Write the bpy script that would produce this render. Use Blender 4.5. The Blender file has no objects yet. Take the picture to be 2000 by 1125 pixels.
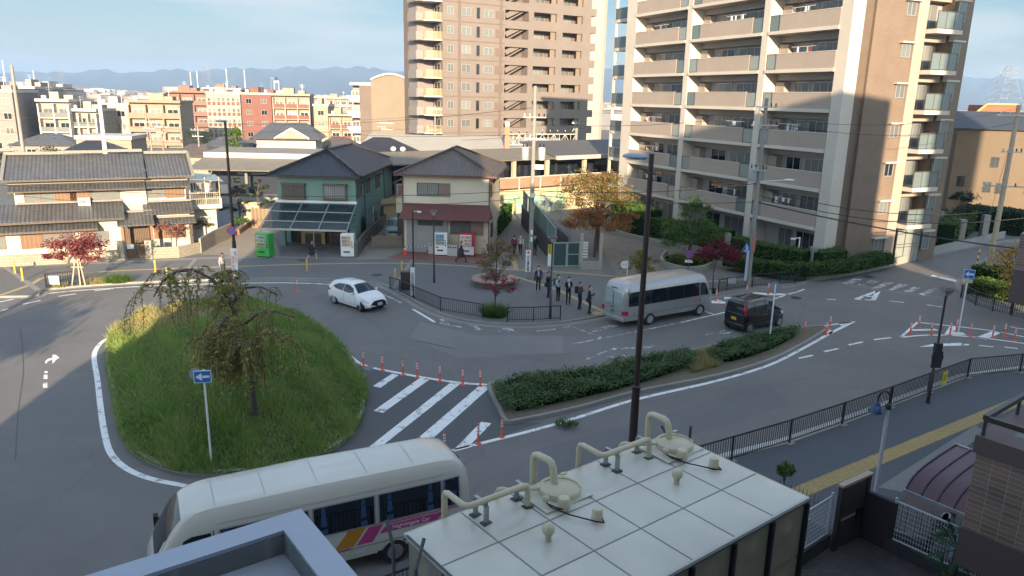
import bpy, bmesh, math, random
import numpy as np
from mathutils import Vector, Matrix
R = math.radians
SC = bpy.context.scene
# ---------------------------------------------------------------- camera
CAM_H = 12.3
FPX = 1450.0
_dn = Vector((878.0 - 1000.0, 6250.0 - 562.5, FPX)).normalized()
_up = -_dn
_f = Vector((0, 0, 1)); _yy = (_f - _up * _f.dot(_up)).normalized(); _xx = _yy.cross(_up)
RM = Matrix((_xx, _yy, _up))            # world = RM @ (right, down, forward)
cd = bpy.data.cameras.new("camera"); cam = bpy.data.objects.new("camera", cd); SC.collection.objects.link(cam)
_r = RM @ Vector((1, 0, 0)); _u = RM @ Vector((0, -1, 0)); _b = RM @ Vector((0, 0, -1))
cam.matrix_world = Matrix(((_r.x, _u.x, _b.x, 0), (_r.y, _u.y, _b.y, 0), (_r.z, _u.z, _b.z, CAM_H), (0, 0, 0, 1)))
cd.sensor_width = 36; cd.lens = FPX / 2000 * 36; cd.clip_start = 0.1; cd.clip_end = 30000
SC.camera = cam
# ---------------------------------------------------------------- light
SUN_EL, SUN_AZ = R(13.5), R(-84)        # azimuth of the direction towards the sun, from +X
sd = bpy.data.lights.new("sun", 'SUN'); sd.energy = 4.2; sd.angle = R(0.53); sd.color = (1.0, 0.80, 0.56)
sun = bpy.data.objects.new("sun", sd); SC.collection.objects.link(sun)
SDIR = Vector((math.cos(SUN_AZ) * math.cos(SUN_EL), math.sin(SUN_AZ) * math.cos(SUN_EL), math.sin(SUN_EL)))
sun.rotation_euler = SDIR.to_track_quat('Z', 'Y').to_euler()
SC.view_settings.view_transform = 'Standard'; SC.view_settings.look = 'None'
SC.view_settings.exposure = 1.80; SC.view_settings.gamma = 1.0
w = bpy.data.worlds.new("World"); SC.world = w; w.use_nodes = True
nt = w.node_tree; N = nt.nodes; L = nt.links; N.clear()
def nd(t, **k):
    n = N.new(t)
    for a, v in k.items(): setattr(n, a, v)
    return n
sky = nd('ShaderNodeTexSky', sky_type='NISHITA', sun_disc=False, sun_elevation=SUN_EL, sun_rotation=math.atan2(SDIR.x, SDIR.y), altitude=60, air_density=1.0, dust_density=1.2, ozone_density=1.6)
tc = nd('ShaderNodeTexCoord'); sep = nd('ShaderNodeSeparateXYZ'); L.new(tc.outputs['Generated'], sep.inputs[0])
mp = nd('ShaderNodeMapping'); mp.inputs['Scale'].default_value = (1.6, 1.6, 9.0); L.new(tc.outputs['Generated'], mp.inputs[0])
no = nd('ShaderNodeTexNoise'); no.inputs['Scale'].default_value = 2.3; no.inputs['Detail'].default_value = 7; no.inputs['Roughness'].default_value = .58; L.new(mp.outputs[0], no.inputs['Vector'])
rp = nd('ShaderNodeValToRGB'); rp.color_ramp.elements[0].position = .46; rp.color_ramp.elements[1].position = .72; L.new(no.outputs['Fac'], rp.inputs[0])
# low bank of pale cloud near the horizon
mr = nd('ShaderNodeMapRange'); mr.inputs[1].default_value = 0.0; mr.inputs[2].default_value = .10; mr.inputs[3].default_value = .5; mr.inputs[4].default_value = 0.0; L.new(sep.outputs['Z'], mr.inputs[0])
ad = nd('ShaderNodeMath', operation='MULTIPLY_ADD'); ad.inputs[1].default_value = .85; L.new(rp.outputs[0], ad.inputs[0]); L.new(mr.outputs[0], ad.inputs[2]); ad.use_clamp = True
mx = nd('ShaderNodeMix', data_type='RGBA'); L.new(ad.outputs[0], mx.inputs['Factor']); L.new(sky.outputs[0], mx.inputs['A']); mx.inputs['B'].default_value = (8.4, 7.5, 7.0, 1)
# the sky is dimmer low down away from the sun and brighter overhead and towards it
va = nd('ShaderNodeMath', operation='MULTIPLY_ADD'); va.inputs[1].default_value = -.35; L.new(sep.outputs['Y'], va.inputs[0]); L.new(sep.outputs['Z'], va.inputs[2])
vr = nd('ShaderNodeMapRange', interpolation_type='SMOOTHSTEP'); vr.inputs[1].default_value = -.25; vr.inputs[2].default_value = .45; vr.inputs[3].default_value = .45; vr.inputs[4].default_value = 1.3; L.new(va.outputs[0], vr.inputs[0])
vm = nd('ShaderNodeVectorMath', operation='SCALE'); L.new(mx.outputs['Result'], vm.inputs[0]); L.new(vr.outputs[0], vm.inputs['Scale'])
vt = nd('ShaderNodeVectorMath', operation='MULTIPLY'); vt.inputs[1].default_value = (.84, .985, 1.07); L.new(vm.outputs[0], vt.inputs[0])
bg = nd('ShaderNodeBackground'); bg.inputs[1].default_value = .073; L.new(vt.outputs[0], bg.inputs[0])
ow = nd('ShaderNodeOutputWorld'); L.new(bg.outputs[0], ow.inputs[0])
SC.cycles.use_adaptive_sampling = True; SC.cycles.adaptive_threshold = .02
SC.cycles.max_bounces = 6; SC.cycles.diffuse_bounces = 3; SC.cycles.glossy_bounces = 3; SC.cycles.transparent_max_bounces = 8
SC.cycles.use_denoising = True
# ---------------------------------------------------------------- pixel <-> world (2000 x 1125 photograph pixels)
def ray(px, py): return RM @ Vector((px - 1000, py - 562.5, FPX))
def G(px, py, z=0.0):
    r = ray(px, py); t = (z - CAM_H) / r.z
    return Vector((r.x * t, r.y * t, z))
def D(px, py, Y):
    r = ray(px, py); t = Y / r.y
    return Vector((r.x * t, Y, CAM_H + r.z * t))
def ZT(bx, by, tx, ty, z0=0): return D(tx, ty, G(bx, by, z0).y).z    # height of the top of an upright whose foot is seen at (bx,by)
def onplane(px, py, P, ang):          # point of the ray on the upright plane through P along direction ang (degrees)
    r = ray(px, py); d = Vector((math.cos(R(ang)), math.sin(R(ang))))
    n = Vector((-d.y, d.x)); t = (n.x * P[0] + n.y * P[1]) / (n.x * r.x + n.y * r.y)
    q = Vector((r.x * t, r.y * t, CAM_H + r.z * t)); s = (q.x - P[0]) * d.x + (q.y - P[1]) * d.y
    return s, q.z
# ---------------------------------------------------------------- mesh builder
class MB:
    def __init__(s): s.v = []; s.f = []; s.m = []
    def add(s, vs, fs, m=0):
        o = len(s.v); s.v += [tuple(p) for p in vs]; s.f += [tuple(i + o for i in f) for f in fs]; s.m += [m] * len(fs); return s
    def box(s, x0, y0, z0, x1, y1, z1, m=0):
        v = [(x, y, z) for z in (z0, z1) for y in (y0, y1) for x in (x0, x1)]
        return s.add(v, [(0, 2, 3, 1), (4, 5, 7, 6), (0, 1, 5, 4), (2, 6, 7, 3), (0, 4, 6, 2), (1, 3, 7, 5)], m)
    def cbox(s, c, sz, m=0, rz=0, M=None):
        x, y, z = [q / 2 for q in sz]
        v = [Vector((a, b, e)) for e in (-z, z) for b in (-y, y) for a in (-x, x)]
        if M is None: M = Matrix.Rotation(rz, 3, 'Z')
        v = [M @ p + Vector(c) for p in v]
        return s.add(v, [(0, 2, 3, 1), (4, 5, 7, 6), (0, 1, 5, 4), (2, 6, 7, 3), (0, 4, 6, 2), (1, 3, 7, 5)], m)
    def poly(s, pts, m=0): return s.add(pts, [tuple(range(len(pts)))], m)
    def prism(s, pts, z0, z1, m=0, mt=None):      # pts counter-clockwise from above
        n = len(pts); v = [(p[0], p[1], z0) for p in pts] + [(p[0], p[1], z1) for p in pts]
        s.add(v, [(i, (i + 1) % n, n + (i + 1) % n, n + i) for i in range(n)] + [tuple(range(n - 1, -1, -1))], m)
        return s.add(v[n:], [tuple(range(n))], m if mt is None else mt)
    def beam(s, a, b, wd, ht, m=0):               # rectangular bar between two points (ht is the up-ish size)
        a = Vector(a); b = Vector(b); d = (b - a); l = d.length; d /= l
        u = Vector((0, 0, 1)) if abs(d.z) < .95 else Vector((1, 0, 0))
        sx = d.cross(u).normalized(); up = sx.cross(d)
        M = Matrix((d, sx, up)).transposed()
        return s.cbox((a + b) / 2, (l, wd, ht), m, M=M)
    def tube(s, pts, r, n=8, m=0, cap=True):
        pts = [Vector(p) for p in pts]; k = len(pts); rs = r if isinstance(r, (list, tuple)) else [r] * k
        rings = []; pu = None
        for i in range(k):
            d = (pts[min(i + 1, k - 1)] - pts[max(i - 1, 0)]).normalized()
            if pu is None: pu = d.orthogonal().normalized()
            u = (pu - d * pu.dot(d)); u = u.normalized() if u.length > 1e-6 else d.orthogonal().normalized(); pu = u; q = d.cross(u)
            rings.append([pts[i] + (u * math.cos(2 * math.pi * j / n) + q * math.sin(2 * math.pi * j / n)) * rs[i] for j in range(n)])
        v = [p for rg in rings for p in rg]
        f = [(i * n + j, i * n + (j + 1) % n, (i + 1) * n + (j + 1) % n, (i + 1) * n + j) for i in range(k - 1) for j in range(n)]
        if cap: f += [tuple(range(n - 1, -1, -1)), tuple((k - 1) * n + j for j in range(n))]
        return s.add(v, f, m)
    def lathe(s, prof, c=(0, 0, 0), n=16, m=0, axis='Z'):
        k = len(prof); v = []
        for r, z in prof:
            for j in range(n):
                a = 2 * math.pi * j / n; p = (r * math.cos(a), r * math.sin(a), z)
                if axis == 'Y': p = (p[0], p[2], p[1])
                if axis == 'X': p = (p[2], p[0], p[1])
                v.append((p[0] + c[0], p[1] + c[1], p[2] + c[2]))
        f = [(i * n + j, i * n + (j + 1) % n, (i + 1) * n + (j + 1) % n, (i + 1) * n + j) for i in range(k - 1) for j in range(n)]
        if axis == 'Y': f = [q[::-1] for q in f]
        if prof[0][0] > 1e-4: f.append(tuple(range(n - 1, -1, -1)))
        if prof[-1][0] > 1e-4: f.append(tuple((k - 1) * n + j for j in range(n)))
        return s.add(v, f, m)
    def ball(s, c, r, m=0, n=12, k=8):
        if not isinstance(r, (tuple, list)): r = (r, r, r)
        pr = [(math.sin(math.pi * i / k), -math.cos(math.pi * i / k)) for i in range(k + 1)]
        o = MB(); o.lathe(pr, n=n)
        return s.add([(p[0] * r[0] + c[0], p[1] * r[1] + c[1], p[2] * r[2] + c[2]) for p in o.v], o.f, m)
    def xf(s, M):
        s.v = [tuple(M @ Vector(p)) for p in s.v]; return s
    def join(s, o, M=None, dm=0):
        v = o.v if M is None else [tuple(M @ Vector(p)) for p in o.v]
        b = len(s.v); s.v += v; s.f += [tuple(i + b for i in f) for f in o.f]; s.m += [q + dm for q in o.m]; return s
def uvmap(me):
    n = len(me.loops)
    if not n: return
    uv = me.uv_layers.new(name="UVMap")
    co = np.empty(len(me.vertices) * 3); me.vertices.foreach_get('co', co); co = co.reshape(-1, 3)
    li = np.empty(n, np.int32); me.loops.foreach_get('vertex_index', li)
    pn = np.empty(len(me.polygons) * 3); me.polygons.foreach_get('normal', pn); pn = pn.reshape(-1, 3)
    lt = np.empty(len(me.polygons), np.int32); me.polygons.foreach_get('loop_total', lt)
    ln = np.repeat(pn, lt, axis=0)
    u = np.stack([-ln[:, 1], ln[:, 0], np.zeros(n)], 1); un = np.linalg.norm(u, axis=1)
    flat = un < .05; u[flat] = (1, 0, 0); un[flat] = 1; u /= un[:, None]
    v = np.cross(ln, u); p = co[li]
    uv.data.foreach_set('uv', np.stack([(p * u).sum(1), (p * v).sum(1)], 1).ravel())
def tomesh(name, mb, mats, smooth=None):
    me = bpy.data.meshes.new(name); me.from_pydata(mb.v, [], mb.f)
    for q in (mats if isinstance(mats, (list, tuple)) else [mats]): me.materials.append(q)
    if any(mb.m): me.polygons.foreach_set('material_index', mb.m)
    me.update(); uvmap(me)
    if smooth is not None:
        me.shade_smooth(); me.set_sharp_from_angle(angle=R(smooth))
    return me
def link(name, me, parent=None, loc=None, rz=None):
    o = bpy.data.objects.new(name, me); SC.collection.objects.link(o)
    if parent is not None: o.parent = parent
    if loc is not None: o.location = loc
    if rz is not None: o.rotation_euler = (0, 0, rz)
    return o
def obj(name, mb, mats, parent=None, smooth=None, bevel=0, loc=None, rz=None):
    o = link(name, tomesh(name, mb, mats, smooth), parent, loc, rz)
    if bevel:
        b = o.modifiers.new("Bevel", 'BEVEL'); b.width = bevel; b.segments = 2; b.limit_method = 'ANGLE'; b.angle_limit = R(40)
    return o
def tag(o, label, cat, group=None):
    o['label'] = label; o['category'] = cat
    if group: o['group'] = group
    return o
def thing(name, label, cat, loc=(0, 0, 0), rz=0, group=None):
    o = bpy.data.objects.new(name, None); SC.collection.objects.link(o); o.empty_display_size = .3
    o.location = loc; o.rotation_euler = (0, 0, rz)
    return tag(o, label, cat, group)
def struct(name, mb, mats, smooth=None):
    o = obj(name, mb, mats, None, smooth); o['kind'] = 'structure'; return o
def dup(o, loc=None, rz=None, label=None, parent=None, top=True):
    c = o.copy(); SC.collection.objects.link(c)
    if parent is not None: c.parent = parent
    if loc is not None: c.location = loc
    if rz is not None: c.rotation_euler = (0, 0, rz)
    if label: c['label'] = label
    for ch in KIDS.get(o.name) or [q for q in SC.objects if q.parent == o]: dup(ch, parent=c)
    return c
KIDS = {}
def cache_kids(o):
    KIDS[o.name] = [q for q in o.children]
    for q in KIDS[o.name]: cache_kids(q)
_MC = {}
def cached(key, name, fn, mats, parent, loc, rz=None, smooth=None):   # one mesh shared by many identical parts
    if key not in _MC: _MC[key] = tomesh(name, fn(), mats, smooth)
    return link(name, _MC[key], parent, loc, rz)
_T = {}
def text(name, s, size, m, parent, loc, rot, align='CENTER', ext=.004, vert=False):
    if vert: s = "\n".join(s)
    cu = bpy.data.curves.new(name, 'FONT'); cu.body = s; cu.size = size; cu.align_x = align; cu.align_y = 'CENTER'; cu.extrude = ext; cu.resolution_u = 2
    if vert: cu.space_line = .82
    t = bpy.data.objects.new(name, cu); SC.collection.objects.link(t)
    bpy.context.view_layer.update()
    me = bpy.data.meshes.new_from_object(t.evaluated_get(bpy.context.evaluated_depsgraph_get()))
    bpy.data.objects.remove(t); bpy.data.curves.remove(cu)
    me.materials.clear(); me.materials.append(m)
    o = link(name, me, parent, loc); o.rotation_euler = rot
    return o
# ---------------------------------------------------------------- materials
def newmat(name):
    m = bpy.data.materials.new(name); m.use_nodes = True; t = m.node_tree
    b = t.nodes['Principled BSDF']; return m, t, b
def _n(t, ty, **k):
    n = t.nodes.new(ty)
    for a, v in k.items():
        if a.startswith('i_'): n.inputs[a[2:].replace('_', ' ')].default_value = v
        else: setattr(n, a, v)
    return n
def c4(c, k=1): return (min(c[0] * k, 1), min(c[1] * k, 1), min(c[2] * k, 1), 1)
def mat(name, col, rough=.6, metal=0, ns=3.0, na=.08, bump=0, bs=None, spec=.5, coat=0, grime=.12, alpha=1):
    m, t, b = newmat(name)
    b.inputs['Roughness'].default_value = rough; b.inputs['Metallic'].default_value = metal; b.inputs['Specular IOR Level'].default_value = spec
    b.inputs['Coat Weight'].default_value = coat; b.inputs['Coat Roughness'].default_value = .05; b.inputs['Alpha'].default_value = alpha
    g = _n(t, 'ShaderNodeNewGeometry')
    n1 = _n(t, 'ShaderNodeTexNoise', i_Scale=ns, i_Detail=5.0, i_Roughness=.6); t.links.new(g.outputs['Position'], n1.inputs['Vector'])
    n2 = _n(t, 'ShaderNodeTexNoise', i_Scale=.45, i_Detail=4.0); t.links.new(g.outputs['Position'], n2.inputs['Vector'])
    mx = _n(t, 'ShaderNodeMix', data_type='RGBA'); mx.inputs['A'].default_value = c4(col, 1 - na); mx.inputs['B'].default_value = c4(col, 1 + na)
    t.links.new(n1.outputs['Fac'], mx.inputs['Factor'])
    m2 = _n(t, 'ShaderNodeMix', data_type='RGBA', blend_type='MULTIPLY'); m2.inputs['B'].default_value = c4((1 - grime * 2, 1 - grime * 2.05, 1 - grime * 2.1))
    t.links.new(n2.outputs['Fac'], m2.inputs['Factor']); t.links.new(mx.outputs['Result'], m2.inputs['A'])
    t.links.new(m2.outputs['Result'], b.inputs['Base Color'])
    if bump:
        n3 = _n(t, 'ShaderNodeTexNoise', i_Scale=bs or ns * 6, i_Detail=4.0); t.links.new(g.outputs['Position'], n3.inputs['Vector'])
        bp = _n(t, 'ShaderNodeBump', i_Strength=bump, i_Distance=.02); t.links.new(n3.outputs['Fac'], bp.inputs['Height']); t.links.new(bp.outputs[0], b.inputs['Normal'])
    return m
def brickmat(name, c1, c2, cm, bw, bh, mortar=.006, off=.5, rough=.6, bump=.3, bias=0, spec=.4):
    m, t, b = newmat(name); b.inputs['Roughness'].default_value = rough; b.inputs['Specular IOR Level'].default_value = spec
    u = _n(t, 'ShaderNodeUVMap')
    k = _n(t, 'ShaderNodeTexBrick', offset=off, i_Scale=1.0, i_Mortar_Size=mortar, i_Brick_Width=bw, i_Row_Height=bh, i_Bias=bias)
    k.inputs['Color1'].default_value = c4(c1); k.inputs['Color2'].default_value = c4(c2); k.inputs['Mortar'].default_value = c4(cm)
    t.links.new(u.outputs[0], k.inputs['Vector'])
    g = _n(t, 'ShaderNodeNewGeometry'); n2 = _n(t, 'ShaderNodeTexNoise', i_Scale=.9, i_Detail=5.0); t.links.new(g.outputs['Position'], n2.inputs['Vector'])
    m2 = _n(t, 'ShaderNodeMix', data_type='RGBA', blend_type='MULTIPLY'); m2.inputs['B'].default_value = (.72, .71, .68, 1)
    t.links.new(n2.outputs['Fac'], m2.inputs['Factor']); t.links.new(k.outputs['Color'], m2.inputs['A']); t.links.new(m2.outputs['Result'], b.inputs['Base Color'])
    if bump:
        bp = _n(t, 'ShaderNodeBump', i_Strength=bump, i_Distance=.01, invert=True); t.links.new(k.outputs['Fac'], bp.inputs['Height']); t.links.new(bp.outputs[0], b.inputs['Normal'])
    return m
def rooftile(name, c1, c2, pu=.27, pv=.24, rough=.45, amp=1.0):
    m, t, b = newmat(name); b.inputs['Roughness'].default_value = rough
    u = _n(t, 'ShaderNodeUVMap'); s = _n(t, 'ShaderNodeSeparateXYZ'); t.links.new(u.outputs[0], s.inputs[0])
    def mth(op, a, bv=None):
        q = _n(t, 'ShaderNodeMath', operation=op)
        for i, x in enumerate((a, bv)):
            if x is None: continue
            if isinstance(x, (int, float)): q.inputs[i].default_value = x
            else: t.links.new(x, q.inputs[i])
        return q.outputs[0]
    col = mth('ABSOLUTE', mth('SINE', mth('MULTIPLY', s.outputs[0], math.pi / pu)))
    row = mth('FRACT', mth('DIVIDE', s.outputs[1], pv)); row = mth('SUBTRACT', 1.0, row)
    h = mth('ADD', mth('MULTIPLY', col, .6), mth('MULTIPLY', row, .7))
    bp = _n(t, 'ShaderNodeBump', i_Strength=.9 * amp, i_Distance=.06); t.links.new(h, bp.inputs['Height']); t.links.new(bp.outputs[0], b.inputs['Normal'])
    k = _n(t, 'ShaderNodeTexBrick', offset=0.0, i_Scale=1.0, i_Mortar_Size=.0, i_Brick_Width=pu, i_Row_Height=pv)
    k.inputs['Color1'].default_value = c4(c1); k.inputs['Color2'].default_value = c4(c2); t.links.new(u.outputs[0], k.inputs['Vector'])
    e = mth('GREATER_THAN', row, .12); e2 = mth('MULTIPLY', e, mth('ADD', .62, mth('MULTIPLY', mth('POWER', col, .5), .38)))
    m2 = _n(t, 'ShaderNodeMix', data_type='RGBA', blend_type='MULTIPLY'); m2.inputs['Factor'].default_value = .75
    t.links.new(k.outputs['Color'], m2.inputs['A']); t.links.new(e2, m2.inputs['B'])
    g = _n(t, 'ShaderNodeNewGeometry'); n2 = _n(t, 'ShaderNodeTexNoise', i_Scale=.7, i_Detail=5.0); t.links.new(g.outputs['Position'], n2.inputs['Vector'])
    m3 = _n(t, 'ShaderNodeMix', data_type='RGBA', blend_type='MULTIPLY'); m3.inputs['B'].default_value = (.6, .6, .58, 1)
    t.links.new(n2.outputs['Fac'], m3.inputs['Factor']); t.links.new(m2.outputs['Result'], m3.inputs['A']); t.links.new(m3.outputs['Result'], b.inputs['Base Color'])
    return m
def stripes(name, c1, c2, period, duty=.5, axis=0, rough=.6, metal=0, bump=.5, spec=.5):     # grooves, corrugation, slats, curtains
    m, t, b = newmat(name); b.inputs['Roughness'].default_value = rough; b.inputs['Metallic'].default_value = metal; b.inputs['Specular IOR Level'].default_value = spec
    u = _n(t, 'ShaderNodeUVMap'); s = _n(t, 'ShaderNodeSeparateXYZ'); t.links.new(u.outputs[0], s.inputs[0])
    d = _n(t, 'ShaderNodeMath', operation='DIVIDE'); d.inputs[1].default_value = period; t.links.new(s.outputs[axis], d.inputs[0])
    f = _n(t, 'ShaderNodeMath', operation='PINGPONG'); f.inputs[1].default_value = .5; t.links.new(d.outputs[0], f.inputs[0])
    r = _n(t, 'ShaderNodeMapRange', interpolation_type='SMOOTHSTEP'); r.inputs[1].default_value = duty * .5 - .1; r.inputs[2].default_value = duty * .5 + .1; t.links.new(f.outputs[0], r.inputs[0])
    mx = _n(t, 'ShaderNodeMix', data_type='RGBA'); mx.inputs['A'].default_value = c4(c2); mx.inputs['B'].default_value = c4(c1); t.links.new(r.outputs[0], mx.inputs['Factor'])
    g = _n(t, 'ShaderNodeNewGeometry'); n2 = _n(t, 'ShaderNodeTexNoise', i_Scale=.8, i_Detail=5.0); t.links.new(g.outputs['Position'], n2.inputs['Vector'])
    m2 = _n(t, 'ShaderNodeMix', data_type='RGBA', blend_type='MULTIPLY'); m2.inputs['B'].default_value = (.7, .69, .67, 1)
    t.links.new(n2.outputs['Fac'], m2.inputs['Factor']); t.links.new(mx.outputs['Result'], m2.inputs['A']); t.links.new(m2.outputs['Result'], b.inputs['Base Color'])
    if bump:
        bp = _n(t, 'ShaderNodeBump', i_Strength=bump, i_Distance=.02); t.links.new(r.outputs[0], bp.inputs['Height']); t.links.new(bp.outputs[0], b.inputs['Normal'])
    return m
def leafmat(name, cols, pos=None, trans=.25, rough=.55, pscale=1.2, dry=None):
    m, t, b = newmat(name); b.inputs['Roughness'].default_value = rough; b.inputs['Specular IOR Level'].default_value = .25
    g = _n(t, 'ShaderNodeNewGeometry'); n = _n(t, 'ShaderNodeTexNoise', i_Scale=pscale, i_Detail=3.0); t.links.new(g.outputs['Position'], n.inputs['Vector'])
    a = _n(t, 'ShaderNodeMath', operation='MULTIPLY_ADD'); a.inputs[1].default_value = .55; t.links.new(g.outputs['Random Per Island'], a.inputs[0])
    s = _n(t, 'ShaderNodeMath', operation='MULTIPLY_ADD'); s.inputs[1].default_value = 1.1; s.inputs[2].default_value = -.32; t.links.new(n.outputs['Fac'], s.inputs[0]); t.links.new(s.outputs[0], a.inputs[2])
    rp = _n(t, 'ShaderNodeValToRGB'); e = rp.color_ramp.elements
    for i, c in enumerate(cols):
        q = e[i] if i < 2 else e.new(1)
        q.position = i / (len(cols) - 1); q.color = c4(c)
    t.links.new(a.outputs[0], rp.inputs[0]); out = rp.outputs[0]
    if dry:                                          # a drier patch of growth with a place of its own: (centre, radius, colour)
        c, rad, dc = dry
        vm = _n(t, 'ShaderNodeVectorMath', operation='DISTANCE'); vm.inputs[1].default_value = c; t.links.new(g.outputs['Position'], vm.inputs[0])
        dn = _n(t, 'ShaderNodeMath', operation='MULTIPLY_ADD'); dn.inputs[1].default_value = rad * 1.2; t.links.new(n.outputs['Fac'], dn.inputs[0]); t.links.new(vm.outputs['Value'], dn.inputs[2])
        mr = _n(t, 'ShaderNodeMapRange', interpolation_type='SMOOTHSTEP'); mr.inputs[1].default_value = rad * .7; mr.inputs[2].default_value = rad * 1.8; mr.inputs[3].default_value = .9; mr.inputs[4].default_value = 0; t.links.new(dn.outputs[0], mr.inputs[0])
        mx = _n(t, 'ShaderNodeMix', data_type='RGBA'); mx.inputs['B'].default_value = c4(dc); t.links.new(mr.outputs[0], mx.inputs['Factor']); t.links.new(out, mx.inputs['A']); out = mx.outputs['Result']
    t.links.new(out, b.inputs['Base Color'])
    if trans:
        tr = _n(t, 'ShaderNodeBsdfTranslucent'); t.links.new(out, tr.inputs[0]); ms = _n(t, 'ShaderNodeMixShader'); ms.inputs[0].default_value = trans
        t.links.new(b.outputs[0], ms.inputs[1]); t.links.new(tr.outputs[0], ms.inputs[2]); t.links.new(ms.outputs[0], t.nodes['Material Output'].inputs[0])
    return m
def emit(name, col, st=1):
    m, t, b = newmat(name); b.inputs['Base Color'].default_value = c4(col); b.inputs['Emission Color'].default_value = c4(col); b.inputs['Emission Strength'].default_value = st; return m
def asphalt(name, col, wear=.42, fine=60, crack=True, rough=.75):
    m, t, b = newmat(name); b.inputs['Roughness'].default_value = rough; b.inputs['Specular IOR Level'].default_value = .35
    g = _n(t, 'ShaderNodeNewGeometry')
    def noise(sc, d=4, r=.6):
        n = _n(t, 'ShaderNodeTexNoise', i_Scale=sc, i_Detail=float(d), i_Roughness=r); t.links.new(g.outputs['Position'], n.inputs['Vector']); return n.outputs['Fac']
    mx = _n(t, 'ShaderNodeMix', data_type='RGBA'); mx.inputs['A'].default_value = c4(col, 1 - wear); mx.inputs['B'].default_value = c4(col, 1 + wear); t.links.new(noise(.16, 8, .7), mx.inputs['Factor'])
    r2 = _n(t, 'ShaderNodeMapRange'); r2.inputs[1].default_value = .3; r2.inputs[2].default_value = .7; r2.inputs[3].default_value = .62; r2.inputs[4].default_value = 1.35; t.links.new(noise(fine, 2, .8), r2.inputs[0])
    m2 = _n(t, 'ShaderNodeMix', data_type='RGBA', blend_type='MULTIPLY'); m2.inputs['Factor'].default_value = 1; t.links.new(mx.outputs['Result'], m2.inputs['A']); t.links.new(r2.outputs[0], m2.inputs['B']); out = m2.outputs['Result']
    if crack:
        v = _n(t, 'ShaderNodeTexVoronoi', feature='DISTANCE_TO_EDGE', i_Scale=.11); wv = _n(t, 'ShaderNodeVectorMath', operation='MULTIPLY_ADD')
        nn = _n(t, 'ShaderNodeTexNoise', i_Scale=.8, i_Detail=4.0); t.links.new(g.outputs['Position'], nn.inputs['Vector']); t.links.new(nn.outputs['Color'], wv.inputs[0]); wv.inputs[1].default_value = (1.6, 1.6, 0); t.links.new(g.outputs['Position'], wv.inputs[2]); t.links.new(wv.outputs[0], v.inputs['Vector'])
        lt = _n(t, 'ShaderNodeMapRange'); lt.inputs[1].default_value = .0; lt.inputs[2].default_value = .006; lt.inputs[3].default_value = .86; lt.inputs[4].default_value = 1; t.links.new(v.outputs['Distance'], lt.inputs[0])
        m3 = _n(t, 'ShaderNodeMix', data_type='RGBA', blend_type='MULTIPLY'); m3.inputs['Factor'].default_value = 1; t.links.new(out, m3.inputs['A']); t.links.new(lt.outputs[0], m3.inputs['B']); out = m3.outputs['Result']
    t.links.new(out, b.inputs['Base Color'])
    bp = _n(t, 'ShaderNodeBump', i_Strength=.35, i_Distance=.01); t.links.new(noise(fine * 1.3, 2), bp.inputs['Height']); t.links.new(bp.outputs[0], b.inputs['Normal'])
    return m
def paintmat(name, col, base, amt=.35):               # road paint worn through in spots
    m, t, b = newmat(name); b.inputs['Roughness'].default_value = .6
    g = _n(t, 'ShaderNodeNewGeometry'); n = _n(t, 'ShaderNodeTexNoise', i_Scale=2.6, i_Detail=9.0, i_Roughness=.75); t.links.new(g.outputs['Position'], n.inputs['Vector'])
    r = _n(t, 'ShaderNodeMapRange'); r.inputs[1].default_value = amt; r.inputs[2].default_value = amt + .1; t.links.new(n.outputs['Fac'], r.inputs[0])
    mx = _n(t, 'ShaderNodeMix', data_type='RGBA'); mx.inputs['A'].default_value = c4(base); mx.inputs['B'].default_value = c4(col); t.links.new(r.outputs[0], mx.inputs['Factor']); t.links.new(mx.outputs['Result'], b.inputs['Base Color'])
    return m
M_ = {}
def K(n, *a, **k):
    if n not in M_: M_[n] = mat(n, *a, **k)
    return M_[n]
ASPH = asphalt('road_asphalt', (.158, .15, .141)); PAVE = asphalt('pavement_asphalt', (.148, .143, .138), .18, 80, True)
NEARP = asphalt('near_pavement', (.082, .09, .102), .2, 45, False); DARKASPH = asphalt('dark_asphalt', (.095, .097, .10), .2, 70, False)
CONC = mat('concrete', (.29, .275, .25), .85, ns=4, na=.14, bump=.2, grime=.2); KERB = mat('kerb_concrete', (.30, .285, .255), .85, ns=6, na=.2, bump=.25, grime=.2)
PAINT = paintmat('road_paint', (.74, .74, .72), (.17, .165, .16), .365); WORN = paintmat('worn_road_paint', (.62, .62, .60), (.15, .15, .15), .47)
WHITE = mat('white_paint', (.78, .78, .76), .4, na=.03); BLACKM = mat('black_metal', (.018, .018, .021), .4, na=.1); BROWNM = mat('brown_metal', (.040, .026, .024), .42, na=.1)
STEEL = mat('galvanised_steel', (.42, .43, .44), .45, .7, ns=9, na=.12); RUBBER = mat('rubber', (.018, .018, .018), .8); CHROME = mat('chrome', (.6, .6, .62), .18, 1.0, na=.02)
DGLASS = mat('dark_glass', (.012, .016, .020), .06, spec=.7, na=.02, grime=.02); GREYGL = mat('curtained_glass', (.17, .18, .175), .25, na=.12, ns=2.5)
CURT = stripes('curtain_behind_glass', (.26, .265, .25), (.17, .175, .17), .16, .5, 0, .25, bump=0); DCURT = stripes('dim_curtain', (.17, .17, .16), (.11, .11, .105), .13, .5, 0, .15, bump=0)
ALU = mat('aluminium', (.46, .46, .45), .4, .5, na=.05); BRONZE = mat('bronze_sash', (.11, .085, .07), .45, .2)
SKIN = mat('skin', (.56, .36, .26), .55, na=.04); SHRUBW = mat('bark', (.11, .085, .065), .9, ns=8, na=.3, bump=.4)
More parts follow.
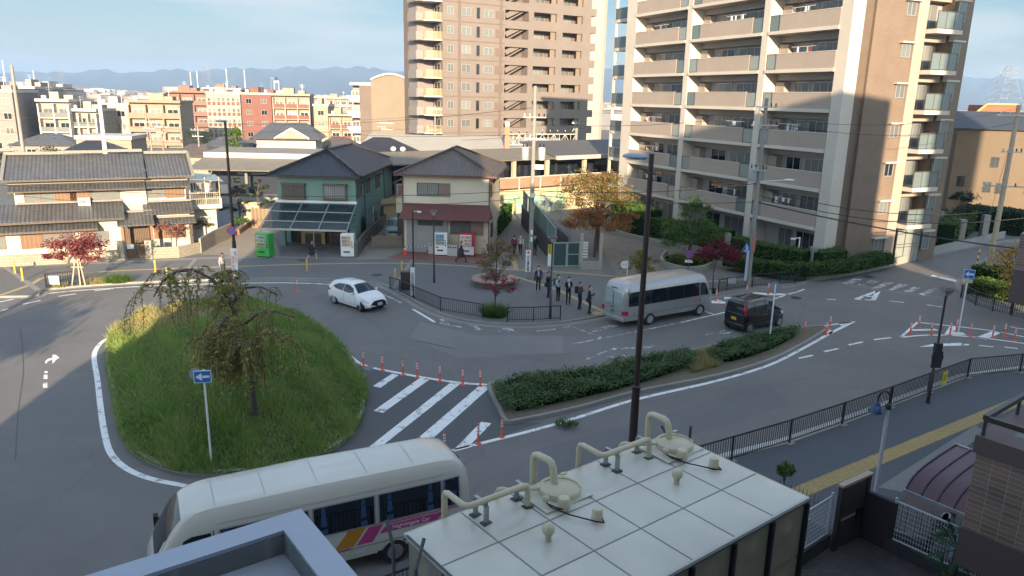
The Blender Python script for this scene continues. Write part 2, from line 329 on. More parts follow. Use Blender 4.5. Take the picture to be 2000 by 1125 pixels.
RED = mat('red_plastic', (.62, .03, .025), .4); ORANGE = mat('orange_plastic', (.72, .105, .045), .45, na=.06); YEL = mat('yellow_plastic', (.72, .40, .03), .5, na=.06); BLUE = mat('sign_blue', (.02, .16, .52), .4)
# ================================================================ ground, roads, pavements, markings
def sm(pts, n=5, closed=False):       # Catmull-Rom through 2-D/3-D points
    P = [Vector((p[0], p[1], 0)) for p in pts]; k = len(P); out = []
    rng = range(k) if closed else range(k - 1)
    for i in rng:
        a, b, c, d = (P[(i - 1) % k], P[i], P[(i + 1) % k], P[(i + 2) % k]) if closed else (P[max(i - 1, 0)], P[i], P[i + 1], P[min(i + 2, k - 1)])
        for j in range(n):
            t = j / n; out.append(.5 * ((2 * b) + (c - a) * t + (2 * a - 5 * b + 4 * c - d) * t * t + (3 * b - a - 3 * c + d) * t ** 3))
    if not closed: out.append(P[-1])
    return out
def GP(pts, z=0): return [G(x, y, z) for x, y in pts]
def offs(P, d, closed=False):
    out = []; k = len(P)
    for i in range(k):
        a = P[(i - 1) % k] if closed or i > 0 else P[i]; b = P[(i + 1) % k] if closed or i < k - 1 else P[i]
        t = (b - a); t.z = 0; t.normalize(); out.append(P[i] + Vector((-t.y, t.x, 0)) * d)
    return out
def ribbon(mb, P, d0, d1, z, m=0, closed=False):
    a, b = offs(P, d0, closed), offs(P, d1, closed); k = len(P); n = k if closed else k - 1
    v = [(p.x, p.y, z) for p in a] + [(p.x, p.y, z) for p in b]
    return mb.add(v, [(i, (i + 1) % k, k + (i + 1) % k, k + i) if d1 > d0 else (i, k + i, k + (i + 1) % k, (i + 1) % k) for i in range(n)], m)
def wallrib(mb, P, d0, d1, z0, z1, m=0, closed=False):   # upright strip with a thickness following a line
    a, b = offs(P, d0, closed), offs(P, d1, closed); k = len(P)
    v = [(p.x, p.y, z) for z in (z0, z1) for q in (a, b) for p in q]; f = []
    for i in range(k if closed else k - 1):
        j = (i + 1) % k
        f += [(i, j, 2 * k + j, 2 * k + i), (k + j, k + i, 3 * k + i, 3 * k + j), (2 * k + i, 2 * k + j, 3 * k + j, 3 * k + i)]
    if not closed: f += [(0, 2 * k, 3 * k, k), (k - 1, 2 * k - 1, 4 * k - 1, 3 * k - 1)]
    return mb.add(v, f, m)
from mathutils.geometry import tessellate_polygon
def flat(name, pts, z, m, kind='structure'):
    P = [Vector((p[0], p[1], 0)) for p in pts]; g = MB(); g.v = [(p.x, p.y, z) for p in P]
    for a, b, c in tessellate_polygon([P]):
        q = (a, b, c) if (P[b] - P[a]).cross(P[c] - P[a]).z > 0 else (a, c, b)
        g.f.append(q); g.m.append(0)
    o = obj(name, g, m); o['kind'] = kind; return o
GRND = mat('town_ground', (.17, .165, .145), .95, ns=.05, na=.35, grime=.2)
g = MB(); g.add([(-6000, -300, -.06), (6000, -300, -.06), (6000, 9000, -.06), (-6000, 9000, -.06)], [(0, 1, 2, 3)]); struct('ground', g, GRND)
g = MB(); g.add([(-90, -30, 0), (80, -30, 0), (80, 84, 0), (-90, 84, 0)], [(0, 1, 2, 3)]); struct('road', g, ASPH)
# far pavement
kerb_px = [(0, 582), (95, 567), (250, 555), (400, 549), (520, 546), (600, 547), (690, 551), (745, 558), (790, 580), (830, 603), (880, 622), (940, 633), (1010, 637), (1090, 633), (1150, 624), (1210, 611), (1290, 596), (1390, 579), (1480, 566), (1560, 555), (1588, 547), (1640, 531), (1700, 518), (1790, 503), (1870, 487), (1950, 474)]
kerbA = sm([Vector((-75, 34, 0)), Vector((-52, 43.5, 0))] + GP(kerb_px) + [Vector((62, 77, 0))], 5)
flat('pavement', list(kerbA) + [(62, 83), (-75, 83)], .10, PAVE)
g = MB(); wallrib(g, kerbA, -.01, .16, -.02, .125); ribbon(g, kerbA, -.42, -.01, .012, 1); struct('kerb', g, [KERB, CONC])
# right-hand corner pavement
kR = sm(GP([(2120, 640), (2060, 622), (2000, 610), (1950, 598), (1910, 584), (1885, 570), (1878, 555), (1890, 540), (1925, 520), (1965, 503)]) + [Vector((62, 66, 0))], 5)
flat('corner_pavement', list(kR) + [(80, 60), (80, 42)], .101, PAVE)
g = MB(); wallrib(g, kR, -.16, .01, -.02, .125); ribbon(g, kR, .01, .40, .012, 1); struct('corner_kerb', g, [KERB, CONC])
# near pavement beside the railing
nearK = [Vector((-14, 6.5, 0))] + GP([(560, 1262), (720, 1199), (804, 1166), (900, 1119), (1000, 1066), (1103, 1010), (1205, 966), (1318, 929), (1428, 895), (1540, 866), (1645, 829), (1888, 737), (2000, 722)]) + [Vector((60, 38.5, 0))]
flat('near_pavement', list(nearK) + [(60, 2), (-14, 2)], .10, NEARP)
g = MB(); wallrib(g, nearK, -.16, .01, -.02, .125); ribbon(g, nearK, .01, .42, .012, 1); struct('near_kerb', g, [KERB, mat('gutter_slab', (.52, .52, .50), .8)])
TACT = brickmat('tactile_yellow', (.40, .29, .115), (.34, .25, .10), (.20, .15, .07), .30, .30, .012, 0, .75); NT = stripes('tactile_ridged', (.42, .31, .13), (.27, .20, .085), .145, .45, 0, .75, bump=.8)
g = MB(); P = GP([(1535, 974), (1590, 949), (2010, 775)], .1); 
for i in range(len(P) - 1):
    a, b = P[i], P[i + 1]
    ribbon(g, [a, b], -.3, .3, .106)
struct('near_tactile_strip', g, TACT)
g = MB(); l = MB()
for d in (-.2, -.1, 0, .1, .2): wallrib(l, [P[0], P[-1]], d - .02, d + .02, .1055, .113)
struct('near_tactile_ridges', l, mat('tactile_ridge', (.46, .34, .14), .7, ns=5, na=.2))
g = MB()
ribbon(g, sm(GP([(-40, 592), (0, 577), (60, 556), (100, 539), (250, 528), (450, 521), (600, 516), (780, 514), (900, 519), (1010, 527), (1100, 532), (1240, 543), (1330, 549), (1420, 548), (1500, 541), (1570, 532)], .1), 3), -.15, .15, .105)
ribbon(g, GP([(1006, 540), (1090, 566), (1190, 614)], .1), -.15, .15, .105); ribbon(g, GP([(1002, 500), (1008, 527)], .1), -.2, .2, .1047)
ribbon(g, GP([(1158, 610), (1180, 615)], .1), -.3, .3, .108); struct('tactile_line', g, mat('far_tactile', (.46, .35, .17), .8, ns=5, na=.15))
g = MB()
for a, b, wd in (((8, 520), (75, 567), .35), ((768, 565), (808, 503), .3), ((345, 548), (385, 503), .25)): ribbon(g, GP([a, b], .1), -wd / 2, wd / 2, .107)
ribbon(g, GP([(0, 521), (140, 516), (240, 512), (420, 504), (560, 502), (690, 505), (800, 505), (945, 512), (1000, 522)], .1), -.25, .45, .1035); struct('concrete_edging', g, CONC)
# paved forecourts
g = MB(); g.poly(GP([(752, 505), (945, 512), (948, 495), (795, 487)], .1)); g.v = [(x, y, .108) for x, y, z in g.v]; struct('brick_forecourt', g, brickmat('red_brick_paving', (.28, .105, .08), (.23, .09, .07), (.16, .11, .09), .2, .1))
g = MB(); g.poly(GP([(548, 501), (690, 505), (690, 470), (560, 468)], .1)); g.v = [(x, y, .109) for x, y, z in g.v]; struct('carport_slab', g, mat('stained_concrete', (.17, .165, .155), .8, ns=1.5, na=.3, grime=.25))
g = MB(); g.poly(GP([(390, 497), (545, 503), (545, 490), (530, 455), (500, 430), (470, 440)], .1)); g.v = [(x, y, .107) for x, y, z in g.v]; struct('driveway', g, mat('driveway_concrete', (.30, .25, .20), .85, ns=3, na=.2))
g = MB(); g.poly(GP([(690, 505), (790, 503), (790, 470), (760, 430), (700, 470)], .1)); g.v = [(x, y, .106) for x, y, z in g.v]; struct('gravel_drive', g, mat('drive_gravel', (.26, .235, .20), .95, ns=25, na=.35))
g = MB(); g.poly(GP([(1205, 540), (1175, 480), (1170, 430), (1420, 455), (1500, 515), (1480, 530), (1330, 543)], .1)); g.v = [(x, y, .104) for x, y, z in g.v]
struct('stone_plaza', g, brickmat('stone_setts', (.17, .155, .13), (.24, .215, .18), (.11, .10, .09), .55, .28, .02))
g = MB(); g.poly(GP([(965, 528), (1180, 535), (1180, 515), (1050, 440), (1000, 428), (990, 470)], .1)); g.v = [(x, y, .1025) for x, y, z in g.v]; struct('alley_path', g, mat('alley_concrete', (.21, .19, .165), .85, ns=3, na=.16))
g = MB(); g.poly(GP([(1430, 1220), (1570, 1012), (1640, 1040), (1745, 985), (1800, 950), (1760, 935), (1905, 843), (2150, 960), (2150, 1300), (1500, 1300)], .1)); g.v = [(x, y, .104) for x, y, z in g.v]
struct('yard_paving', g, brickmat('yard_pavers', (.055, .05, .052), (.075, .068, .066), (.03, .03, .03), .3, .15, .012))
g = MB(); g.poly(GP([(1715, 952), (1905, 830), (1925, 845), (1765, 962)], .1)); g.v = [(x, y, .108) for x, y, z in g.v]; struct('boundary_slab', g, mat('boundary_concrete', (.20, .20, .19), .85))
g = MB(); g.poly(GP([(1775, 955), (1770, 1010), (1950, 1075), (2010, 1000), (1960, 900), (1860, 890)], .1)); g.v = [(x, y, .109) for x, y, z in g.v]; struct('shed_floor', g, brickmat('shed_pavers', (.10, .065, .06), (.075, .05, .05), (.05, .04, .04), .2, .1))
# hatched area darker asphalt between island and median
isl_px = [(208, 690), (222, 652), (262, 622), (330, 603), (400, 592), (470, 592), (540, 600), (592, 622), (642, 657), (682, 697), (708, 742), (713, 787), (700, 832), (665, 872), (600, 905), (520, 922), (430, 930), (350, 925), (290, 905), (250, 875), (232, 835), (222, 780), (212, 735)]
ISL = sm(GP(isl_px), 4, True)
med_px = [(958, 758), (975, 752), (1040, 745), (1130, 735), (1240, 714), (1350, 690), (1460, 665), (1560, 646), (1600, 641), (1612, 645), (1600, 653), (1560, 677), (1500, 706), (1400, 736), (1240, 768), (1130, 798), (1010, 824), (990, 824), (978, 800)]
MED = sm(GP(med_px), 3, True)
g = MB(); P = GP([(690, 705), (715, 717), (830, 740), (960, 755), (990, 825), (1060, 825), (920, 872), (700, 926), (560, 950), (600, 905), (690, 850), (715, 800)])
flat('hatched_asphalt', P, .004, DARKASPH)
g = MB(); ribbon(g, ISL, -1.15, 0, .003, 0, True); struct('island_margin', g, asphalt('margin_asphalt', (.10, .085, .07), .3, 60, False))
g = MB(); wallrib(g, ISL, -.16, .0, -.02, .17, 0, True); wallrib(g, MED, 0, .15, -.02, .16, 0, True); struct('island_kerb', g, KERB)
g = MB(); ribbon(g, sm(GP([(1000, 828), (1130, 803), (1240, 772), (1400, 740), (1500, 711), (1560, 682)]), 3), -.75, -.05, .0035); struct('median_margin', g, asphalt('gutter_asphalt', (.16, .155, .145), .3, 60, False))
ICEN = sum(ISL, Vector()) / len(ISL)
def isl_z(t): return .12 + .75 * (1 - t * t)
g = MB(); nI = len(ISL); rings = [1, .85, .65, .4, .15]
for t in rings: g.v += [tuple(ICEN + (p - ICEN) * t + Vector((0, 0, isl_z(t)))) for p in ISL]
for r in range(len(rings) - 1):
    for i in range(nI):
        j = (i + 1) % nI; g.f.append((r * nI + i, r * nI + j, (r + 1) * nI + j, (r + 1) * nI + i)); g.m.append(0)
g.f.append(tuple((len(rings) - 1) * nI + i for i in range(nI))); g.m.append(0)
if sum((ISL[i].x * ISL[(i + 1) % nI].y - ISL[(i + 1) % nI].x * ISL[i].y) for i in range(nI)) < 0: g.f = [f[::-1] for f in g.f]
SOIL = mat('soil', (.07, .07, .035), .95, ns=2, na=.4); struct('island_mound', g, SOIL)
flat('median_bed', MED, .15, mat('median_soil', (.14, .12, .08), .95, ns=4, na=.4))
# ---- older and newer patches of asphalt
for i, (pts, cc) in enumerate((([(250, 572), (520, 560), (560, 590), (300, 600)], (.15, .145, .138)), ([(1040, 880), (1330, 800), (1500, 745), (1540, 790), (1300, 870), (1060, 940)], (.138, .136, .134)), ([(820, 628), (930, 655), (1100, 655), (1100, 690), (900, 700), (800, 660)], (.188, .18, .17)), ([(1640, 600), (1850, 615), (1830, 640), (1650, 625)], (.155, .15, .145)), ([(20, 760), (110, 740), (120, 880), (10, 900)], (.16, .152, .144)))): flat('road_patch', GP(pts), .0022 + .0002 * i, asphalt('patch_asphalt_%d' % i, cc, .35, 60, False))
# ---- painted markings
lines = MB(); shapes = MB(); worn = MB()
ZM = .0085
def ln(mb, pts, wd=.15, s=0, z=ZM): ribbon(mb, sm(GP(pts), s) if s else GP(pts), -wd / 2, wd / 2, z)
def pg(mb, pts, z=ZM):
    P = [(p.x, p.y, z) for p in GP(pts)]
    a = sum(P[i][0] * P[(i + 1) % len(P)][1] - P[(i + 1) % len(P)][0] * P[i][1] for i in range(len(P)))
    mb.poly(P if a > 0 else P[::-1])
def cr(o, s, pts): return [(o[0] + x / s, o[1] + y / s) for x, y in pts]
ln(lines, [(380, 952), (350, 947), (290, 934), (245, 914), (216, 885), (204, 845), (197, 800), (190, 740), (184, 702), (188, 682), (205, 664), (235, 651)], .22, 4)
ln(lines, [(578, 620), (620, 643), (660, 673), (690, 701), (715, 715), (770, 727), (830, 738), (900, 748), (962, 752)], .2, 4)
ln(lines, [(640, 942), (740, 919), (920, 871), (1040, 841), (1130, 815), (1240, 781), (1400, 744), (1500, 714), (1560, 685), (1620, 652), (1668, 628)], .2, 4)
ln(lines, [(985, 748), (1130, 737), (1240, 716), (1350, 692), (1460, 668), (1555, 647), (1600, 638), (1664, 629)], .16, 3)
ln(lines, [(0, 590), (95, 573), (250, 561), (400, 555), (520, 552.5), (600, 553.5), (690, 558)], .18, 3)
for a in ([(728, 754.5), (743, 757.6), (779, 733), (766, 730)], [(730, 802.4), (748, 806.6), (841, 740), (820, 738.5)], [(880, 747.4), (901, 748.5), (700, 908), (664, 918)], [(938, 752), (957, 757), (790, 906), (745, 917)], [(885, 880), (915, 873), (960, 827), (940, 824)],
          cr((1550, 460), 4.444, [(185, 795), (235, 775), (345, 835), (320, 862)]), cr((1550, 460), 4.444, [(385, 765), (520, 742), (420, 790)])): pg(shapes, a)
for a, b in (((1560, 700), (1588, 694)), ((1610, 687), (1637, 681)), ((1657, 674), (1685, 668)), ((1707, 663.5), (1740, 659.5)), ((1912, 675), (1940, 677.5)), ((1962, 678), (1988, 681)), ((1616, 584.5), (1633, 585.5)), ((1737, 588), (1766, 591)), ((1810, 595.5), (1843, 600))): ln(lines, [a, b], .15)
for a, b in (((1550, 573), (1571, 565)), ((1972, 638), (2010, 645)), ((0, 608), (16, 603)), ((45, 594.5), (79, 587)), ((114, 579), (148, 574)), ((184, 568), (222, 564)), ((1790, 629.5), (1850, 636))): ln(lines, [a, b], .15)
ln(lines, [(1759, 659), (1815, 654.5), (1885, 657), (1950, 664), (2020, 674)], .17, 3); ln(lines, [(1850, 636), (1930, 645), (2010, 660)], .15, 2); ln(lines, [(1759, 659), (1792, 629.5)], .15); ln(lines, [(1780, 645), (1830, 644)], .3)
for a in ([(1843, 655), (1860, 656), (1872, 638), (1855, 637)], [(1902, 660), (1928, 663), (1958, 649), (1938, 647)], [(1794, 678), (1820, 672.5), (1876, 669.5), (1884, 675), (1840, 676)], [(1876, 672), (1893, 672), (1893, 674.5), (1880, 675)]): pg(shapes, a)
for a in ([(420, 415), (530, 372), (605, 380), (490, 425)], [(620, 410), (660, 388), (745, 398), (695, 418)], [(670, 462), (800, 405), (875, 410), (745, 460)], [(815, 470), (920, 420), (1000, 428), (850, 478)], [(945, 490), (1040, 447), (1105, 455), (1010, 500)], [(1075, 512), (1180, 470), (1235, 480), (1135, 522)], [(555, 430), (570, 420), (635, 432), (600, 440)], [(1210, 462), (1225, 452), (1255, 457), (1245, 466)]): pg(worn, cr((1550, 460), 4.444, a), .013)
pg(shapes, cr((1550, 460), 4.444, [(1188, 350), (1215, 345), (1478, 405), (1470, 421)]))
for a, b, wd in (((545, 552), (727, 482), .28), ((735, 482), (690, 560), .3), ((600, 531), (700, 527), .2), ((525, 552), (590, 559), .2), ((620, 560), (700, 560), .2)): ln(shapes, cr((1550, 460), 4.444, [a, b]), wd)
# left turn arrow
o3 = (0, 600)
for a in ([(270, 475), (298, 475), (298, 507), (270, 507)], [(275, 425), (300, 425), (298, 452), (273, 452)], [(280, 402), (300, 402), (300, 415), (279, 415)], [(330, 298), (352, 300), (374, 318), (352, 332), (330, 358), (328, 330), (303, 340), (290, 356), (283, 352), (284, 340), (300, 325), (328, 318)]): pg(shapes, cr(o3, 3.215, a))
# bus bay letters and arrows, mostly worn away
o4 = (1150, 500)
for a in ([(0, 727), (90, 705), (150, 685), (300, 670), (240, 690), (120, 705)], [(25, 745), (30, 735), (120, 722), (130, 730)], [(150, 708), (190, 698), (195, 706), (160, 714)], [(210, 695), (285, 683), (290, 690), (215, 702)], [(95, 792), (120, 788), (137, 802), (110, 808)], [(1245, 767), (1330, 745), (1335, 736), (1425, 726), (1375, 757), (1320, 760)], [(1270, 742), (1320, 722), (1335, 728), (1290, 744)],
          [(1140, 768), (1165, 755), (1175, 763), (1150, 774)], [(1175, 758), (1215, 748), (1215, 756), (1180, 765)], [(-15, 995), (45, 980), (68, 988), (10, 1014), (-30, 1010)], [(80, 960), (130, 938), (145, 946), (95, 966)], [(145, 935), (180, 925), (188, 932), (150, 944)], [(190, 912), (215, 897), (302, 892), (270, 912), (230, 924)], [(305, 908), (385, 889), (400, 900), (330, 912)], [(400, 898), (460, 888), (462, 902), (410, 905)], [(518, 905), (545, 882), (640, 873), (605, 897), (550, 913)], [(310, 990), (335, 966), (370, 966), (385, 988), (345, 994)], [(160, 988), (185, 978), (200, 990), (175, 995)], [(200, 982), (235, 985), (255, 976), (245, 994), (215, 996)]): pg(worn, cr(o4, 5, a))
o2 = (600, 500)
for a in ([(1285, 622), (1310, 613), (1362, 616), (1375, 638), (1330, 646)], [(1278, 652), (1340, 648), (1378, 652), (1412, 682), (1350, 674)], [(1575, 670), (1640, 663), (1665, 690), (1692, 712), (1640, 710)], [(1615, 712), (1690, 712), (1727, 722), (1650, 726)], [(1895, 712), (1955, 697), (2010, 718), (2030, 738), (1960, 740)], [(1410, 676), (1505, 692), (1508, 702), (1412, 686)], [(1855, 732), (1890, 728), (1900, 738), (1862, 740)]): pg(worn, cr(o2, 5, a))
ln(lines, cr(o2, 5, [(1030, 518), (1248, 648)]), .18); ln(worn, cr(o2, 5, [(740, 372), (920, 458)]), .16); ln(worn, [(1048, 647), (1085, 643)], .16); ln(worn, [(1100, 640), (1115, 637)], .14)
ln(worn, [(1117, 638), (1168, 657)], .09); ln(worn, [(1120, 672), (1180, 660), (1250, 646.5), (1330, 630)], .13); ln(lines, [(1330, 630), (1416, 610)], .14); ln(lines, [(1376, 608), (1394, 614)], .12)
for a in (cr(o4, 5, [(1195, 440), (1255, 425), (1340, 452), (1330, 465), (1200, 462)]), cr(o4, 5, [(1320, 405), (1330, 400), (1410, 403), (1380, 415), (1325, 425)]), cr(o4, 5, [(1595, 365), (1600, 355), (1945, 370), (1940, 385), (1700, 382)])): pg(shapes, a)
ln(lines, [(1490, 589), (1508, 585), (1552, 571)], .15)
for nm, mb, m in (('edge_line_marking', lines, PAINT), ('painted_marking', shapes, PAINT), ('worn_marking', worn, WORN)): struct(nm, mb, m)
g = MB(); pg(g, cr((1550, 460), 4.444, [(270, 392), (420, 432), (900, 505), (1290, 558), (1290, 530), (720, 455), (430, 405)]), .006); pg(g, [(708, 720), (722, 713), (733, 717), (720, 725)], .012); struct('concrete_band', g, mat('band_concrete', (.19, .20, .20), .8))
g = MB()
for c, r in (((1697, 541), .4), ((1555, 582), .35), ((590, 509), .3), ((736, 537), .4), ((950, 602), .25)):
    p = G(*c, .1 if c[0] < 1200 and c[1] < 560 else 0); g.lathe([(0, 0), (r, 0), (r, .006), (0, .006)], (p.x, p.y, p.z + .004), 20)
struct('manhole_cover', g, mat('manhole_iron', (.06, .058, .055), .6, .3, ns=30, na=.3))
g = MB()
for pts, wd in (([(811, 665), (850, 673), (888, 682)], .14), ([(888, 682), (960, 690), (1060, 694), (1150, 690)], .035), ([(575, 594.5), (590, 595.5)], .18), ([(688, 608), (722, 625), (745, 640), (760, 648)], .05), ([(1110, 742), (1250, 690), (1400, 655)], .03), ([(40, 640), (46, 720), (36, 800), (30, 900)], .04), ([(1500, 760), (1640, 720), (1800, 690)], .03)): ln(g, pts, wd, 4, .0045)
struct('tar_seam', g, mat('tar', (.07, .07, .075), .6))
# ---- hills
rnd = random.Random(4)
ridge = [(-400, 150), (-200, 147), (0, 143), (60, 141), (150, 142), (190, 139), (300, 141), (400, 136), (450, 138), (510, 134), (560, 133), (605, 136), (650, 133), (690, 132), (730, 135), (770, 139), (830, 142), (1000, 140), (1300, 138), (1600, 146), (1850, 150), (1900, 152), (2000, 156), (2300, 165)]
def ridge_y(x):
    for (a, b), (c, d) in zip(ridge, ridge[1:]):
        if a <= x <= c: return b + (d - b) * (x - a) / (c - a)
    return 150
g = MB(); nx, ny = 240, 12; YF = 5200
for i in range(nx):
    px = -400 + 2700 * i / (nx - 1); q = D(px, ridge_y(px), YF); hz = q.z + 9 * math.sin(px * .061) * math.sin(px * .021) + rnd.uniform(-2.5, 2.5)
    for j in range(ny):
        t = j / (ny - 1); prof = math.sin(t * math.pi / 2) ** 1.3
        yy = YF - 1500 * (1 - t); z = hz * prof * (1 + .16 * math.sin(px * .05 + t * 5) * math.sin(t * math.pi) + .1 * math.sin(px * .13 - t * 9) * math.sin(t * math.pi)) - 1
        g.v.append((q.x * yy / YF, yy, z))
for i in range(nx - 1):
    for j in range(ny - 1): g.f.append((i * ny + j, (i + 1) * ny + j, (i + 1) * ny + j + 1, i * ny + j + 1)); g.m.append(0)
struct('mountains', g, mat('forest_slope', (.07, .085, .075), 1, ns=.004, na=.4, spec=0), 180)
# ---- town on the plain: thousands of roofs reading as one mass
TOWN = leafmat('town_roofs', [(.08, .075, .07), (.18, .17, .16), (.34, .33, .31), (.15, .09, .07), (.40, .38, .35), (.12, .13, .14), (.28, .23, .18)], trans=0, rough=.8, pscale=.02)
g = MB()
for k in range(5200):
    y = 330 * (10 ** rnd.uniform(0, 1.0)); s = 1 + y / 1100; x = rnd.uniform(-.95, .95) * y
    a, b, h = rnd.uniform(5, 14) * s, rnd.uniform(5, 12) * s, rnd.choice((4, 5, 6, 6, 7, 8, 9)) * (1 if rnd.random() < .95 else 2.0)
    if y < 520: h = min(h, 7)
    g.cbox((x, y, h / 2 - .1), (a, b, h), 0, rnd.uniform(0, 1.5))
o = obj('distant_town', g, TOWN); o['kind'] = 'stuff'; tag(o, 'low hazy town of pale roofs spreading over the plain below the mountains', 'town')
# ---- haze
HZ = bpy.data.materials.new('haze_air'); HZ.use_nodes = True; t = HZ.node_tree; t.nodes.clear()
pv = t.nodes.new('ShaderNodeVolumePrincipled'); pv.inputs['Color'].default_value = (.50, .70, 1, 1); pv.inputs['Density'].default_value = 2.4e-4; pv.inputs['Anisotropy'].default_value = .1
mo = t.nodes.new('ShaderNodeOutputMaterial'); t.links.new(pv.outputs[0], mo.inputs['Volume'])
g = MB(); g.box(-6100, -320, -1.2, 6100, 9100, 205); o = obj('haze', g, HZ); o['kind'] = 'stuff'; o.display_type = 'WIRE'
# ================================================================ building helpers
def slab4(mb, q, th=.12, m=0):          # sloping roof plane with a thickness, q = 4 (or 3) corners anticlockwise seen from above
    q = [Vector(p) for p in q]; n = (q[1] - q[0]).cross(q[2] - q[0]).normalized(); k = len(q); b = [p - n * th for p in q]
    return mb.add(q + b, [tuple(range(k)), tuple(range(2 * k - 1, k - 1, -1))] + [(i, k + i, k + (i + 1) % k, (i + 1) % k) for i in range(k)], m)
PANES = {'curtain': CURT, 'dim': DCURT, 'dark': DGLASS, 'grey': GREYGL}
def window(par, W, H, loc, rz=0, kind='dark', fm=None, bars=1, grille=0, name='window'):
    fm = fm or ALU; key = (round(W, 2), round(H, 2), fm.name, bars, grille)
    def fr():
        b = MB(); t = .055
        b.box(-W / 2, -.05, 0, W / 2, .02, t); b.box(-W / 2, -.05, H - t, W / 2, .02, H); b.box(-W / 2, -.05, t, -W / 2 + t, .02, H - t); b.box(W / 2 - t, -.05, t, W / 2, .02, H - t)
        for i in range(bars): x = -W / 2 + W * (i + 1) / (bars + 1); b.box(x - t / 2, -.045, t, x + t / 2, .02, H - t)
        for i in range(grille): x = -W / 2 + W * (i + .5) / grille; b.box(x - .012, -.09, -.02, x + .012, -.07, H + .02)
        return b
    o = cached(key, name, fr, fm, par, loc, rz)
    cached((round(W, 2), round(H, 2), kind), 'pane', lambda: MB().box(-W / 2 + .03, -.02, .03, W / 2 - .03, .015, H - .03), PANES[kind], o, (0, 0, 0))
    return o
rb = random.Random(11)
# ================================================================ the photographer's building (its shadow falls over the square)
PH = thing('apartment_building', 'tall plain apartment block behind the viewer, its shadow lying over the square', 'apartment building', (0, -1.6, 0))
bm_ = MB(); pw = mat('plain_render', (.45, .43, .40), .8)
for x0, x1, h, d in ((-14.6, -13, 9.2, 14), (-13, 4, 25.2, 14), (4, 22, 19.2, 14), (22, 34.6, 27.2, 14), (34.6, 37.0, 17.0, 10), (40.5, 66, 37, 16)): bm_.box(x0, -d, 0, x1, 0, h)
obj('wall', bm_, pw, PH)
pl = MB(); pl.box(-24, -8, 0, -14.65, -.4, 5.9); obj('porch', pl, pw, PH); pl = MB(); pl.box(-15.9, -4, 7.0, -14.65, -.4, 8.9); obj('balcony', pl, pw, PH)
for k in range(7):
    for x in range(-13, 22, 5):
        if not (x > 3 and k > 5): window(PH, 2.4, 1.6, (x + 1.6, 0, 1 + 3 * k), math.pi, 'dark')
# ================================================================ large balcony apartment block on the right
AC = G(1600, 528); AR = math.atan2(.42, .908); FH = 2.95
AP = thing('apartment_building', 'beige eight storey apartment block with long balconies and a brown tiled side wall', 'apartment building', (AC.x, AC.y, 0), AR)
BEI = mat('beige_render', (.36, .29, .237), .75, ns=1.5, na=.04, grime=.08); WHC = mat('white_concrete', (.56, .50, .42), .7, ns=2, na=.04, grime=.1); GRYC = mat('grey_render', (.36, .325, .30), .8, na=.05, grime=.1)
BRT = brickmat('brown_wall_tile', (.225, .165, .12), (.20, .145, .105), (.15, .115, .09), .30, .075, .006, .5, .5, .2); BRT2 = brickmat('dark_wall_tile', (.165, .12, .09), (.15, .11, .08), (.12, .09, .07), .30, .075, .006, .5, .5, .2)
FROST = mat('frosted_panel', (.13, .165, .16), .22, na=.05, spec=.7, grime=.05); FROST2 = mat('pale_frosted_panel', (.24, .26, .235), .25, na=.05, spec=.7, grime=.05)
b = MB(); HT = FH * 8 + .6
b.box(1.9, 1.0, 0, 12.8, 29.0, HT, 0)
b.box(3.0, 29.0, 0, 12.8, 32.7, HT, 0)
b.box(2.4, 0, 0, 6.6, .99, HT, 1); b.box(10.6, 0, 0, 12.8, .99, HT, 1); b.box(1.2, .22, 0, 2.39, .99, HT, 2)
b.box(6.6, -.16, 0, 7.65, .985, HT, 3); b.box(0, -.12, 0, 1.19, .9, HT, 4); b.box(12.8, .0, 0, 12.85, 20, HT, 2)
for y0, y1 in ((8.0, 8.7), (18.0, 18.7), (27.2, 28.9)): b.box(-.06, y0, 0, 1.88, y1, HT, 4)
b.box(-.3, -.4, HT, 13.1, 33, HT + .4, 4)
obj('wall', b, [GRYC, BRT, BRT2, BEI, WHC], AP)
bays = ((.92, 7.98, (6.85, 7.98), None), (8.72, 17.98, (8.72, 9.95), (16.75, 17.98)), (18.72, 27.18, (18.72, 19.95), None))
bays = ((.92, 7.98, None, 6.85), (8.72, 17.98, 9.95, 16.75), (18.72, 27.18, 19.95, None))
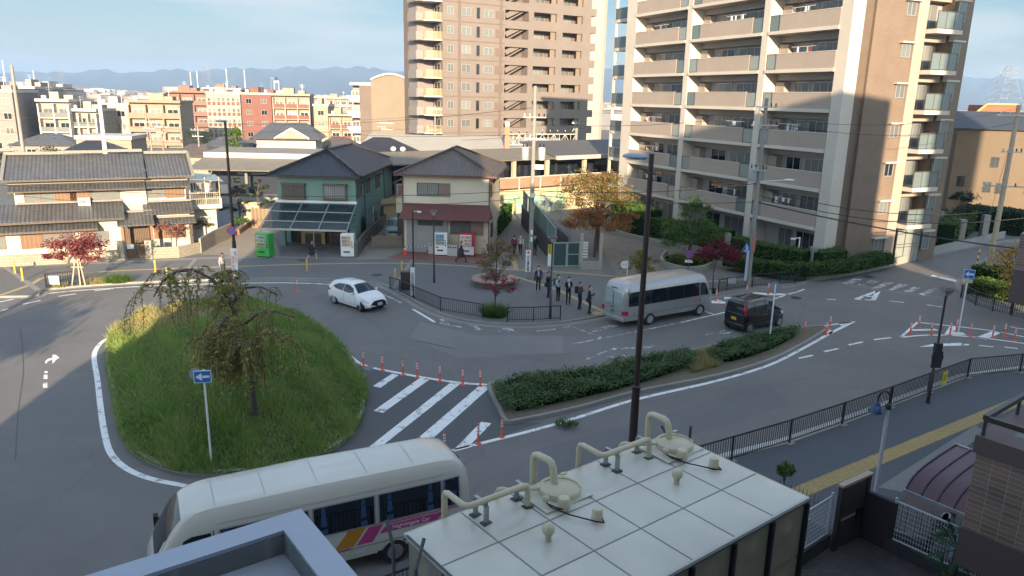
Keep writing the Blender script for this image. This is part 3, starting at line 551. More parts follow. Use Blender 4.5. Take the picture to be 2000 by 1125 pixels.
for k in range(1, 8):
    z = FH * k
    for bi, (y0, y1, g0, g1) in enumerate(bays):
        q = MB(); q.box(-.12, y0, z - .02, 1.88, y1, z + .24, 1)
        p0 = g0 or y0; p1 = g1 or y1
        q.box(-.05, p0, z + .24, .10, p1, z + 1.42, 0); q.box(-.08, p0 - .02, z + 1.42, .13, p1 + .02, z + 1.47, 1)
        for yy in (p0 + (p1 - p0) / 3, p0 + 2 * (p1 - p0) / 3): q.box(-.056, yy - .012, z + .26, -.048, yy + .012, z + 1.40, 2)
        q.box(1.35, y0, z - .55, 1.88, y1, z - .03, 2)
        bo = obj('balcony', q, [BEI, WHC, GRYC], AP)
        for ga, gb in ((y0, g0) if g0 else (0, 0), (g1, y1) if g1 else (0, 0)):
            if gb > ga:
                q = MB(); q.box(.02, ga + .05, z + .30, .05, gb - .05, z + 1.40, 0)
                for yy in (ga + .02, gb - .06): q.box(0, yy, z + .24, .06, yy + .04, z + 1.45, 1)
                q.box(0, ga + .06, z + 1.40, .06, gb - .06, z + 1.45, 1); q.box(0, ga + .06, z + .25, .06, gb - .06, z + .30, 1)
                obj('glass_panel', q, [FROST2 if rb.random() < .55 else FROST, BRONZE], bo)
        # air conditioner, tall meter cupboard and some washing on the balcony
        q = MB(); q.box(1.2, y1 - 1.0, z + .24, 1.85, y1 - .05, z + 2.25, 0); obj('meter_cupboard', q, BEI, bo)
        yy = y0 + .6; q = MB(); q.box(1.45, yy, z + .30, 1.75, yy + .8, z + .9, 0); q.lathe([(0, 0), (.22, 0), (.22, -.02), (0, -.02)], (1.44, yy + .35, z + .6), 12, 1, 'X'); obj('air_conditioner', q, [WHITE, GRYC], bo)
        if rb.random() < .62:
            q = MB(); L0 = y0 + rb.uniform(1.5, (y1 - y0) * .5); q.beam((.7, L0, z + 1.95), (.7, L0 + 2.4, z + 1.95), .03, .03, 0)
            for i in range(rb.randint(3, 9)):
                a = L0 + .1 + rb.random() * 2.2; hh = rb.uniform(.25, .6); q.box(.68, a, z + 1.93 - hh, .71, a + rb.uniform(.12, .3), z + 1.93, rb.choice((0, 0, 1, 2, 3)))
            obj('washing_line', q, [WHITE, K('navy_cloth', (.03, .04, .08)), K('red_cloth', (.30, .05, .04)), K('grey_cloth', (.2, .2, .21))], bo)
for k in range(8):
    z = FH * k + .28
    for bi, (y0, y1, g0, g1) in enumerate(bays):
        Lb = y1 - y0
        window(AP, Lb * .42, 2.0, (1.88, y0 + Lb * .30, z), -math.pi / 2, rb.choice(('curtain', 'dim', 'dark', 'dim')), ALU, 3)
        window(AP, Lb * .22, 2.0, (1.88, y0 + Lb * .68, z), -math.pi / 2, rb.choice(('curtain', 'dim', 'dark')), ALU, 1)
    # tiled side: small lintelled window, glazed balcony, corner bay window
    wz = FH * k + 1.15
    q = MB(); q.box(5.2, -.35, wz + 1.02, 6.75, 0, wz + 1.14); obj('lintel', q, WHC, AP)
    window(AP, .95, 1.0, (5.95, -.02, wz), 0, rb.choice(('grey', 'dim', 'dark')), ALU, 1)
    if k:
        q = MB(); z0 = FH * k; q.box(7.7, -1.05, z0 - .02, 10.55, .97, z0 + .30, 0); q.box(7.7, -.98, z0 + 1.52, 10.55, -.90, z0 + 1.57, 1)
        for x in (7.72, 8.65, 9.6, 10.5): q.box(x, -.97, z0 + .3, x + .04, -.91, z0 + 1.52, 1)
        bo = obj('balcony', q, [WHC, BRONZE], AP)
        for i, x in enumerate((7.77, 8.70, 9.65)): q = MB(); q.box(x, -.955, z0 + .36, x + .87, -.93, z0 + 1.5); obj('glass_panel', q, FROST, bo)
        q = MB(); q.box(7.7, .2, z0 - .55, 10.55, .95, z0 - .03); obj('beam', q, BEI, AP)
        q = MB(); z0 = FH * k; q.box(12.86, 3.0, z0 - .1, 14.3, 9.0, z0 + .25, 0); q.box(14.2, 3.0, z0 + .25, 14.28, 9.0, z0 + 1.45, 1); q.box(12.86, 3.0, z0 + .25, 14.19, 3.07, z0 + 1.45, 1); obj('balcony', q, [WHC, K('slate_panel', (.05, .05, .055), .4)], AP)
    window(AP, 1.5, 1.9, (9.3, .98, FH * k + .3), 0, rb.choice(('curtain', 'grey')), ALU, 1)
    q = MB(); q.box(10.55, -.45, wz + 1.32, 12.0, 0, wz + 1.46); obj('lintel', q, WHC, AP)
    q = MB(); q.box(10.75, -.32, wz - .1, 11.55, -.02, wz + 1.3, 0); q.box(10.72, -.34, wz - .14, 11.58, -.01, wz - .1, 1); q.box(10.72, -.34, wz - .1, 10.76, -.30, wz + 1.3, 1); q.box(11.54, -.34, wz - .1, 11.58, -.30, wz + 1.3, 1); obj('bay_window', q, [FROST, ALU], AP)
    # open gallery at the far end
    q = MB(); z0 = FH * k; q.box(.9, 29.02, z0 - .1, 2.98, 32.7, z0 + .22, 0); q.box(.9, 29.02, z0 + .22, .96, 32.7, z0 + 1.32, 1)
    for y in (30.2, 31.45): q.box(.87, y, z0 + .22, .90, y + .05, z0 + 1.34, 2)
    q.box(.87, 29.02, z0 + 1.32, .98, 32.7, z0 + 1.37, 2); obj('gallery', q, [WHC, K('gallery_glass', (.11, .135, .14), .2), ALU], AP)
    q = MB(); q.box(2.92, 30.0, z0 + .22, 2.98, 30.85, z0 + 2.2); obj('door', q, K('gallery_door', (.10, .09, .08), .5), AP)
q = MB(); q.box(.9, 32.55, 0, 1.15, 32.8, HT); obj('pillar', q, WHC, AP)
# entrance glazing on the tiled side
q = MB()
for x in (7.75, 8.7, 9.65, 10.5): q.box(x, -.3, 0, x + .05, -.22, 3.0)
for z in (0, 1.3, 1.55, 2.4, 2.95): q.box(7.75, -.29, z, 10.55, -.23, z + .05)
e_ = obj('entrance_frame', q, BRONZE, AP); q = MB(); q.box(7.78, -.262, .05, 10.52, -.255, 2.9); obj('pane', q, FROST2, e_)
# ================================================================ brown-grey tower
T0 = D(865, 193, 125); TR = R(31)
TW = thing('tower_block', 'tall taupe apartment tower with curved yellow balconies down its left edge', 'tower block', (T0.x, T0.y, 0), TR)
def TS(px, py): return onplane(px, py, (T0.x, T0.y), 31)
TAU = mat('taupe_render', (.185, .152, .132), .8, ns=.8, na=.05, grime=.1); TAUD = mat('dark_taupe_band', (.155, .118, .098), .8); YB = stripes('cream_balcony_rib', (.34, .265, .16), (.27, .205, .12), .7, .7, 0, .5, bump=.2); GRB = mat('grey_balcony', (.24, .21, .20), .8)  # TAUD: darker taupe for the core wall behind the front openings
xw = {n: TS(p, 150)[0] for n, p in dict(w1=880, g1=897, w2=908, s3=933, w4=957, l4=969, g2=977, s0=985, s1=1030, b0=1040, b1=1084, c0=1096, c1=1134, e=1150).items()}
fh = 2.93; NF = 15; z_ref = TS(908, 141)[1]      # window sill reference
off = z_ref % fh - .9
b = MB(); E_ = xw['e']
solid = [(0, xw['s0']), (xw['s1'], xw['b0']), (xw['b1'], xw['c0']), (xw['c1'], E_)]
for a, c in solid: b.box(a, 0, 0, c, 2.2, NF * fh + 1.5, 0)
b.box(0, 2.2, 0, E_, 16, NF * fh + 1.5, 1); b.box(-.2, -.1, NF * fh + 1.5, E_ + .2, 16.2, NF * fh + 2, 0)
for g_ in ('g1', 'g2'): b.box(xw[g_] - .25, -.03, 0, xw[g_] + .25, -.005, NF * fh, 2)
for k in range(NF):
    z = k * fh + off; b.box(-.02, -.05, z - .12, xw['s0'], -.006, z + .02, 2)
    for a, c in ((xw['s0'], xw['s1']), (xw['b0'], xw['b1']), (xw['c0'], xw['c1'])): b.box(a, 0, z - .55, c, 2.2, z + 1.05 if a > xw['s0'] else z + .75, 0)
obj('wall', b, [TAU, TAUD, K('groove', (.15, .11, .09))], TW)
for k in range(1, 12):
    z = k * fh + off
    window(TW, 1.1, 1.25, (xw['w1'], -.01, z + .9), 0, rb.choice(('grey', 'grey', 'dim')), ALU, 1)
    window(TW, 1.7, 1.25, (xw['w2'] + .2, -.01, z + .9), 0, rb.choice(('grey', 'curtain', 'dim')), ALU, 1)
    window(TW, .6, 1.7, (xw['s3'], -.01, z + .6), 0, 'dark', BRONZE, 0)
    window(TW, 1.8, 1.15, (xw['w4'] - .4, -.01, z + .9), 0, rb.choice(('grey', 'curtain')), ALU, 1)
    q = MB(); q.box(xw['l4'] - .2, -.06, z + .8, xw['l4'] + 1.3, -.008, z + 2.05); obj('louvre', q, K('louvre_brown', (.16, .11, .09)), TW)
    for nm, a, c in (('b', xw['b0'], xw['b1']), ('c', xw['c0'], xw['c1'])): window(TW, (c - a) * .62, 1.9, ((a + c) / 2 - .3, 2.19, z + .1), 0, rb.choice(('curtain', 'dim', 'dim')), ALU, 2); q = MB(); q.box(c - (c - a) * .22, .3, z + 1.05, c - .1, .4, z + 2.35); obj('screen', q, K('taupe_screen', (.22, .165, .11)), TW)
    q = MB(); a, c = xw['s0'] + .4, xw['s1'] - .4; q.beam((a, 1.2, z + .5), (c, 1.2, z + 2.5), 1.2, .18); q.beam((a, .5, z + 1.45), (c, .5, z + 3.2), .08, .8); obj('stair_flight', q, TAU, TW)
    q = MB(); q.box(E_, .6, z - .3, E_ + 1.6, 6, z + .95); obj('balcony', q, TAU, TW)
    # rounded balcony at the corner, plain slab balcony behind
    q = MB(); pr = [(-.5 - 2.3 * math.sin(t), -1.0 * math.cos(t) + 1.2) for t in [math.pi / 2 * i / 8 for i in range(9)]]
    pts = [(0.0, .2)] + pr + [(-2.8, 3.0), (0, 3.0)]; q.prism(pts[::-1] if sum(pts[i][0] * pts[(i + 1) % len(pts)][1] - pts[(i + 1) % len(pts)][0] * pts[i][1] for i in range(len(pts))) < 0 else pts, z - .25, z, 1)
    W = [Vector((0.0, .2, 0))] + [Vector((x, y, 0)) for x, y in pr]; wallrib(q, W, -.05, .05, z, z + 1.15, 0); wallrib(q, [Vector((-2.85, 1.3, 0)), Vector((-3.9, 1.6, 0)), Vector((-3.9, 5, 0))], -.05, .05, z - .2, z + 1.1, 2); q.box(-3.9, 3.01, z - .25, -.02, 5, z - .02, 1); q.box(-3.9, 1.65, z - .25, -2.81, 3.0, z - .02, 1)
    obj('curved_balcony', q, [YB, WHC, GRB], TW)
    window(TW, 2.2, 2.0, (-.02, 2.0, z + .1), -math.pi / 2, 'dark', ALU, 1)
b = MB(); b.box(-2.9, 3.6, 0, -.05, 7, NF * fh, 0); obj('rear_wing', b, GRB, TW)
# pale tower behind
p = D(1128, 200, 175); b = MB(); b.box(0, 0, 0, 5.2, 10, 62, 0); b.box(5.2, .2, 0, 5.9, 10, 62, 1)
for k in range(20): b.box(.02, -.01, 3 * k + 1, 5.18, -.005, 3 * k + 1.05, 2)
o = obj('tower_block', b, [stripes('white_ribbed_cladding', (.36, .34, .31), (.30, .285, .26), .8, .8, 0, .7, bump=.2), K('cladding_edge', (.25, .20, .16)), K('cladding_joint', (.4, .38, .35))], None, loc=(p.x, p.y, 0), rz=R(6)); tag(o, 'blank white tower standing behind the taupe apartment tower', 'tower block')
# ================================================================ apartment blocks beyond the railway
def bgblock(label, x0, x1, yt, Y, rz, depth, nfl, fh, wall, style, panel=None, cols=4, cat='apartment building', name='apartment_building', kinds=('dim', 'dark', 'grey'), trim=None):
    P = D(x0, yt, Y); W, _ = onplane(x1, yt, (P.x, P.y), rz); H = P.z
    t = thing(name, label, cat, (P.x, P.y, 0), R(rz)); trim = trim or WHC; panel = panel or wall
    b = MB(); b.box(0, 1.3 if style == 'balcony' else 0, -12, W, depth, H - .3, 0); b.box(-.2, -.2, H - .3, W + .2, depth + .2, H + .25, 1); obj('wall', b, [wall, trim], t)
    cw = W / cols
    if nfl > 2:
        for fx, sx, hz in ((rb.uniform(.15, .4), 3.2, 1.7), (rb.uniform(.55, .8), 1.8, 1.1)): q = MB(); q.box(W * fx, 2.5, H + .251, W * fx + min(sx, W * .3), 6, H + hz); obj('rooftop_hut', q, wall, t)
        q = MB(); a = W * rb.uniform(.2, .8); q.tube([(a, 3, H + .2), (a, 3, H + 2.8)], .04, 4); [q.beam((a - .7, 3, H + z), (a + .7, 3, H + z), .03, .03) for z in (2.1, 2.6)]; obj('aerial', q, STEEL, t)
        q = MB(); [q.box(W * f, 1.0, H + .251, W * f + .8, 1.5, H + .95) for f in (.1,)]; obj('air_conditioner', q, WHITE, t)
    for k in range(nfl):
        z = H - .6 - fh * (k + 1)
        if style == 'balcony':
            q = MB(); q.box(0, 0, z - .15, W, 1.3, z + .05, 1)
            for i in range(cols): q.box(i * cw + .18, .03, z + .05, (i + 1) * cw - .18, .12, z + 1.05, 0)
            for i in range(cols + 1): q.box(min(max(i * cw - .14, 0), W - .28), .0, z + .05, min(max(i * cw + .14, .28), W), 1.3, z + fh - .15, 1)
            obj('balcony', q, [panel, trim], t)
            for i in range(cols): window(t, cw * .62, 1.7, (cw * (i + .5), 1.28, z + .15), 0, rb.choice(kinds), ALU, 1)
        elif style == 'grid':
            q = MB(); q.box(0, -.12, z - .1, W, 0, z + .12, 1)
            for i in range(cols): q.box(i * cw + .25, -.08, z + .12, (i + 1) * cw - .25, -.004, z + 1.1, 0)
            obj('spandrel', q, [panel, trim], t)
            for i in range(cols): window(t, cw * .5, 1.0, (cw * (i + .5), -.01, z + 1.25), 0, rb.choice(('dark', 'dim')), trim, 1)
        else:
            for i in range(cols): window(t, min(1.6, cw * .6), 1.25, (cw * (i + .5), -.01, z + .9), 0, rb.choice(kinds), trim, 1)
    return t
BRICK = mat('red_brick_wall', (.20, .08, .06), .8, ns=2, na=.12); SALM = mat('salmon_wall', (.22, .13, .10), .8); CRM = mat('cream_render', (.31, .26, .19), .8, na=.05); OFFW = mat('offwhite_render', (.33, .30, .26), .8, na=.05); PKW = mat('pinkish_render', (.27, .22, .20), .8); GRW = mat('grey_blue_render', (.24, .26, .30), .8)
bgblock('dull pinkish block at the far left edge behind the tiled house', -60, 22, 176, 150, 14, 14, 5, 2.9, PKW, 'windows', cols=3)
bgblock('narrow white stepped block behind the tall leaning pole', 28, 66, 170, 165, 8, 14, 5, 3.0, OFFW, 'balcony', CRM, cols=2)
bgblock('grey blue block between two white apartment blocks', 62, 106, 172, 185, -4, 12, 5, 3.1, GRW, 'windows', cols=2)
bgblock('white apartment block with three rows of glazed balconies left of the floodlight mast', 70, 132, 195, 158, 6, 12, 4, 2.95, OFFW, 'balcony', GREYGL, cols=2)
bgblock('low white terrace with balcony railings beside the floodlight mast', 132, 186, 214, 160, 6, 10, 3, 2.95, OFFW, 'balcony', GREYGL, cols=3)
bgblock('plain white house block with few windows left of the yellowish flats', 188, 250, 203, 172, 12, 10, 3, 3.0, K('white_render', (.38, .36, .33), .8), 'windows', cols=2)
bgblock('yellowish block of flats with long pink balcony bands', 247, 350, 197, 168, 10, 12, 4, 2.95, CRM, 'balcony', K('pink_band', (.31, .21, .155), .8), cols=3, trim=K('pink_trim', (.31, .22, .165), .8))
bgblock('salmon red apartment block partly hidden behind the yellowish flats', 320, 404, 178, 215, 8, 14, 5, 2.95, SALM, 'balcony', SALM, cols=3, trim=K('salmon_trim', (.27, .14, .10), .8))
bgblock('apartment block with a white grid of columns and small red panels', 402, 468, 181, 212, 18, 14, 6, 2.9, OFFW, 'grid', BRICK, cols=7)
bgblock('red brick gable block with white framed windows', 470, 529, 182, 207, -6, 14, 5, 2.95, BRICK, 'windows', cols=2, kinds=('dark', 'dim'), trim=K('white_surround', (.42, .40, .36)))
bgblock('cream apartment block with red balcony fronts right of the brick gable', 531, 604, 184, 206, 10, 14, 5, 2.95, CRM, 'balcony', BRICK, cols=3, trim=K('cream_trim', (.32, .255, .18)))
bgblock('low cream block with red balcony fronts and open stairs', 642, 688, 224, 200, 6, 12, 4, 2.95, CRM, 'balcony', BRICK, cols=2, trim=K('cream_trim', (.32, .255, .18)))
bgblock('long muted red brick block seen above the white grid block', 395, 470, 172, 300, 6, 14, 6, 2.9, SALM, 'balcony', BRICK, cols=5)
bgblock('long low grey beige block far behind the low cream block', 612, 690, 190, 330, 4, 14, 5, 2.9, PKW, 'balcony', cols=6)
bgblock('cream stair tower between two red fronted blocks', 612, 640, 205, 204, 4, 10, 5, 2.95, K('stair_cream', (.30, .225, .155)), 'windows', cols=1)
bgblock('flat roofed cream house just behind the railway at the left', 148, 255, 268, 118, 10, 8, 1, 3.0, CRM, 'windows', cols=4, cat='house', name='house')
# block with the curved roof
P = D(724, 152, 148); W, _ = onplane(800, 152, (P.x, P.y), 4)
CRB = thing('apartment_building', 'tan apartment block with a bowed roof beside the taupe tower', 'apartment building', (P.x, P.y, 0), R(4))
b = MB(); n = 12; H = P.z
prof = [(W * i / n, H - .2 + 1.1 * math.sin(math.pi * i / n)) for i in range(n + 1)]
b.add([(x, 0, z) for x, z in prof] + [(W, 0, -12), (0, 0, -12)], [tuple(range(n + 2, -1, -1))], 0)
b.add([(0, 0, -12), (0, 14, -12), (0, 14, H - .2), (0, 0, H - .2)], [(0, 3, 2, 1)], 0)
b.box(W, .01, -12, W + 6.5, 14, H - .6, 0); b.box(W + 1.6, -.05, -12, W + 2.0, 0.0, H - .5, 1); b.box(W - .01, -.06, H - .62, W + 6.6, 14, H - .3, 1)
for k in range(6): b.box(W, -.06, H - 3.4 - 3 * k, W + 6.5, 0.005, H - 3.1 - 3 * k, 1)
TAN = mat('tan_tile_wall', (.215, .17, .125), .75, ns=1, na=.05); obj('wall', b, [TAN, WHC, TAUD], CRB)
b = MB(); 
for i in range(n): b.add([(prof[i][0], -.4, prof[i][1] + .08), (prof[i + 1][0], -.4, prof[i + 1][1] + .08), (prof[i + 1][0], 14, prof[i + 1][1] + .08), (prof[i][0], 14, prof[i][1] + .08), (prof[i][0], -.4, prof[i][1] - .25), (prof[i + 1][0], -.4, prof[i + 1][1] - .25)], [(0, 1, 2, 3), (4, 5, 1, 0)], 0)
obj('roof', b, WHC, CRB)
lw, _ = onplane(684, 160, (P.x, P.y), 4)
b = MB(); b.box(lw, 3.2, -12, -.02, 13, H - 1.2, 0); b.box(lw - .3, 1.2, H - 1.4, 0, 13, H - .9, 1); b.box(-2.4, 1.15, -12, -.02, 3.2, H - 1.4, 2); obj('balcony_wing', b, [K('wing_tan', (.26, .22, .18)), WHC, TAUD], CRB)  # wing walls in a slightly paler tan than the front
for k in range(6):
    z = H - 4.6 - 2.95 * k; q = MB(); q.box(lw, 1.2, z, -2.42, 3.2, z + .2, 1); q.box(lw, 1.2, z + .2, -2.42, 1.3, z + 1.25, 0); cx = (lw - 2.4) / 2
    q.add([(cx + 1.8 * math.cos(t), 1.17, z + 1.25 + 1.1 * math.sin(t)) for t in [math.pi + math.pi * i / 10 for i in range(11)]], [tuple(range(11))], 1); bo = obj('balcony', q, [TAN, WHITE], CRB)
    window(CRB, abs(lw) * .5, 1.9, ((lw - 2.4) / 2, 3.18, z + .25), 0, rb.choice(('grey', 'dim')), ALU, 2)
for k in range(5): window(CRB, 2.2, 1.6, (W + 5.0, 0, H - 5 - 3 * k), 0, 'dark', ALU, 0)
# far pair of high-rises
for x0, x1, yt, Y, lb, c in ((527, 536, 150, 1500, 'dark glass high-rise far off below the mountains', (.10, .14, .20)), (534, 545, 157, 1450, 'pale framed high-rise far off in front of the dark one', (.35, .36, .40))):
    P = D(x0, yt, Y); q = D(x1, yt, Y); t = thing('high_rise', lb, 'high-rise', (P.x, P.y, 0)); wd = q.x - P.x
    b = MB(); b.box(0, 0, -5, wd, 20, P.z, 0); obj('wall', b, mat('highrise_' + str(Y), c, .5), t)
    b = MB(); b.box(wd * .25, -.6, 2, wd * .8, -.02, P.z - 4, 0); obj('glazing', b, mat('highrise_glazing_' + str(Y), (.06, .10, .17), .3), t)
# ================================================================ houses
KAW = rooftile('grey_roof_tile', (.115, .115, .118), (.155, .15, .15)); KAWD = rooftile('dark_roof_tile', (.030, .028, .036), (.045, .042, .05), .3, .28, .5); KAWB = rooftile('brown_roof_tile', (.14, .105, .082), (.17, .13, .10), .30, .30, .5)
RIDG = mat('ridge_tile', (.24, .22, .19), .7, ns=6, na=.15); CWALL = mat('cream_house_wall', (.50, .46, .375), .8, ns=2, na=.03, grime=.1); WOOD = stripes('brown_shutter', (.26, .145, .075), (.19, .10, .05), .28, .8, 0, .6, bump=.4); WOODF = mat('wood_frame', (.24, .13, .07), .6); SLAT = stripes('timber_slats', (.20, .12, .06), (.07, .045, .03), .12, .6, 0, .6)
def roofplane(mb, a, b, c, d, th=.12): return slab4(mb, (a, b, c, d), th)
JP0 = G(376, 478, .1); JP = thing('house', 'old two storey house with grey tiled roofs, cream walls and brown shutters', 'house', (JP0.x, JP0.y, 0), R(28))
b = MB()
b.box(-11.8, 0, 0, -3.05, 6.2, 5.75); b.box(-3.04, .25, 0, -.15, 6.2, 5.65); b.box(-17.5, -1.6, 0, -5.1, -.01, 3.1); b.box(-17.5, 0.02, 0, -11.81, 5, 3.1); b.box(-3.0, -.9, 0, -.1, .24, 2.9)
b.add([(-11.8, 0, 5.75), (-11.8, 6.2, 5.75), (-11.8, 3.1, 7.2)], [(0, 2, 1)]); b.add([(-.15, .25, 5.65), (-.15, 6.2, 5.65), (-.15, 3.2, 7.1)], [(0, 1, 2)])
obj('wall', b, CWALL, JP)
rf = MB()
roofplane(rf, (-12.4, -.8, 5.85), (-2.95, -.8, 5.85), (-2.95, 3.1, 7.35), (-12.4, 3.1, 7.35)); roofplane(rf, (-2.95, 7, 5.85), (-12.4, 7, 5.85), (-12.4, 3.1, 7.35), (-2.95, 3.1, 7.35))
roofplane(rf, (-2.85, -.55, 5.85), (.45, -.55, 5.85), (.45, 3.2, 7.28), (-2.85, 3.2, 7.28)); roofplane(rf, (.45, 7, 5.8), (-2.85, 7, 5.8), (-2.85, 3.2, 7.28), (.45, 3.2, 7.28))
roofplane(rf, (-12.1, -1.0, 5.05), (-3.1, -1.0, 5.05), (-3.1, .0, 5.45), (-12.1, .0, 5.45), .1); roofplane(rf, (-3.0, -.75, 5.0), (.1, -.75, 5.0), (.1, .25, 5.4), (-3.0, .25, 5.4), .1)
roofplane(rf, (-17.9, -2.5, 3.0), (-4.75, -2.5, 3.0), (-4.75, 0, 3.95), (-17.9, 0, 3.95)); roofplane(rf, (-17.9, -2.6, 2.3), (-6.6, -2.6, 2.3), (-6.6, -1.6, 2.7), (-17.9, -1.6, 2.7), .1)
roofplane(rf, (-5.3, -2.9, 2.45), (-2.75, -2.9, 2.45), (-2.75, -.9, 3.15), (-5.3, -.9, 3.15)); roofplane(rf, (-3.4, -1.5, 3.05), (.25, -1.5, 3.05), (.25, 0.24, 3.7), (-3.4, 0.24, 3.7)); roofplane(rf, (-2.9, -1.8, 2.25), (.3, -1.8, 2.25), (.3, -.9, 2.62), (-2.9, -.9, 2.62), .1)
roofo = obj('roof', rf, KAW, JP)
rg = MB()
for a, c in (((-12.4, 3.1, 7.47), (-8.9, 3.1, 7.47)), ((-8.9, 3.1, 7.53), (-5.6, 3.1, 7.53)), ((-5.6, 3.1, 7.60), (-2.95, 3.1, 7.60)), ((-2.85, 3.2, 7.42), (.45, 3.2, 7.42)), ((-12.1, .02, 5.5), (-3.1, .02, 5.5)), ((-11.7, -.02, 4.02), (-4.8, -.02, 4.02)), ((-5.3, -.88, 3.2), (-2.75, -.88, 3.2)), ((-3.3, .2, 3.78), (.2, .2, 3.78)), ((-17.5, -1.62, 2.75), (-6.6, -1.62, 2.75)), ((-2.9, -.92, 2.66), (.25, -.92, 2.66)), ((-3.0, .23, 5.45), (.05, .23, 5.45))): rg.beam(a, c, .26, .22 if a[2] > 7 else .14)
for x in (-12.35, .42): rg.beam((x, -.8, 5.9), (x, 3.1, 7.4), .22, .14)
obj('ridge', rg, RIDG, roofo)
eb = MB()
for x0, x1, y, z in ((-12.4, -2.95, -.78, 5.72), (-2.85, .45, -.53, 5.72), (-17.9, -4.75, -2.48, 2.87), (-17.9, -6.6, -2.58, 2.19), (-12.1, -3.1, -.98, 4.95)): eb.box(x0, y, z - .05, x1, y + .1, z + .04)
obj('gutter', eb, K('gutter_brown', (.10, .07, .05)), JP)
for x, z, w, h, sh, y in ((-10.2, 4.05, 2.0, .95, 1, 0), (-5.9, 4.05, 2.0, .95, -1, 0), (-2.3, 4.05, 1.3, .95, 1, .25), (-9.2, .95, 2.1, .95, -1, -1.6), (-13.6, .95, 2.1, .95, -1, -1.6), (-6.9, .95, 1.9, .95, 0, -1.6)):
    wo = window(JP, w, h, (x, y - .01, z), 0, 'grey', WOODF, 1)
    if sh: q = MB(); a = x + sh * (w / 2 + .02); q.box(min(a, a + sh * 1.35), y - .09, z - .05, max(a, a + sh * 1.35), y - .01, z + h + .05); obj('shutter', q, WOOD, JP)
q = MB(); q.box(-2.8, -.99, .95, -.5, -.91, 2.05); obj('shutter', q, WOOD, JP)
q = MB(); q.box(-8.3, -.02, .95, -7.9, .0, 1.9); obj('panel', q, WOOD, JP)
# entrance porch, posts and slatted doors
q = MB(); q.box(-4.85, -1.0, 0, -3.1, -.95, 2.2, 0); obj('entrance_door', q, [SLAT, WOODF], JP)
for x in (-5.1, -3.1): q = MB(); q.box(x, -2.7, 0, x + .2, -2.5, 2.4); obj('porch_post', q, WOODF, JP)
q = MB(); q.box(-.09, -.88, .4, -.02, .2, 2.2, 0); q.box(-.2, -.95, 0, .05, -.85, 2.3, 0); obj('corner_boards', q, K('dark_timber', (.09, .055, .035)), JP)
# balcony annexe on its right side
q = MB(); q.box(-.1, 1.6, 0, 2.2, 6, 2.9, 0); q.box(-.1, .8, 2.9, 2.6, 6, 3.25, 0); q.box(2.48, .8, 3.25, 2.6, 6, 3.75, 0); obj('annexe', q, [K('annexe_white', (.52, .49, .42)),], JP)
q = MB()
for x, y in ((.2, .95), (2.5, .95), (2.5, 5.9), (1.4, .95)): q.box(x - .03, y - .03, 3.25, x + .03, y + .03, 5.5)
for z in (3.7, 4.2): q.box(.1, .93, z, 2.5, .97, z + .04); q.box(2.49, .95, z, 2.53, 5.9, z + .04)
for i in range(16): q.box(.2 + i * .15, .94, 3.27, .22 + i * .15, .96, 4.2)
obj('balcony_frame', q, K('cream_metal', (.50, .40, .24), .5), JP)
q = MB(); slab4(q, [(-.1, .5, 5.45), (2.8, .5, 5.2), (2.8, 6, 5.2), (-.1, 6, 5.45)], .04); obj('canopy', q, K('polycarbonate', (.22, .26, .27), .2), JP)
q = MB(); rr = random.Random(5)
for i in range(9): x = .4 + i * .22; q.box(x, 2.0, 4.9 - rr.uniform(.4, .9), x + .16, 2.03, 4.9, rr.choice((0, 1, 2)))
q.beam((.3, 2.015, 4.92), (2.4, 2.015, 4.92), .03, .03, 3); obj('washing_line', q, [WHITE, K('navy_cloth'), K('grey_cloth'), STEEL], JP)
q = MB(); q.box(-7.75, -.5, 3.72, -6.95, -.15, 4.32, 0); q.box(-7.7, -.55, 3.42, -7.62, -.1, 3.72, 0); q.box(-7.08, -.55, 3.42, -7.0, -.1, 3.72, 0); q.lathe([(.0, 0), (.22, 0), (.22, -.03), (.0, -.03)], (-7.45, -.5, 4.02), 16, 1, 'Y'); tag(obj('air_conditioner', q, [WHITE, K('fan_grey', (.25, .25, .25))], None), 'white air conditioner unit on the tiled lean-to roof of the old house', 'air conditioner')
SC.objects['air_conditioner' if 'air_conditioner' in SC.objects and SC.objects['air_conditioner'].parent is None else [o.name for o in SC.objects if o.name.startswith('air_conditioner') and o.parent is None][0]].matrix_world = Matrix.Translation(JP0 - Vector((0, 0, .1))) @ Matrix.Rotation(R(28), 4, 'Z')
# ---- green house
GH0 = G(548, 478, .1); GRNW = mat('green_render', (.18, .29, .25), .8, ns=2, na=.05, grime=.12); DKTR = mat('dark_trim', (.03, .028, .028), .5)
GH = thing('house', 'green two storey house with a dark hipped roof above a glazed carport', 'house', (GH0.x, GH0.y, 0), R(-2)); GW, GD = 6.45, 15
b = MB(); b.box(0, 0, 2.7, GW, GD, 5.95); b.box(0, 1.2, 0, GW - .1, GD, 2.69); b.box(0.1, -.2, 0, .5, .2, 2.7); b.box(GW - .5, -.3, 0, GW, .5, 2.7); b.box(GW - .2, .5, 0, GW, 1.4, 2.7); obj('wall', b, GRNW, GH)
e = .6; rf = MB(); z0, z1 = 5.95, 7.75; A, Bq, Cq, Dq = (-e, -e, z0), (GW + e, -e, z0), (GW + e, GD + e, z0), (-e, GD + e, z0); r1, r2 = (GW / 2, 3.6, z1), (GW / 2, GD - 3, z1)
slab4(rf, [A, Bq, r1], .14); slab4(rf, [Bq, Cq, r2, r1], .14); slab4(rf, [Cq, Dq, r2], .14); slab4(rf, [Dq, A, r1, r2], .14); ro = obj('roof', rf, KAWD, GH)
rg = MB(); ll = [(A, r1), (Bq, r1), (r1, r2), (Cq, r2), (Dq, r2)]
for p, q in ll: rg.beam(Vector(p) + Vector((0, 0, .06)), Vector(q) + Vector((0, 0, .06)), .2, .14)
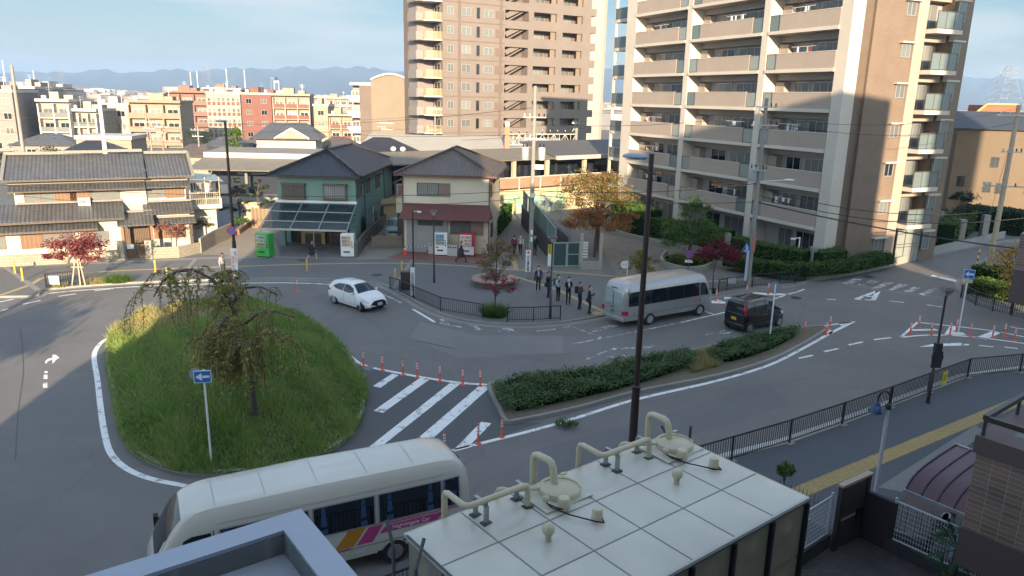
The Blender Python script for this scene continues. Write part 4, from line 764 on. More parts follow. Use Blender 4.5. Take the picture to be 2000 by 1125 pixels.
rg.ball((r1[0], r1[1] - .1, r1[2] + .2), (.16, .16, .25)); obj('ridge', rg, K('dark_ridge', (.05, .048, .055), .5), ro)
for p, q in ll[:2]: u = Vector((0, 0, .148)); lm = MB(); lm.beam(Vector(p) + u, Vector(q) + u, .07, .03); obj('roof_mortar', lm, stripes('mortar', (.42, .42, .40), (.06, .058, .062), .34, .6, 1, .7, bump=0), ro)
b = MB(); b.box(-.02, -.06, 2.62, GW + .02, -.005, 2.75); b.box(-e, -e, 5.78, GW + e, -e + .08, 5.93); b.box(GW + e - .08, -e, 5.78, GW + e, GD, 5.93); obj('fascia', b, DKTR, GH)
for x, g in ((1.38, 14), (4.8, 0)):
    q = MB(); q.box(x - 1.0, -.42, 5.15, x + 1.0, 0, 5.28); obj('window_hood', q, BRONZE, GH); q = MB(); q.box(x - .98, -.38, 4.0, x + .98, 0, 4.12); obj('window_box', q, BRONZE, GH); window(GH, 1.85, 1.05, (x, -.28, 4.12), 0, 'dim' if g else 'curtain', BRONZE, 1, g)
for y, w in ((1.2, 1.5), (4.4, 1.3), (8.2, 1.6)):
    q = MB(); q.box(GW, y - w / 2 - .1, 5.2, GW + .35, y + w / 2 + .1, 5.3); obj('window_hood', q, BRONZE, GH); window(GH, w, 1.1, (GW + .02, y, 4.1), math.pi / 2, 'dim', BRONZE, 1)
for y in (7.0, 10.0): window(GH, .8, .9, (GW + .02, y, 1.2), math.pi / 2, 'dark', BRONZE, 0)
q = MB(); q.box(GW, 3.0, 0, GW + .06, 3.07, 5.9); q.box(GW, 11, 0, GW + .06, 11.07, 5.9); q.tube([(GW + .1, 5.8, 1.0), (GW + .1, 5.8, 2.6), (GW + .1, 6.3, 2.6)], .035, 6, 1); obj('drainpipe', q, [DKTR, WHITE], GH)
q = MB(); n = 12; pts = [(GW + .015, 2.2 + .75 * math.cos(math.pi * i / n), 1.6 + .75 * math.sin(math.pi * i / n)) for i in range(n + 1)] + [(GW + .015, 1.45, .05), (GW + .015, 2.95, .05)]; q.add(pts, [tuple(range(len(pts)))]); obj('arched_door', q, K('arch_dark', (.012, .01, .01)), GH)
# shop front under the canopy
q = MB(); q.box(.55, 1.12, 0, 1.4, 1.19, 2.3, 0); q.box(1.42, 1.10, 0, 3.6, 1.19, 2.5, 1); q.box(3.62, 1.10, 0, 6.0, 1.19, 2.5, 1); obj('shop_front', q, [K('black_door', (.02, .02, .022), .3), K('dark_boards', (.055, .035, .028), .6), WOODF], GH)
q = MB(); q.box(4.0, 1.06, 1.15, 4.8, 1.095, 2.1); obj('lattice_window', q, brickmat('lattice_pane', (.36, .37, .34), (.34, .35, .32), (.07, .045, .03), .16, .16, .02, 0), GH)
q = MB(); q.box(3.7, 1.05, .85, 5.9, 1.098, .95); q.box(5.0, 1.05, .1, 5.1, 1.098, .85); q.box(3.9, 1.05, .1, 4.0, 1.098, .85); obj('door_rail', q, WOODF, GH)
bd = thing('notice_board', 'wooden framed black notice board standing under the green house canopy', 'notice board', GH.matrix_world @ Vector((0, 0, 0)), 0)
bd.location = GH0 + Vector((2.6, .55, 0)); q = MB(); q.box(-1.0, 0, 0, -.68, .1, 1.15); q.box(.68, 0, 0, 1.0, .1, 1.15); q.box(-.68, 0, .9, .68, .1, 1.15); obj('board_frame', q, K('pine', (.42, .25, .10), .6), bd); q = MB(); q.box(-.68, .03, .02, .68, .08, .9); obj('board_panel', q, K('slate', (.03, .032, .034), .4), bd)
# sloping glazed canopy
CT = 3.72; q = MB(); fy = -3.3; fz = 2.05
for i in range(4): x = -.15 + i * (GW + .2) / 3; q.beam((x, -.05, CT), (x - .3 if i == 0 else x - .1 * (3 - i) / 3, fy, fz + .02), .06, .07)
for t in (.02, .36, .72, 1): q.beam((-.15 - .25 * t, -.05 + (fy + .05) * t, CT + (fz - CT) * t), (GW + .05, -.05 + (fy + .05) * t, CT + (fz - CT) * t), .05, .06)
for x in (-.35, GW): q.beam((x, fy, fz), (x, -.1, fz + .05), .05, .06); q.box(x - .04, fy - .04, 0, x + .04, fy + .04, fz)
q.box(-.4, fy - .05, fz - .12, GW + .1, fy + .03, fz - .02); q.box(3.0, fy + 2.6, 0, 3.07, fy + 2.67, 2.9); cf = obj('canopy_frame', q, K('canopy_aluminium', (.42, .44, .44), .4, .4), GH)
q = MB(); q.box(-.2, -.12, CT - .02, GW + .1, -.062, CT + .16); obj('canopy_flashing', q, WHITE, cf)
q = MB(); slab4(q, [(-.35, fy, fz - .01), (GW, fy, fz - .01), (GW, -.1, CT - .05), (-.15, -.1, CT - .05)], .015)
gm, gt, gb = newmat('smoked_canopy_sheet'); gb.inputs['Base Color'].default_value = (.03, .05, .055, 1); gb.inputs['Roughness'].default_value = .12; gb.inputs['Alpha'].default_value = .72; obj('canopy_sheet', q, gm, cf)
# house roof behind the green one
P = D(690, 300, 80); HB = thing('house', 'dark tiled house just behind the green house with two small roof domes', 'house', (-19.0, 77.5, 0), R(-2)); b = MB(); b.box(0, 0, 0, 9, 8, 5.6); obj('wall', b, K('tan_wall', (.38, .31, .19)), HB)
rf = MB(); slab4(rf, [(-.6, -.6, 5.6), (9.6, -.6, 5.6), (5.4, 4, 8.0), (3.6, 4, 8.0)]); slab4(rf, [(9.6, -.6, 5.6), (9.6, 8.6, 5.6), (5.4, 4, 8.0)]); slab4(rf, [(-.6, 8.6, 5.6), (-.6, -.6, 5.6), (3.6, 4, 8.0)]); slab4(rf, [(9.6, 8.6, 5.6), (-.6, 8.6, 5.6), (3.6, 4, 8.0), (5.4, 4, 8.0)]); rfo = obj('roof', rf, KAWD, HB)
for dx in (6.2, 7.2): q = MB(); q.ball((dx, 1.6, 6.95), (.3, .3, .25)); obj('roof_dome', q, WHITE, rfo)
q = MB(); q.tube([(4.5, 4, 8), (4.5, 4, 9.6)], .03, 6); q.beam((3.9, 4, 9.5), (5.1, 4, 9.5), .03, .03); q.beam((4, 4, 9.1), (5, 4, 9.1), .03, .03); obj('aerial', q, STEEL, rfo)
# ---- cream house
CH0 = G(789, 490.5, .1); CRMW = mat('cream_lap_wall', (.66, .59, .45), .8, ns=2, na=.04, grime=.16); MAR = mat('maroon_metal', (.135, .045, .038), .5, ns=2, na=.1)
CH = thing('house', 'cream two storey house with a brown hipped roof and maroon awning', 'house', (CH0.x, CH0.y, 0), R(-4)); CW, CD = 6.9, 9.5
b = MB(); b.box(0, 0, 0, CW, CD, 6.35); b.box(-1.5, 4, 2.6, -.01, 9, 3.9, 0); b.box(-1.45, 4.1, 0, -.02, 8.9, 2.55, 1); obj('wall', b, [CRMW, K('shadow_void', (.05, .045, .04))], CH)  # near-black box stands in for the shadowed space under the balcony
rf = MB(); A, Bq, Cq, Dq = (-e, -e, 6.4), (CW + e, -e, 6.4), (CW + e, CD + e, 6.4), (-e, CD + e, 6.4); r1, r2 = (CW / 2, 3.6, 8.2), (CW / 2, CD - 3.6, 8.2)
slab4(rf, [A, Bq, r1], .14); slab4(rf, [Bq, Cq, r2, r1], .14); slab4(rf, [Cq, Dq, r2], .14); slab4(rf, [Dq, A, r1, r2], .14); ro = obj('roof', rf, KAWB, CH)
rg = MB()
for p, q in ((A, r1), (Bq, r1), (r1, r2), (Cq, r2), (Dq, r2)): rg.beam(Vector(p) + Vector((0, 0, .06)), Vector(q) + Vector((0, 0, .06)), .18, .12)
obj('ridge', rg, K('brown_ridge', (.10, .075, .06), .6), ro)
b = MB(); b.box(-e, -e - .05, 6.25, CW + e, -e + .05, 6.39); b.box(CW + e - .05, -e, 6.25, CW + e + .05, CD + e, 6.39); b.box(CW - .02, -.08, 0, CW + .06, -.005, 6.3); b.box(-.06, -.08, 0, .03, -.005, 6.3); obj('gutter', b, MAR, CH)
window(CH, 1.75, 1.05, (2.0, -.02, 4.65), 0, 'curtain', BRONZE, 1); q = MB(); q.box(2.9, -.07, 4.65, 3.8, -.01, 5.7); obj('shutter', q, K('mauve_shutter', (.24, .15, .125), .6), CH)
aw = MB(); slab4(aw, [(-.1, -1.3, 2.95), (CW + .2, -1.3, 2.95), (CW + .05, -.02, 4.05), (.1, -.02, 4.05)], .08); slab4(aw, [(CW + .2, -1.3, 2.95), (CW + .3, .5, 2.95), (CW + .05, -.02, 4.05)], .05); obj('awning', aw, MAR, CH)
q = MB(); q.box(.25, -.10, 0, 3.6, -.008, 2.85, 0); q.box(1.2, -.14, 0, 3.0, -.102, 2.3, 1); q.box(1.2, -.16, 2.3, 3.2, -.102, 2.75, 2); q.box(1.9, -.16, .15, 2.3, -.142, .28, 3); obj('garage_shutter', q, [K('grey_board', (.30, .29, .29)), stripes('roller_shutter', (.36, .345, .34), (.31, .30, .29), .12, .7, 1, .5), K('shutter_box', (.055, .07, .075)), DKTR], CH)
window(CH, 2.7, 1.1, (5.15, -.02, 1.65), 0, 'dim', BRONZE, 1); q = MB(); q.box(5.5, -.08, 1.62, 6.5, -.03, 2.75); obj('shutter', q, K('pink_shutter', (.27, .17, .135), .6), CH)
for y, z in ((1.5, 4.6), (3.6, 4.6), (2.0, 1.2)): window(CH, 1.2, 1.2, (CW + .02, y, z), math.pi / 2, 'dim', BRONZE, 1, 8)
q = MB(); slab4(q, [(-1.7, 3.6, 5.2), (-.05, 3.6, 5.9), (-.05, 9, 5.9), (-1.7, 9, 5.2)][::1], .04)
for y in (3.7, 8.8): q.box(-1.5, y, 3.9, -1.44, y + .06, 5.25)
obj('balcony_canopy', q, K('bronze_canopy', (.12, .11, .10), .3), CH)
# low tiled temple-like house beyond the platform
P = D(500, 270, 112); t = thing('house', 'old house with a grey gabled roof behind the station canopy', 'house', (P.x, P.y, 0), R(8)); b = MB(); b.box(0, 0, 0, 8.6, 8, 5.8); obj('wall', b, CWALL, t)
rf = MB(); slab4(rf, [(-.8, -.8, 5.8), (9.4, -.8, 5.8), (7, 4, 8.0), (1.6, 4, 8.0)]); slab4(rf, [(9.4, -.8, 5.8), (9.4, 8.8, 5.8), (7, 4, 8.0)]); slab4(rf, [(-.8, 8.8, 5.8), (-.8, -.8, 5.8), (1.6, 4, 8.0)]); obj('roof', rf, KAW, t)
b = MB(); b.add([(3.0, -.9, 5.9), (7.6, -.9, 5.9), (5.3, -.9, 7.3)], [(0, 1, 2)]); obj('gable', b, K('gable_tan', (.33, .27, .19)), t)
b = MB(); b.beam((2.8, -1, 5.9), (5.3, -1, 7.4), .3, .2); b.beam((7.8, -1, 5.9), (5.3, -1, 7.4), .3, .2); obj('bargeboard', b, WHITE, t)
# houses on the right beyond the road
P = D(1872, 250, 92); t = thing('house', 'ochre rendered house with a slate roof beyond the parked cars', 'house', (P.x, P.y, 0), R(-12)); W = 14
b = MB(); b.box(0, 0, 0, W, 9, P.z); obj('wall', b, K('ochre_wall', (.145, .105, .066), .8), t)
rf = MB(); slab4(rf, [(-.6, -.6, P.z), (W + .6, -.6, P.z), (W + .6, 4.5, P.z + 2), (-.6, 4.5, P.z + 2)]); slab4(rf, [(W + .6, 9.6, P.z), (-.6, 9.6, P.z), (-.6, 4.5, P.z + 2), (W + .6, 4.5, P.z + 2)]); obj('roof', rf, K('slate_roof', (.05, .055, .065), .5), t)
for x, z in ((1.2, 3.0), (4.6, 5.4), (4.2, 2.4), (5.6, 2.3), (8.5, 5.5), (8.8, 2.4)): window(t, .9, 1.3, (x, -.01, z), 0, 'dark', K('dark_sash', (.03, .03, .03)), 1)
P = D(1878, 240, 150); t = thing('house', 'orange brick house with a mansard roof far beyond the slate roof', 'house', (P.x, P.y, 0), R(-6)); b = MB(); OR = K('orange_brick', (.33, .10, .045), .8)
b.box(0, 0, -3, 11.5, 8, P.z + .5); b.add([(1.5, -.1, P.z + .5), (10.8, -.1, P.z + .5), (9.6, -.1, P.z + 3.6), (4.0, -.1, P.z + 3.6)], [(0, 1, 2, 3)]); b.box(3.5, 0, P.z + .5, 10, 6, P.z + 3.5); obj('wall', b, OR, t)
b = MB(); OT = K('orange_trim', (.50, .26, .10))
for a, c in (((.6, -.2, P.z + .5), (4.0, -.2, P.z + 3.7)), ((4.0, -.2, P.z + 3.7), (9.6, -.2, P.z + 3.7)), ((9.6, -.2, P.z + 3.7), (10.9, -.2, P.z + .5))): b.beam(a, c, .4, .35)
obj('roof_edge', b, OT, t); window(t, .9, 1.2, (7.4, -.12, P.z + .9), 0, 'dark', OT, 0)
P = D(1972, 228, 170); b = MB(); b.box(0, 0, -3, 9, 8, P.z - 1, 0); slab4(b, [(-.6, -.6, P.z - 1), (9.6, -.6, P.z - 1), (7, 4, P.z + 1), (2, 4, P.z + 1)], .12, 1); slab4(b, [(-.6, 8, P.z - 1), (-.6, -.6, P.z - 1), (2, 4, P.z + 1)], .12, 1)
tag(obj('house', b, [K('grey_house', (.2, .19, .18)), K('thatch_brown', (.20, .15, .09))], None, loc=(P.x, P.y, 0)), 'grey house with a brown roof at the far right edge', 'house')

for i, (px, py, Y, wd, lb) in enumerate(((395, 268, 128, 7, 'small cream house with a grey roof behind the rusty railway pole'), (430, 280, 112, 5, 'low tan house with a dark roof beside the pointed conifer'), (120, 276, 110, 7, 'small house with a dark roof between the old house and the white flats'), (620, 268, 125, 6, 'small white house with a brown roof below the red fronted flats'), (330, 282, 110, 6, 'low house with a brown tiled roof behind the old house ridge'), (20, 262, 116, 9, 'pinkish house with a slate roof at the left edge behind the leaning pole'))):
    p = D(px, py, Y); t = thing('house', lb, 'house', (p.x, Y, 0), R((8, -4, 12, 3, -6, 10)[i])); zz = p.z - 1.6; b = MB(); b.box(0, 0, 0, wd, 6, zz); obj('wall', b, (CWALL, CRM, OFFW, OFFW, CRM, PKW)[i], t); rf = MB(); h = wd / 2
    slab4(rf, [(-.5, -.5, zz), (wd + .5, -.5, zz), (h + 1.2, 3, zz + 1.6), (h - 1.2, 3, zz + 1.6)]); slab4(rf, [(wd + .5, -.5, zz), (wd + .5, 6.5, zz), (h + 1.2, 3, zz + 1.6)]); slab4(rf, [(-.5, 6.5, zz), (-.5, -.5, zz), (h - 1.2, 3, zz + 1.6)]); slab4(rf, [(wd + .5, 6.5, zz), (-.5, 6.5, zz), (h - 1.2, 3, zz + 1.6), (h + 1.2, 3, zz + 1.6)]); obj('roof', rf, (KAW, KAWD, KAWD, KAWB, KAWB, KAW)[i], t); window(t, 1.4, 1.1, (wd * .3, -.01, zz - 1.7), 0, 'dark', ALU, 1); window(t, 1.4, 1.1, (wd * .72, -.01, zz - 1.7), 0, 'grey', ALU, 1)
# ================================================================ railway station
ST = thing('station_building', 'railway platform with a long grey canopy behind the old tiled house', 'station', (0, 0, 0))
COR = stripes('corrugated_canopy', (.27, .235, .185), (.18, .155, .12), .32, .8, 0, .6, bump=.6); TRN = K('train_dark', (.025, .03, .05), .3)
x0, x1 = D(383, 300, 86).x, D(800, 300, 86).x
ze, zm_, zt = D(500, 333, 83).z, D(500, 309, 88).z, D(500, 299, 88).z
q = MB(); slab4(q, [(x0, 83, ze), (x1, 83, ze), (x1, 88, zm_), (x0, 88, zm_)], .12, 0); q.box(x0, 88, zm_ - .1, x1, 88.3, zt, 1); slab4(q, [(x0, 88, zt), (x1, 88, zt), (x1, 94, zt + .25), (x0, 94, zt + .25)], .12, 2); obj('canopy', q, [COR, K('pale_fascia', (.44, .42, .38)), K('upper_roof', (.25, .215, .17))], ST)
q = MB(); q.box(x0 + 1, 87, .9, x1, 87.3, ze - .1, 0); q.box(x0, 84.2, 0, x1, 92, .85, 1); obj('platform', q, [TRN, CONC], ST)
for i in range(6): x = x0 + 2 + (x1 - x0 - 4) * i / 5; q = MB(); q.box(x - .15, 84.5, .85, x + .15, 84.8, ze - .05); obj('pillar', q, K('platform_pillar', (.20, .18, .16)), ST)
q = MB()
for px, w_ in ((478, 1.6), (500, 2.4), (530, 1.2)): p = D(px, 338, 86.6); q.box(p.x - w_ / 2, 86.5, p.z - .15, p.x + w_ / 2, 86.6, p.z + .05)
obj('sign_board', q, WHITE, ST)
PM = D(960, 314, 80); SA = 38
S2 = thing('station_building', 'brown roofed railway platform with dark glazed shelter beside the cream house', 'station', (PM.x, PM.y, 0), R(SA)); ez = PM.z
q = MB(); slab4(q, [(-14, 0, ez), (9, 0, ez), (9, 4.5, ez + .9), (-14, 4.5, ez + .9)], .12, 0); slab4(q, [(9, 4.5, ez + .9), (9, 0, ez), (10.5, 2, ez + .1)], .1, 0); q.box(9.2, -.2, ez - .2, 34, .2, ez + .25, 1); slab4(q, [(9.2, .2, ez + .2), (34, .2, ez + .2), (34, 7, ez + 1.5), (9.2, 7, ez + 1.5)], .12, 2); obj('canopy', q, [COR, K('pale_fascia'), K('slate_canopy', (.10, .095, .09))], S2)
q = MB(); q.box(-14, 3.0, 2.7, 34, 3.3, ez - .15, 0); q.box(-14, -.9, 0, 34, 9, 2.45, 1); q.box(-14, -1.2, 2.25, 34, -.88, 2.75, 1)
for i in range(14): q.box(-13 + i * 3.4, 2.9, 2.9, -10.2 + i * 3.4, 2.99, ez - .9, 2)
q.box(-14, 2.85, ez - .75, 34, 2.95, ez - .45, 3); obj('platform', q, [TRN, K('platform_concrete', (.52, .42, .26), .8), DGLASS, K('blue_band', (.05, .08, .17))], S2)
for x in (-6, -1.5, 3.4, 8.2, 14, 20): q = MB(); q.box(x - .2, .3, 2.46, x + .2, .7, ez - .1); obj('pillar', q, K('cream_column', (.52, .44, .30)), S2)
for x in range(-12, 22, 3): q = MB(); q.box(x - .05, -1.1, 2.76, x + .05, -1.0, 4.1, 0); q.box(x + .08, -1.06, 2.9, x + 2.92, -1.03, 4.0, 1); q.box(x + .05, -1.08, 4.02, x + 2.95, -1.0, 4.1, 0); obj('fence_panel', q, [K('white_rail', (.6, .57, .5)), brickmat('lattice_brick', (.36, .19, .12), (.33, .18, .12), (.45, .38, .30), .3, .12)], S2)
q = MB(); cols = []; rr = random.Random(8)
for i in range(26):
    x = 1.0 + rr.random() * 8.4; z = .15 + rr.random() * 1.5; q.box(x, -.9 - .004 * (i + 2), z, x + rr.uniform(.3, 1.2), -.89, z + rr.uniform(.15, .6), i % 6)
q.box(.9, -.905, .05, 9.8, -.9, 2.15, 6)
obj('mural', q, [K('mural_green', (.16, .42, .24)), K('mural_yellow', (.60, .50, .14)), K('mural_blue', (.10, .18, .45)), K('mural_cyan', (.20, .45, .45)), K('mural_white', (.6, .6, .52)), K('mural_sand', (.5, .38, .2)), K('mural_pale', (.40, .52, .36))], S2)
p0 = D(742, 300, 97); p1 = D(1010, 300, 97); z0, z1 = D(850, 302, 97).z, D(850, 280, 97).z
q = MB(); q.box(p0.x - 3, 97, 0, p1.x + 4, 97.4, z0, 1); slab4(q, [(p0.x - 3, 96.4, z0), (p1.x + 6, 96.4, z0), (p1.x + 6, 106, z1 + .6), (p0.x - 3, 106, z1 + .6)], .2, 0); tag(obj('platform_canopy', q, [K('white_sheet_roof', (.40, .37, .32), .6), TRN]), 'long white platform roof running behind the green and cream houses', 'canopy')
# lattice gantry over the tracks
pa, pb = D(990, 300, 100), D(1124, 300, 104); t = thing('railway_gantry', 'lattice gantry with insulators spanning the tracks beside the taupe tower', 'gantry', (pa.x, pa.y, 0)); dx, dy = pb.x - pa.x, pb.y - pa.y
za, zb = D(1000, 262, 100).z, D(1000, 283, 100).z
q = MB(); ng = 12
for z in (za, zb): q.beam((0, 0, z), (dx, dy, z), .12, .12)
for i in range(ng): a, c = i / ng, (i + 1) / ng; q.beam((dx * a, dy * a, zb if i % 2 else za), (dx * c, dy * c, za if i % 2 else zb), .07, .07); q.beam((dx * a, dy * a, zb), (dx * a, dy * a, za), .06, .06)
obj('truss', q, K('pale_steel', (.46, .42, .36), .6), t)
q = MB(); q.box(-.25, -.25, 0, .25, .25, D(990, 238, 100).z, 0); q.box(-.3, -.3, zb - 2, .3, .3, D(990, 238, 100).z - .5, 1); obj('mast', q, [STEEL, K('rust_orange', (.42, .16, .07))], t); q = MB(); q.tube([(dx, dy, 0), (dx, dy, D(1124, 250, 104).z)], .2, 8); obj('mast', q, CONC, t)
for i in range(9): a = (i + .5) / 9; q = MB(); q.lathe([(.05, 0), (.11, .08), (.05, .16), (.11, .24), (.05, .32), (.02, .5)], (dx * a, dy * a, za + .06), 6); obj('insulator', q, K('brown_glaze', (.06, .03, .02), .3), t)
# ================================================================ vegetation
RG = np.random.default_rng(3)
def leafmesh(name, C, S, m, up=.35, asp=.5, extra=None):
    n = len(C); d = RG.normal(size=(n, 3)); d[:, 2] *= .7; d /= np.linalg.norm(d, axis=1)[:, None]
    nn = RG.normal(size=(n, 3)); nn[:, 2] += up * 2; q = np.cross(nn, d); q /= np.linalg.norm(q, axis=1)[:, None] + 1e-6
    S = np.asarray(S)[:, None]; c = np.asarray(C)
    V = np.stack([c - d * S * .5, c - q * S * asp * .5 + d * S * .05, c + d * S * .5, c + q * S * asp * .5 + d * S * .05], 1).reshape(-1, 3)
    return quads(name, V, 4, m, extra)
def quads(name, V, k, m, extra=None):
    base = MB() if extra is None else extra
    nv0 = len(base.v); n = len(V) // k; me = bpy.data.meshes.new(name)
    if nv0: V = np.concatenate([np.array(base.v, float).reshape(-1, 3), V])
    loops0 = [i for f in base.f for i in f]; li = np.concatenate([np.array(loops0, np.int32), np.arange(n * k, dtype=np.int32) + nv0]); cnt = np.concatenate([np.array([len(f) for f in base.f], np.int32), np.full(n, k, np.int32)])
    me.vertices.add(len(V)); me.vertices.foreach_set('co', V.astype(np.float32).ravel()); me.loops.add(len(li)); me.loops.foreach_set('vertex_index', li); me.polygons.add(len(cnt))
    me.polygons.foreach_set('loop_start', np.concatenate([[0], np.cumsum(cnt)[:-1]]).astype(np.int32))
    for q in (m if isinstance(m, list) else [m]): me.materials.append(q)
    if nv0: me.polygons.foreach_set('material_index', np.concatenate([np.ones(len(base.f), np.int32), np.zeros(n, np.int32)]))
    me.update(calc_edges=True); me.validate(); return me
def clumps(ells, per, rs=.36):
    C, L = [], []
    for (cx, cy, cz, rx, ry, rz, nc) in ells:
        for i in range(nc):
            d = RG.normal(size=3); d[2] = d[2] * .8 + .12; d /= np.linalg.norm(d); f = RG.uniform(.45, 1.0)
            c = np.array([cx + d[0] * rx * f, cy + d[1] * ry * f, cz + d[2] * rz * f]); L.append(c)
            r = rs * (rx + ry + rz) / 3 * RG.uniform(.6, 1.3); k = int(per * RG.uniform(.6, 1.4)); p = RG.normal(size=(k, 3)) * [r, r, r * .55] * .55; C.append(c + p)
    return np.concatenate(C), L
BARK = SHRUBW
def tree(label, base, trunk, ells, per, size, m, tr=.12, name='tree', cat='tree', group=None, limbs=26, rs=.36, bark=None, up=.35, twig=.02):
    t = thing(name, label, cat, base, 0, group); C, L = clumps(ells, per, rs); S = RG.uniform(.6, 1.35, len(C)) * size
    b = MB(); T = [Vector(p) for p in trunk]; b.tube(T, [tr * (1 - .5 * i / max(len(T) - 1, 1)) for i in range(len(T))], 8)
    for c in L[::max(1, len(L) // limbs)]:
        c = Vector(c); s = min(T[1:], key=lambda p: (p - c).length + (2 if p.z > c.z else 0)); mid = s.lerp(c, .5) + Vector((0, 0, .12 * (c - s).length)); b.tube([s, mid, c], [tr * .38, tr * .24, twig], 5)
    obj('trunk', b, bark or BARK, t, 60); link('crown', leafmesh('crown', C, S, m, up), t); return t
MAPLE = leafmat('red_maple_leaf', [(.09, .016, .015), (.16, .035, .035), (.25, .075, .07), (.20, .06, .045)]); MAPLE2 = leafmat('dusty_maple_leaf', [(.12, .05, .035), (.24, .09, .07), (.33, .15, .11), (.22, .16, .09)])
AUT = leafmat('autumn_leaf', [(.10, .095, .018), (.20, .13, .03), (.34, .155, .045), (.42, .135, .045), (.30, .075, .04)], pscale=.55); AUTY = leafmat('olive_autumn_leaf', [(.055, .07, .014), (.12, .105, .025), (.21, .14, .04), (.36, .18, .07)], pscale=.5)
GRNL = leafmat('green_leaf', [(.018, .045, .010), (.045, .10, .018), (.085, .16, .03), (.11, .19, .04)]); HEDGE = leafmat('hedge_leaf', [(.022, .045, .012), (.055, .105, .022), (.11, .17, .035), (.09, .16, .04)], pscale=2.2); HEDGEL = leafmat('pale_hedge_leaf', [(.03, .06, .01), (.07, .13, .02), (.13, .20, .035)], pscale=2.2)  # HEDGEL is a paler green mix than HEDGE
DKCON = leafmat('dark_needle', [(.008, .02, .008), (.022, .045, .014), (.05, .07, .02)], trans=.1); YOL = leafmat('yellow_olive_leaf', [(.07, .075, .012), (.14, .13, .02), (.22, .17, .03), (.28, .19, .05)]); MIXL = leafmat('mixed_autumn_leaf', [(.09, .09, .018), (.16, .13, .03), (.24, .12, .045), (.20, .05, .04)], pscale=.9)
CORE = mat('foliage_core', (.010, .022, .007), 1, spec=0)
def V3(px, py, z=.1): return G(px, py, z)
p = V3(158, 556); tree('red leaved maple tied to four stakes beside the pavement on the left', p, [(0, 0, 0), (.05, 0, .9), (0, .1, 1.9), (-.1, 0, 2.6)], [(-.1, 0, 2.7, 1.8, 1.5, .8, 26), (.5, .2, 2.2, 1.5, 1.2, .6, 14), (-1.2, -.2, 2.0, .8, .7, .45, 6)], 85, .17, MAPLE, .07)
t = thing('tree_stake', 'bundle of pale wooden stakes propping the red maple on the left', 'stakes', p); 
for dx, dy in ((-.45, -.2), (.4, -.2), (.0, .4), (.15, -.3)): q = MB(); q.tube([(dx, dy, 0), (dx * .3, dy * .3, 1.75)], .045, 6); obj('stake', q, K('pale_stake', (.42, .36, .25)), t)
q = MB(); q.beam((-.4, -.15, 1.2), (.4, -.15, 1.2), .05, .05); obj('crossbar', q, K('pale_stake'), t)
p = V3(335, 490); tree('small dusty pink maple in front of the old house shutters', p, [(0, 0, 0), (0, .1, .8), (.1, 0, 1.4)], [(0, 0, 1.75, 1.15, .9, .75, 18)], 60, .13, MAPLE2, .045)
p = V3(1392, 562); tree('dark red maple between the parked bus and the apartment hedge', p, [(0, 0, 0), (0, .1, 1.0), (.1, 0, 1.9)], [(0, 0, 2.5, 1.55, 1.3, .8, 24), (.5, 0, 2.1, 1.4, 1, .5, 10)], 90, .15, leafmat('deep_red_leaf', [(.06, .008, .014), (.13, .015, .025), (.22, .03, .045)]), .06)
p = V3(1160, 500); tree('large autumn tree turning orange and olive beside the green mesh ramp fence', (p.x + .4, p.y + 2.2, .1), [(0, 0, 0), (.1, 0, 1.5), (0, .2, 3.0), (-.1, .3, 4.6), (.1, .3, 5.8)], [(-.4, .4, 5.6, 2.7, 2.2, 1.1, 34), (1.2, .3, 4.6, 2.6, 2, 1.0, 26), (-1.0, .2, 4.4, 2.4, 1.8, .9, 22)], 105, .17, AUTY, .17)
tree('low spreading cherry with orange red leaves in front of the autumn tree', (p.x, p.y - .4, .1), [(0, 0, 0), (0, 0, 1.3), (.1, .1, 2.4), (0, .2, 3.0)], [(-.6, 0, 2.85, 2.3, 1.5, .75, 26), (1.1, 0, 2.9, 2.1, 1.5, .8, 24), (0, .3, 3.6, 1.8, 1.3, .5, 14), (2.6, .3, 3.2, 1.2, 1, .6, 10)], 110, .15, AUT, .12)
p = V3(1345, 508); tree('leafy green tree in the round tiled bed by the apartment block', p, [(0, 0, 0), (.1, 0, 1.4), (.2, .1, 2.6), (.3, .1, 4.2)], [(0, 0, 2.3, 2.3, 1.7, 1.2, 44), (.3, .1, 4.1, 1.2, 1.0, .9, 16), (-1.4, .1, 1.8, 1.0, .9, .8, 10)], 85, .17, GRNL, .10)
p = V3(1250, 545); tree('bushy olive green shrub behind the bus stop sign', p, [(0, 0, 0), (0, 0, .8)], [(0, 0, 1.0, 1.35, 1.0, .85, 26), (.2, .1, 1.9, .6, .5, .5, 5)], 75, .14, YOL, .05, 'shrub', 'shrub')
p = V3(967, 600); tree('slender young tree with mixed olive and crimson leaves beside the round bench', p, [(0, 0, 0), (.02, 0, 1.5), (.05, 0, 3.0), (0, 0, 4.2)], [(0, 0, 2.9, 1.15, 1.0, 1.15, 26), (.2, 0, 3.7, .9, .8, .5, 8)], 62, .12, MIXL, .045)
p2 = V3(967, 608); tree('crimson leaved sapling growing out of the grass tuft by the kerb railing', (p2.x, p2.y - .5, .1), [(0, 0, 0), (0, 0, 1.0), (.03, 0, 2.0)], [(.1, 0, 2.0, 1.15, .8, .45, 10), (.3, 0, 1.5, .9, .6, .35, 5)], 40, .13, leafmat('crimson_leaf', [(.14, .015, .03), (.28, .03, .06), (.38, .06, .09)]), .03)
p = D(440, 292, 100); tree('pointed green conifer standing behind the station canopy', (p.x, 104, 0), [(0, 0, 0), (0, 0, 5), (0, 0, 7.5)], [(0, 0, 3.5, 1.9, 1.6, 2.2, 22), (0, 0, 6.2, 1.1, 1, 1.6, 16)], 90, .32, HEDGEL, .15)
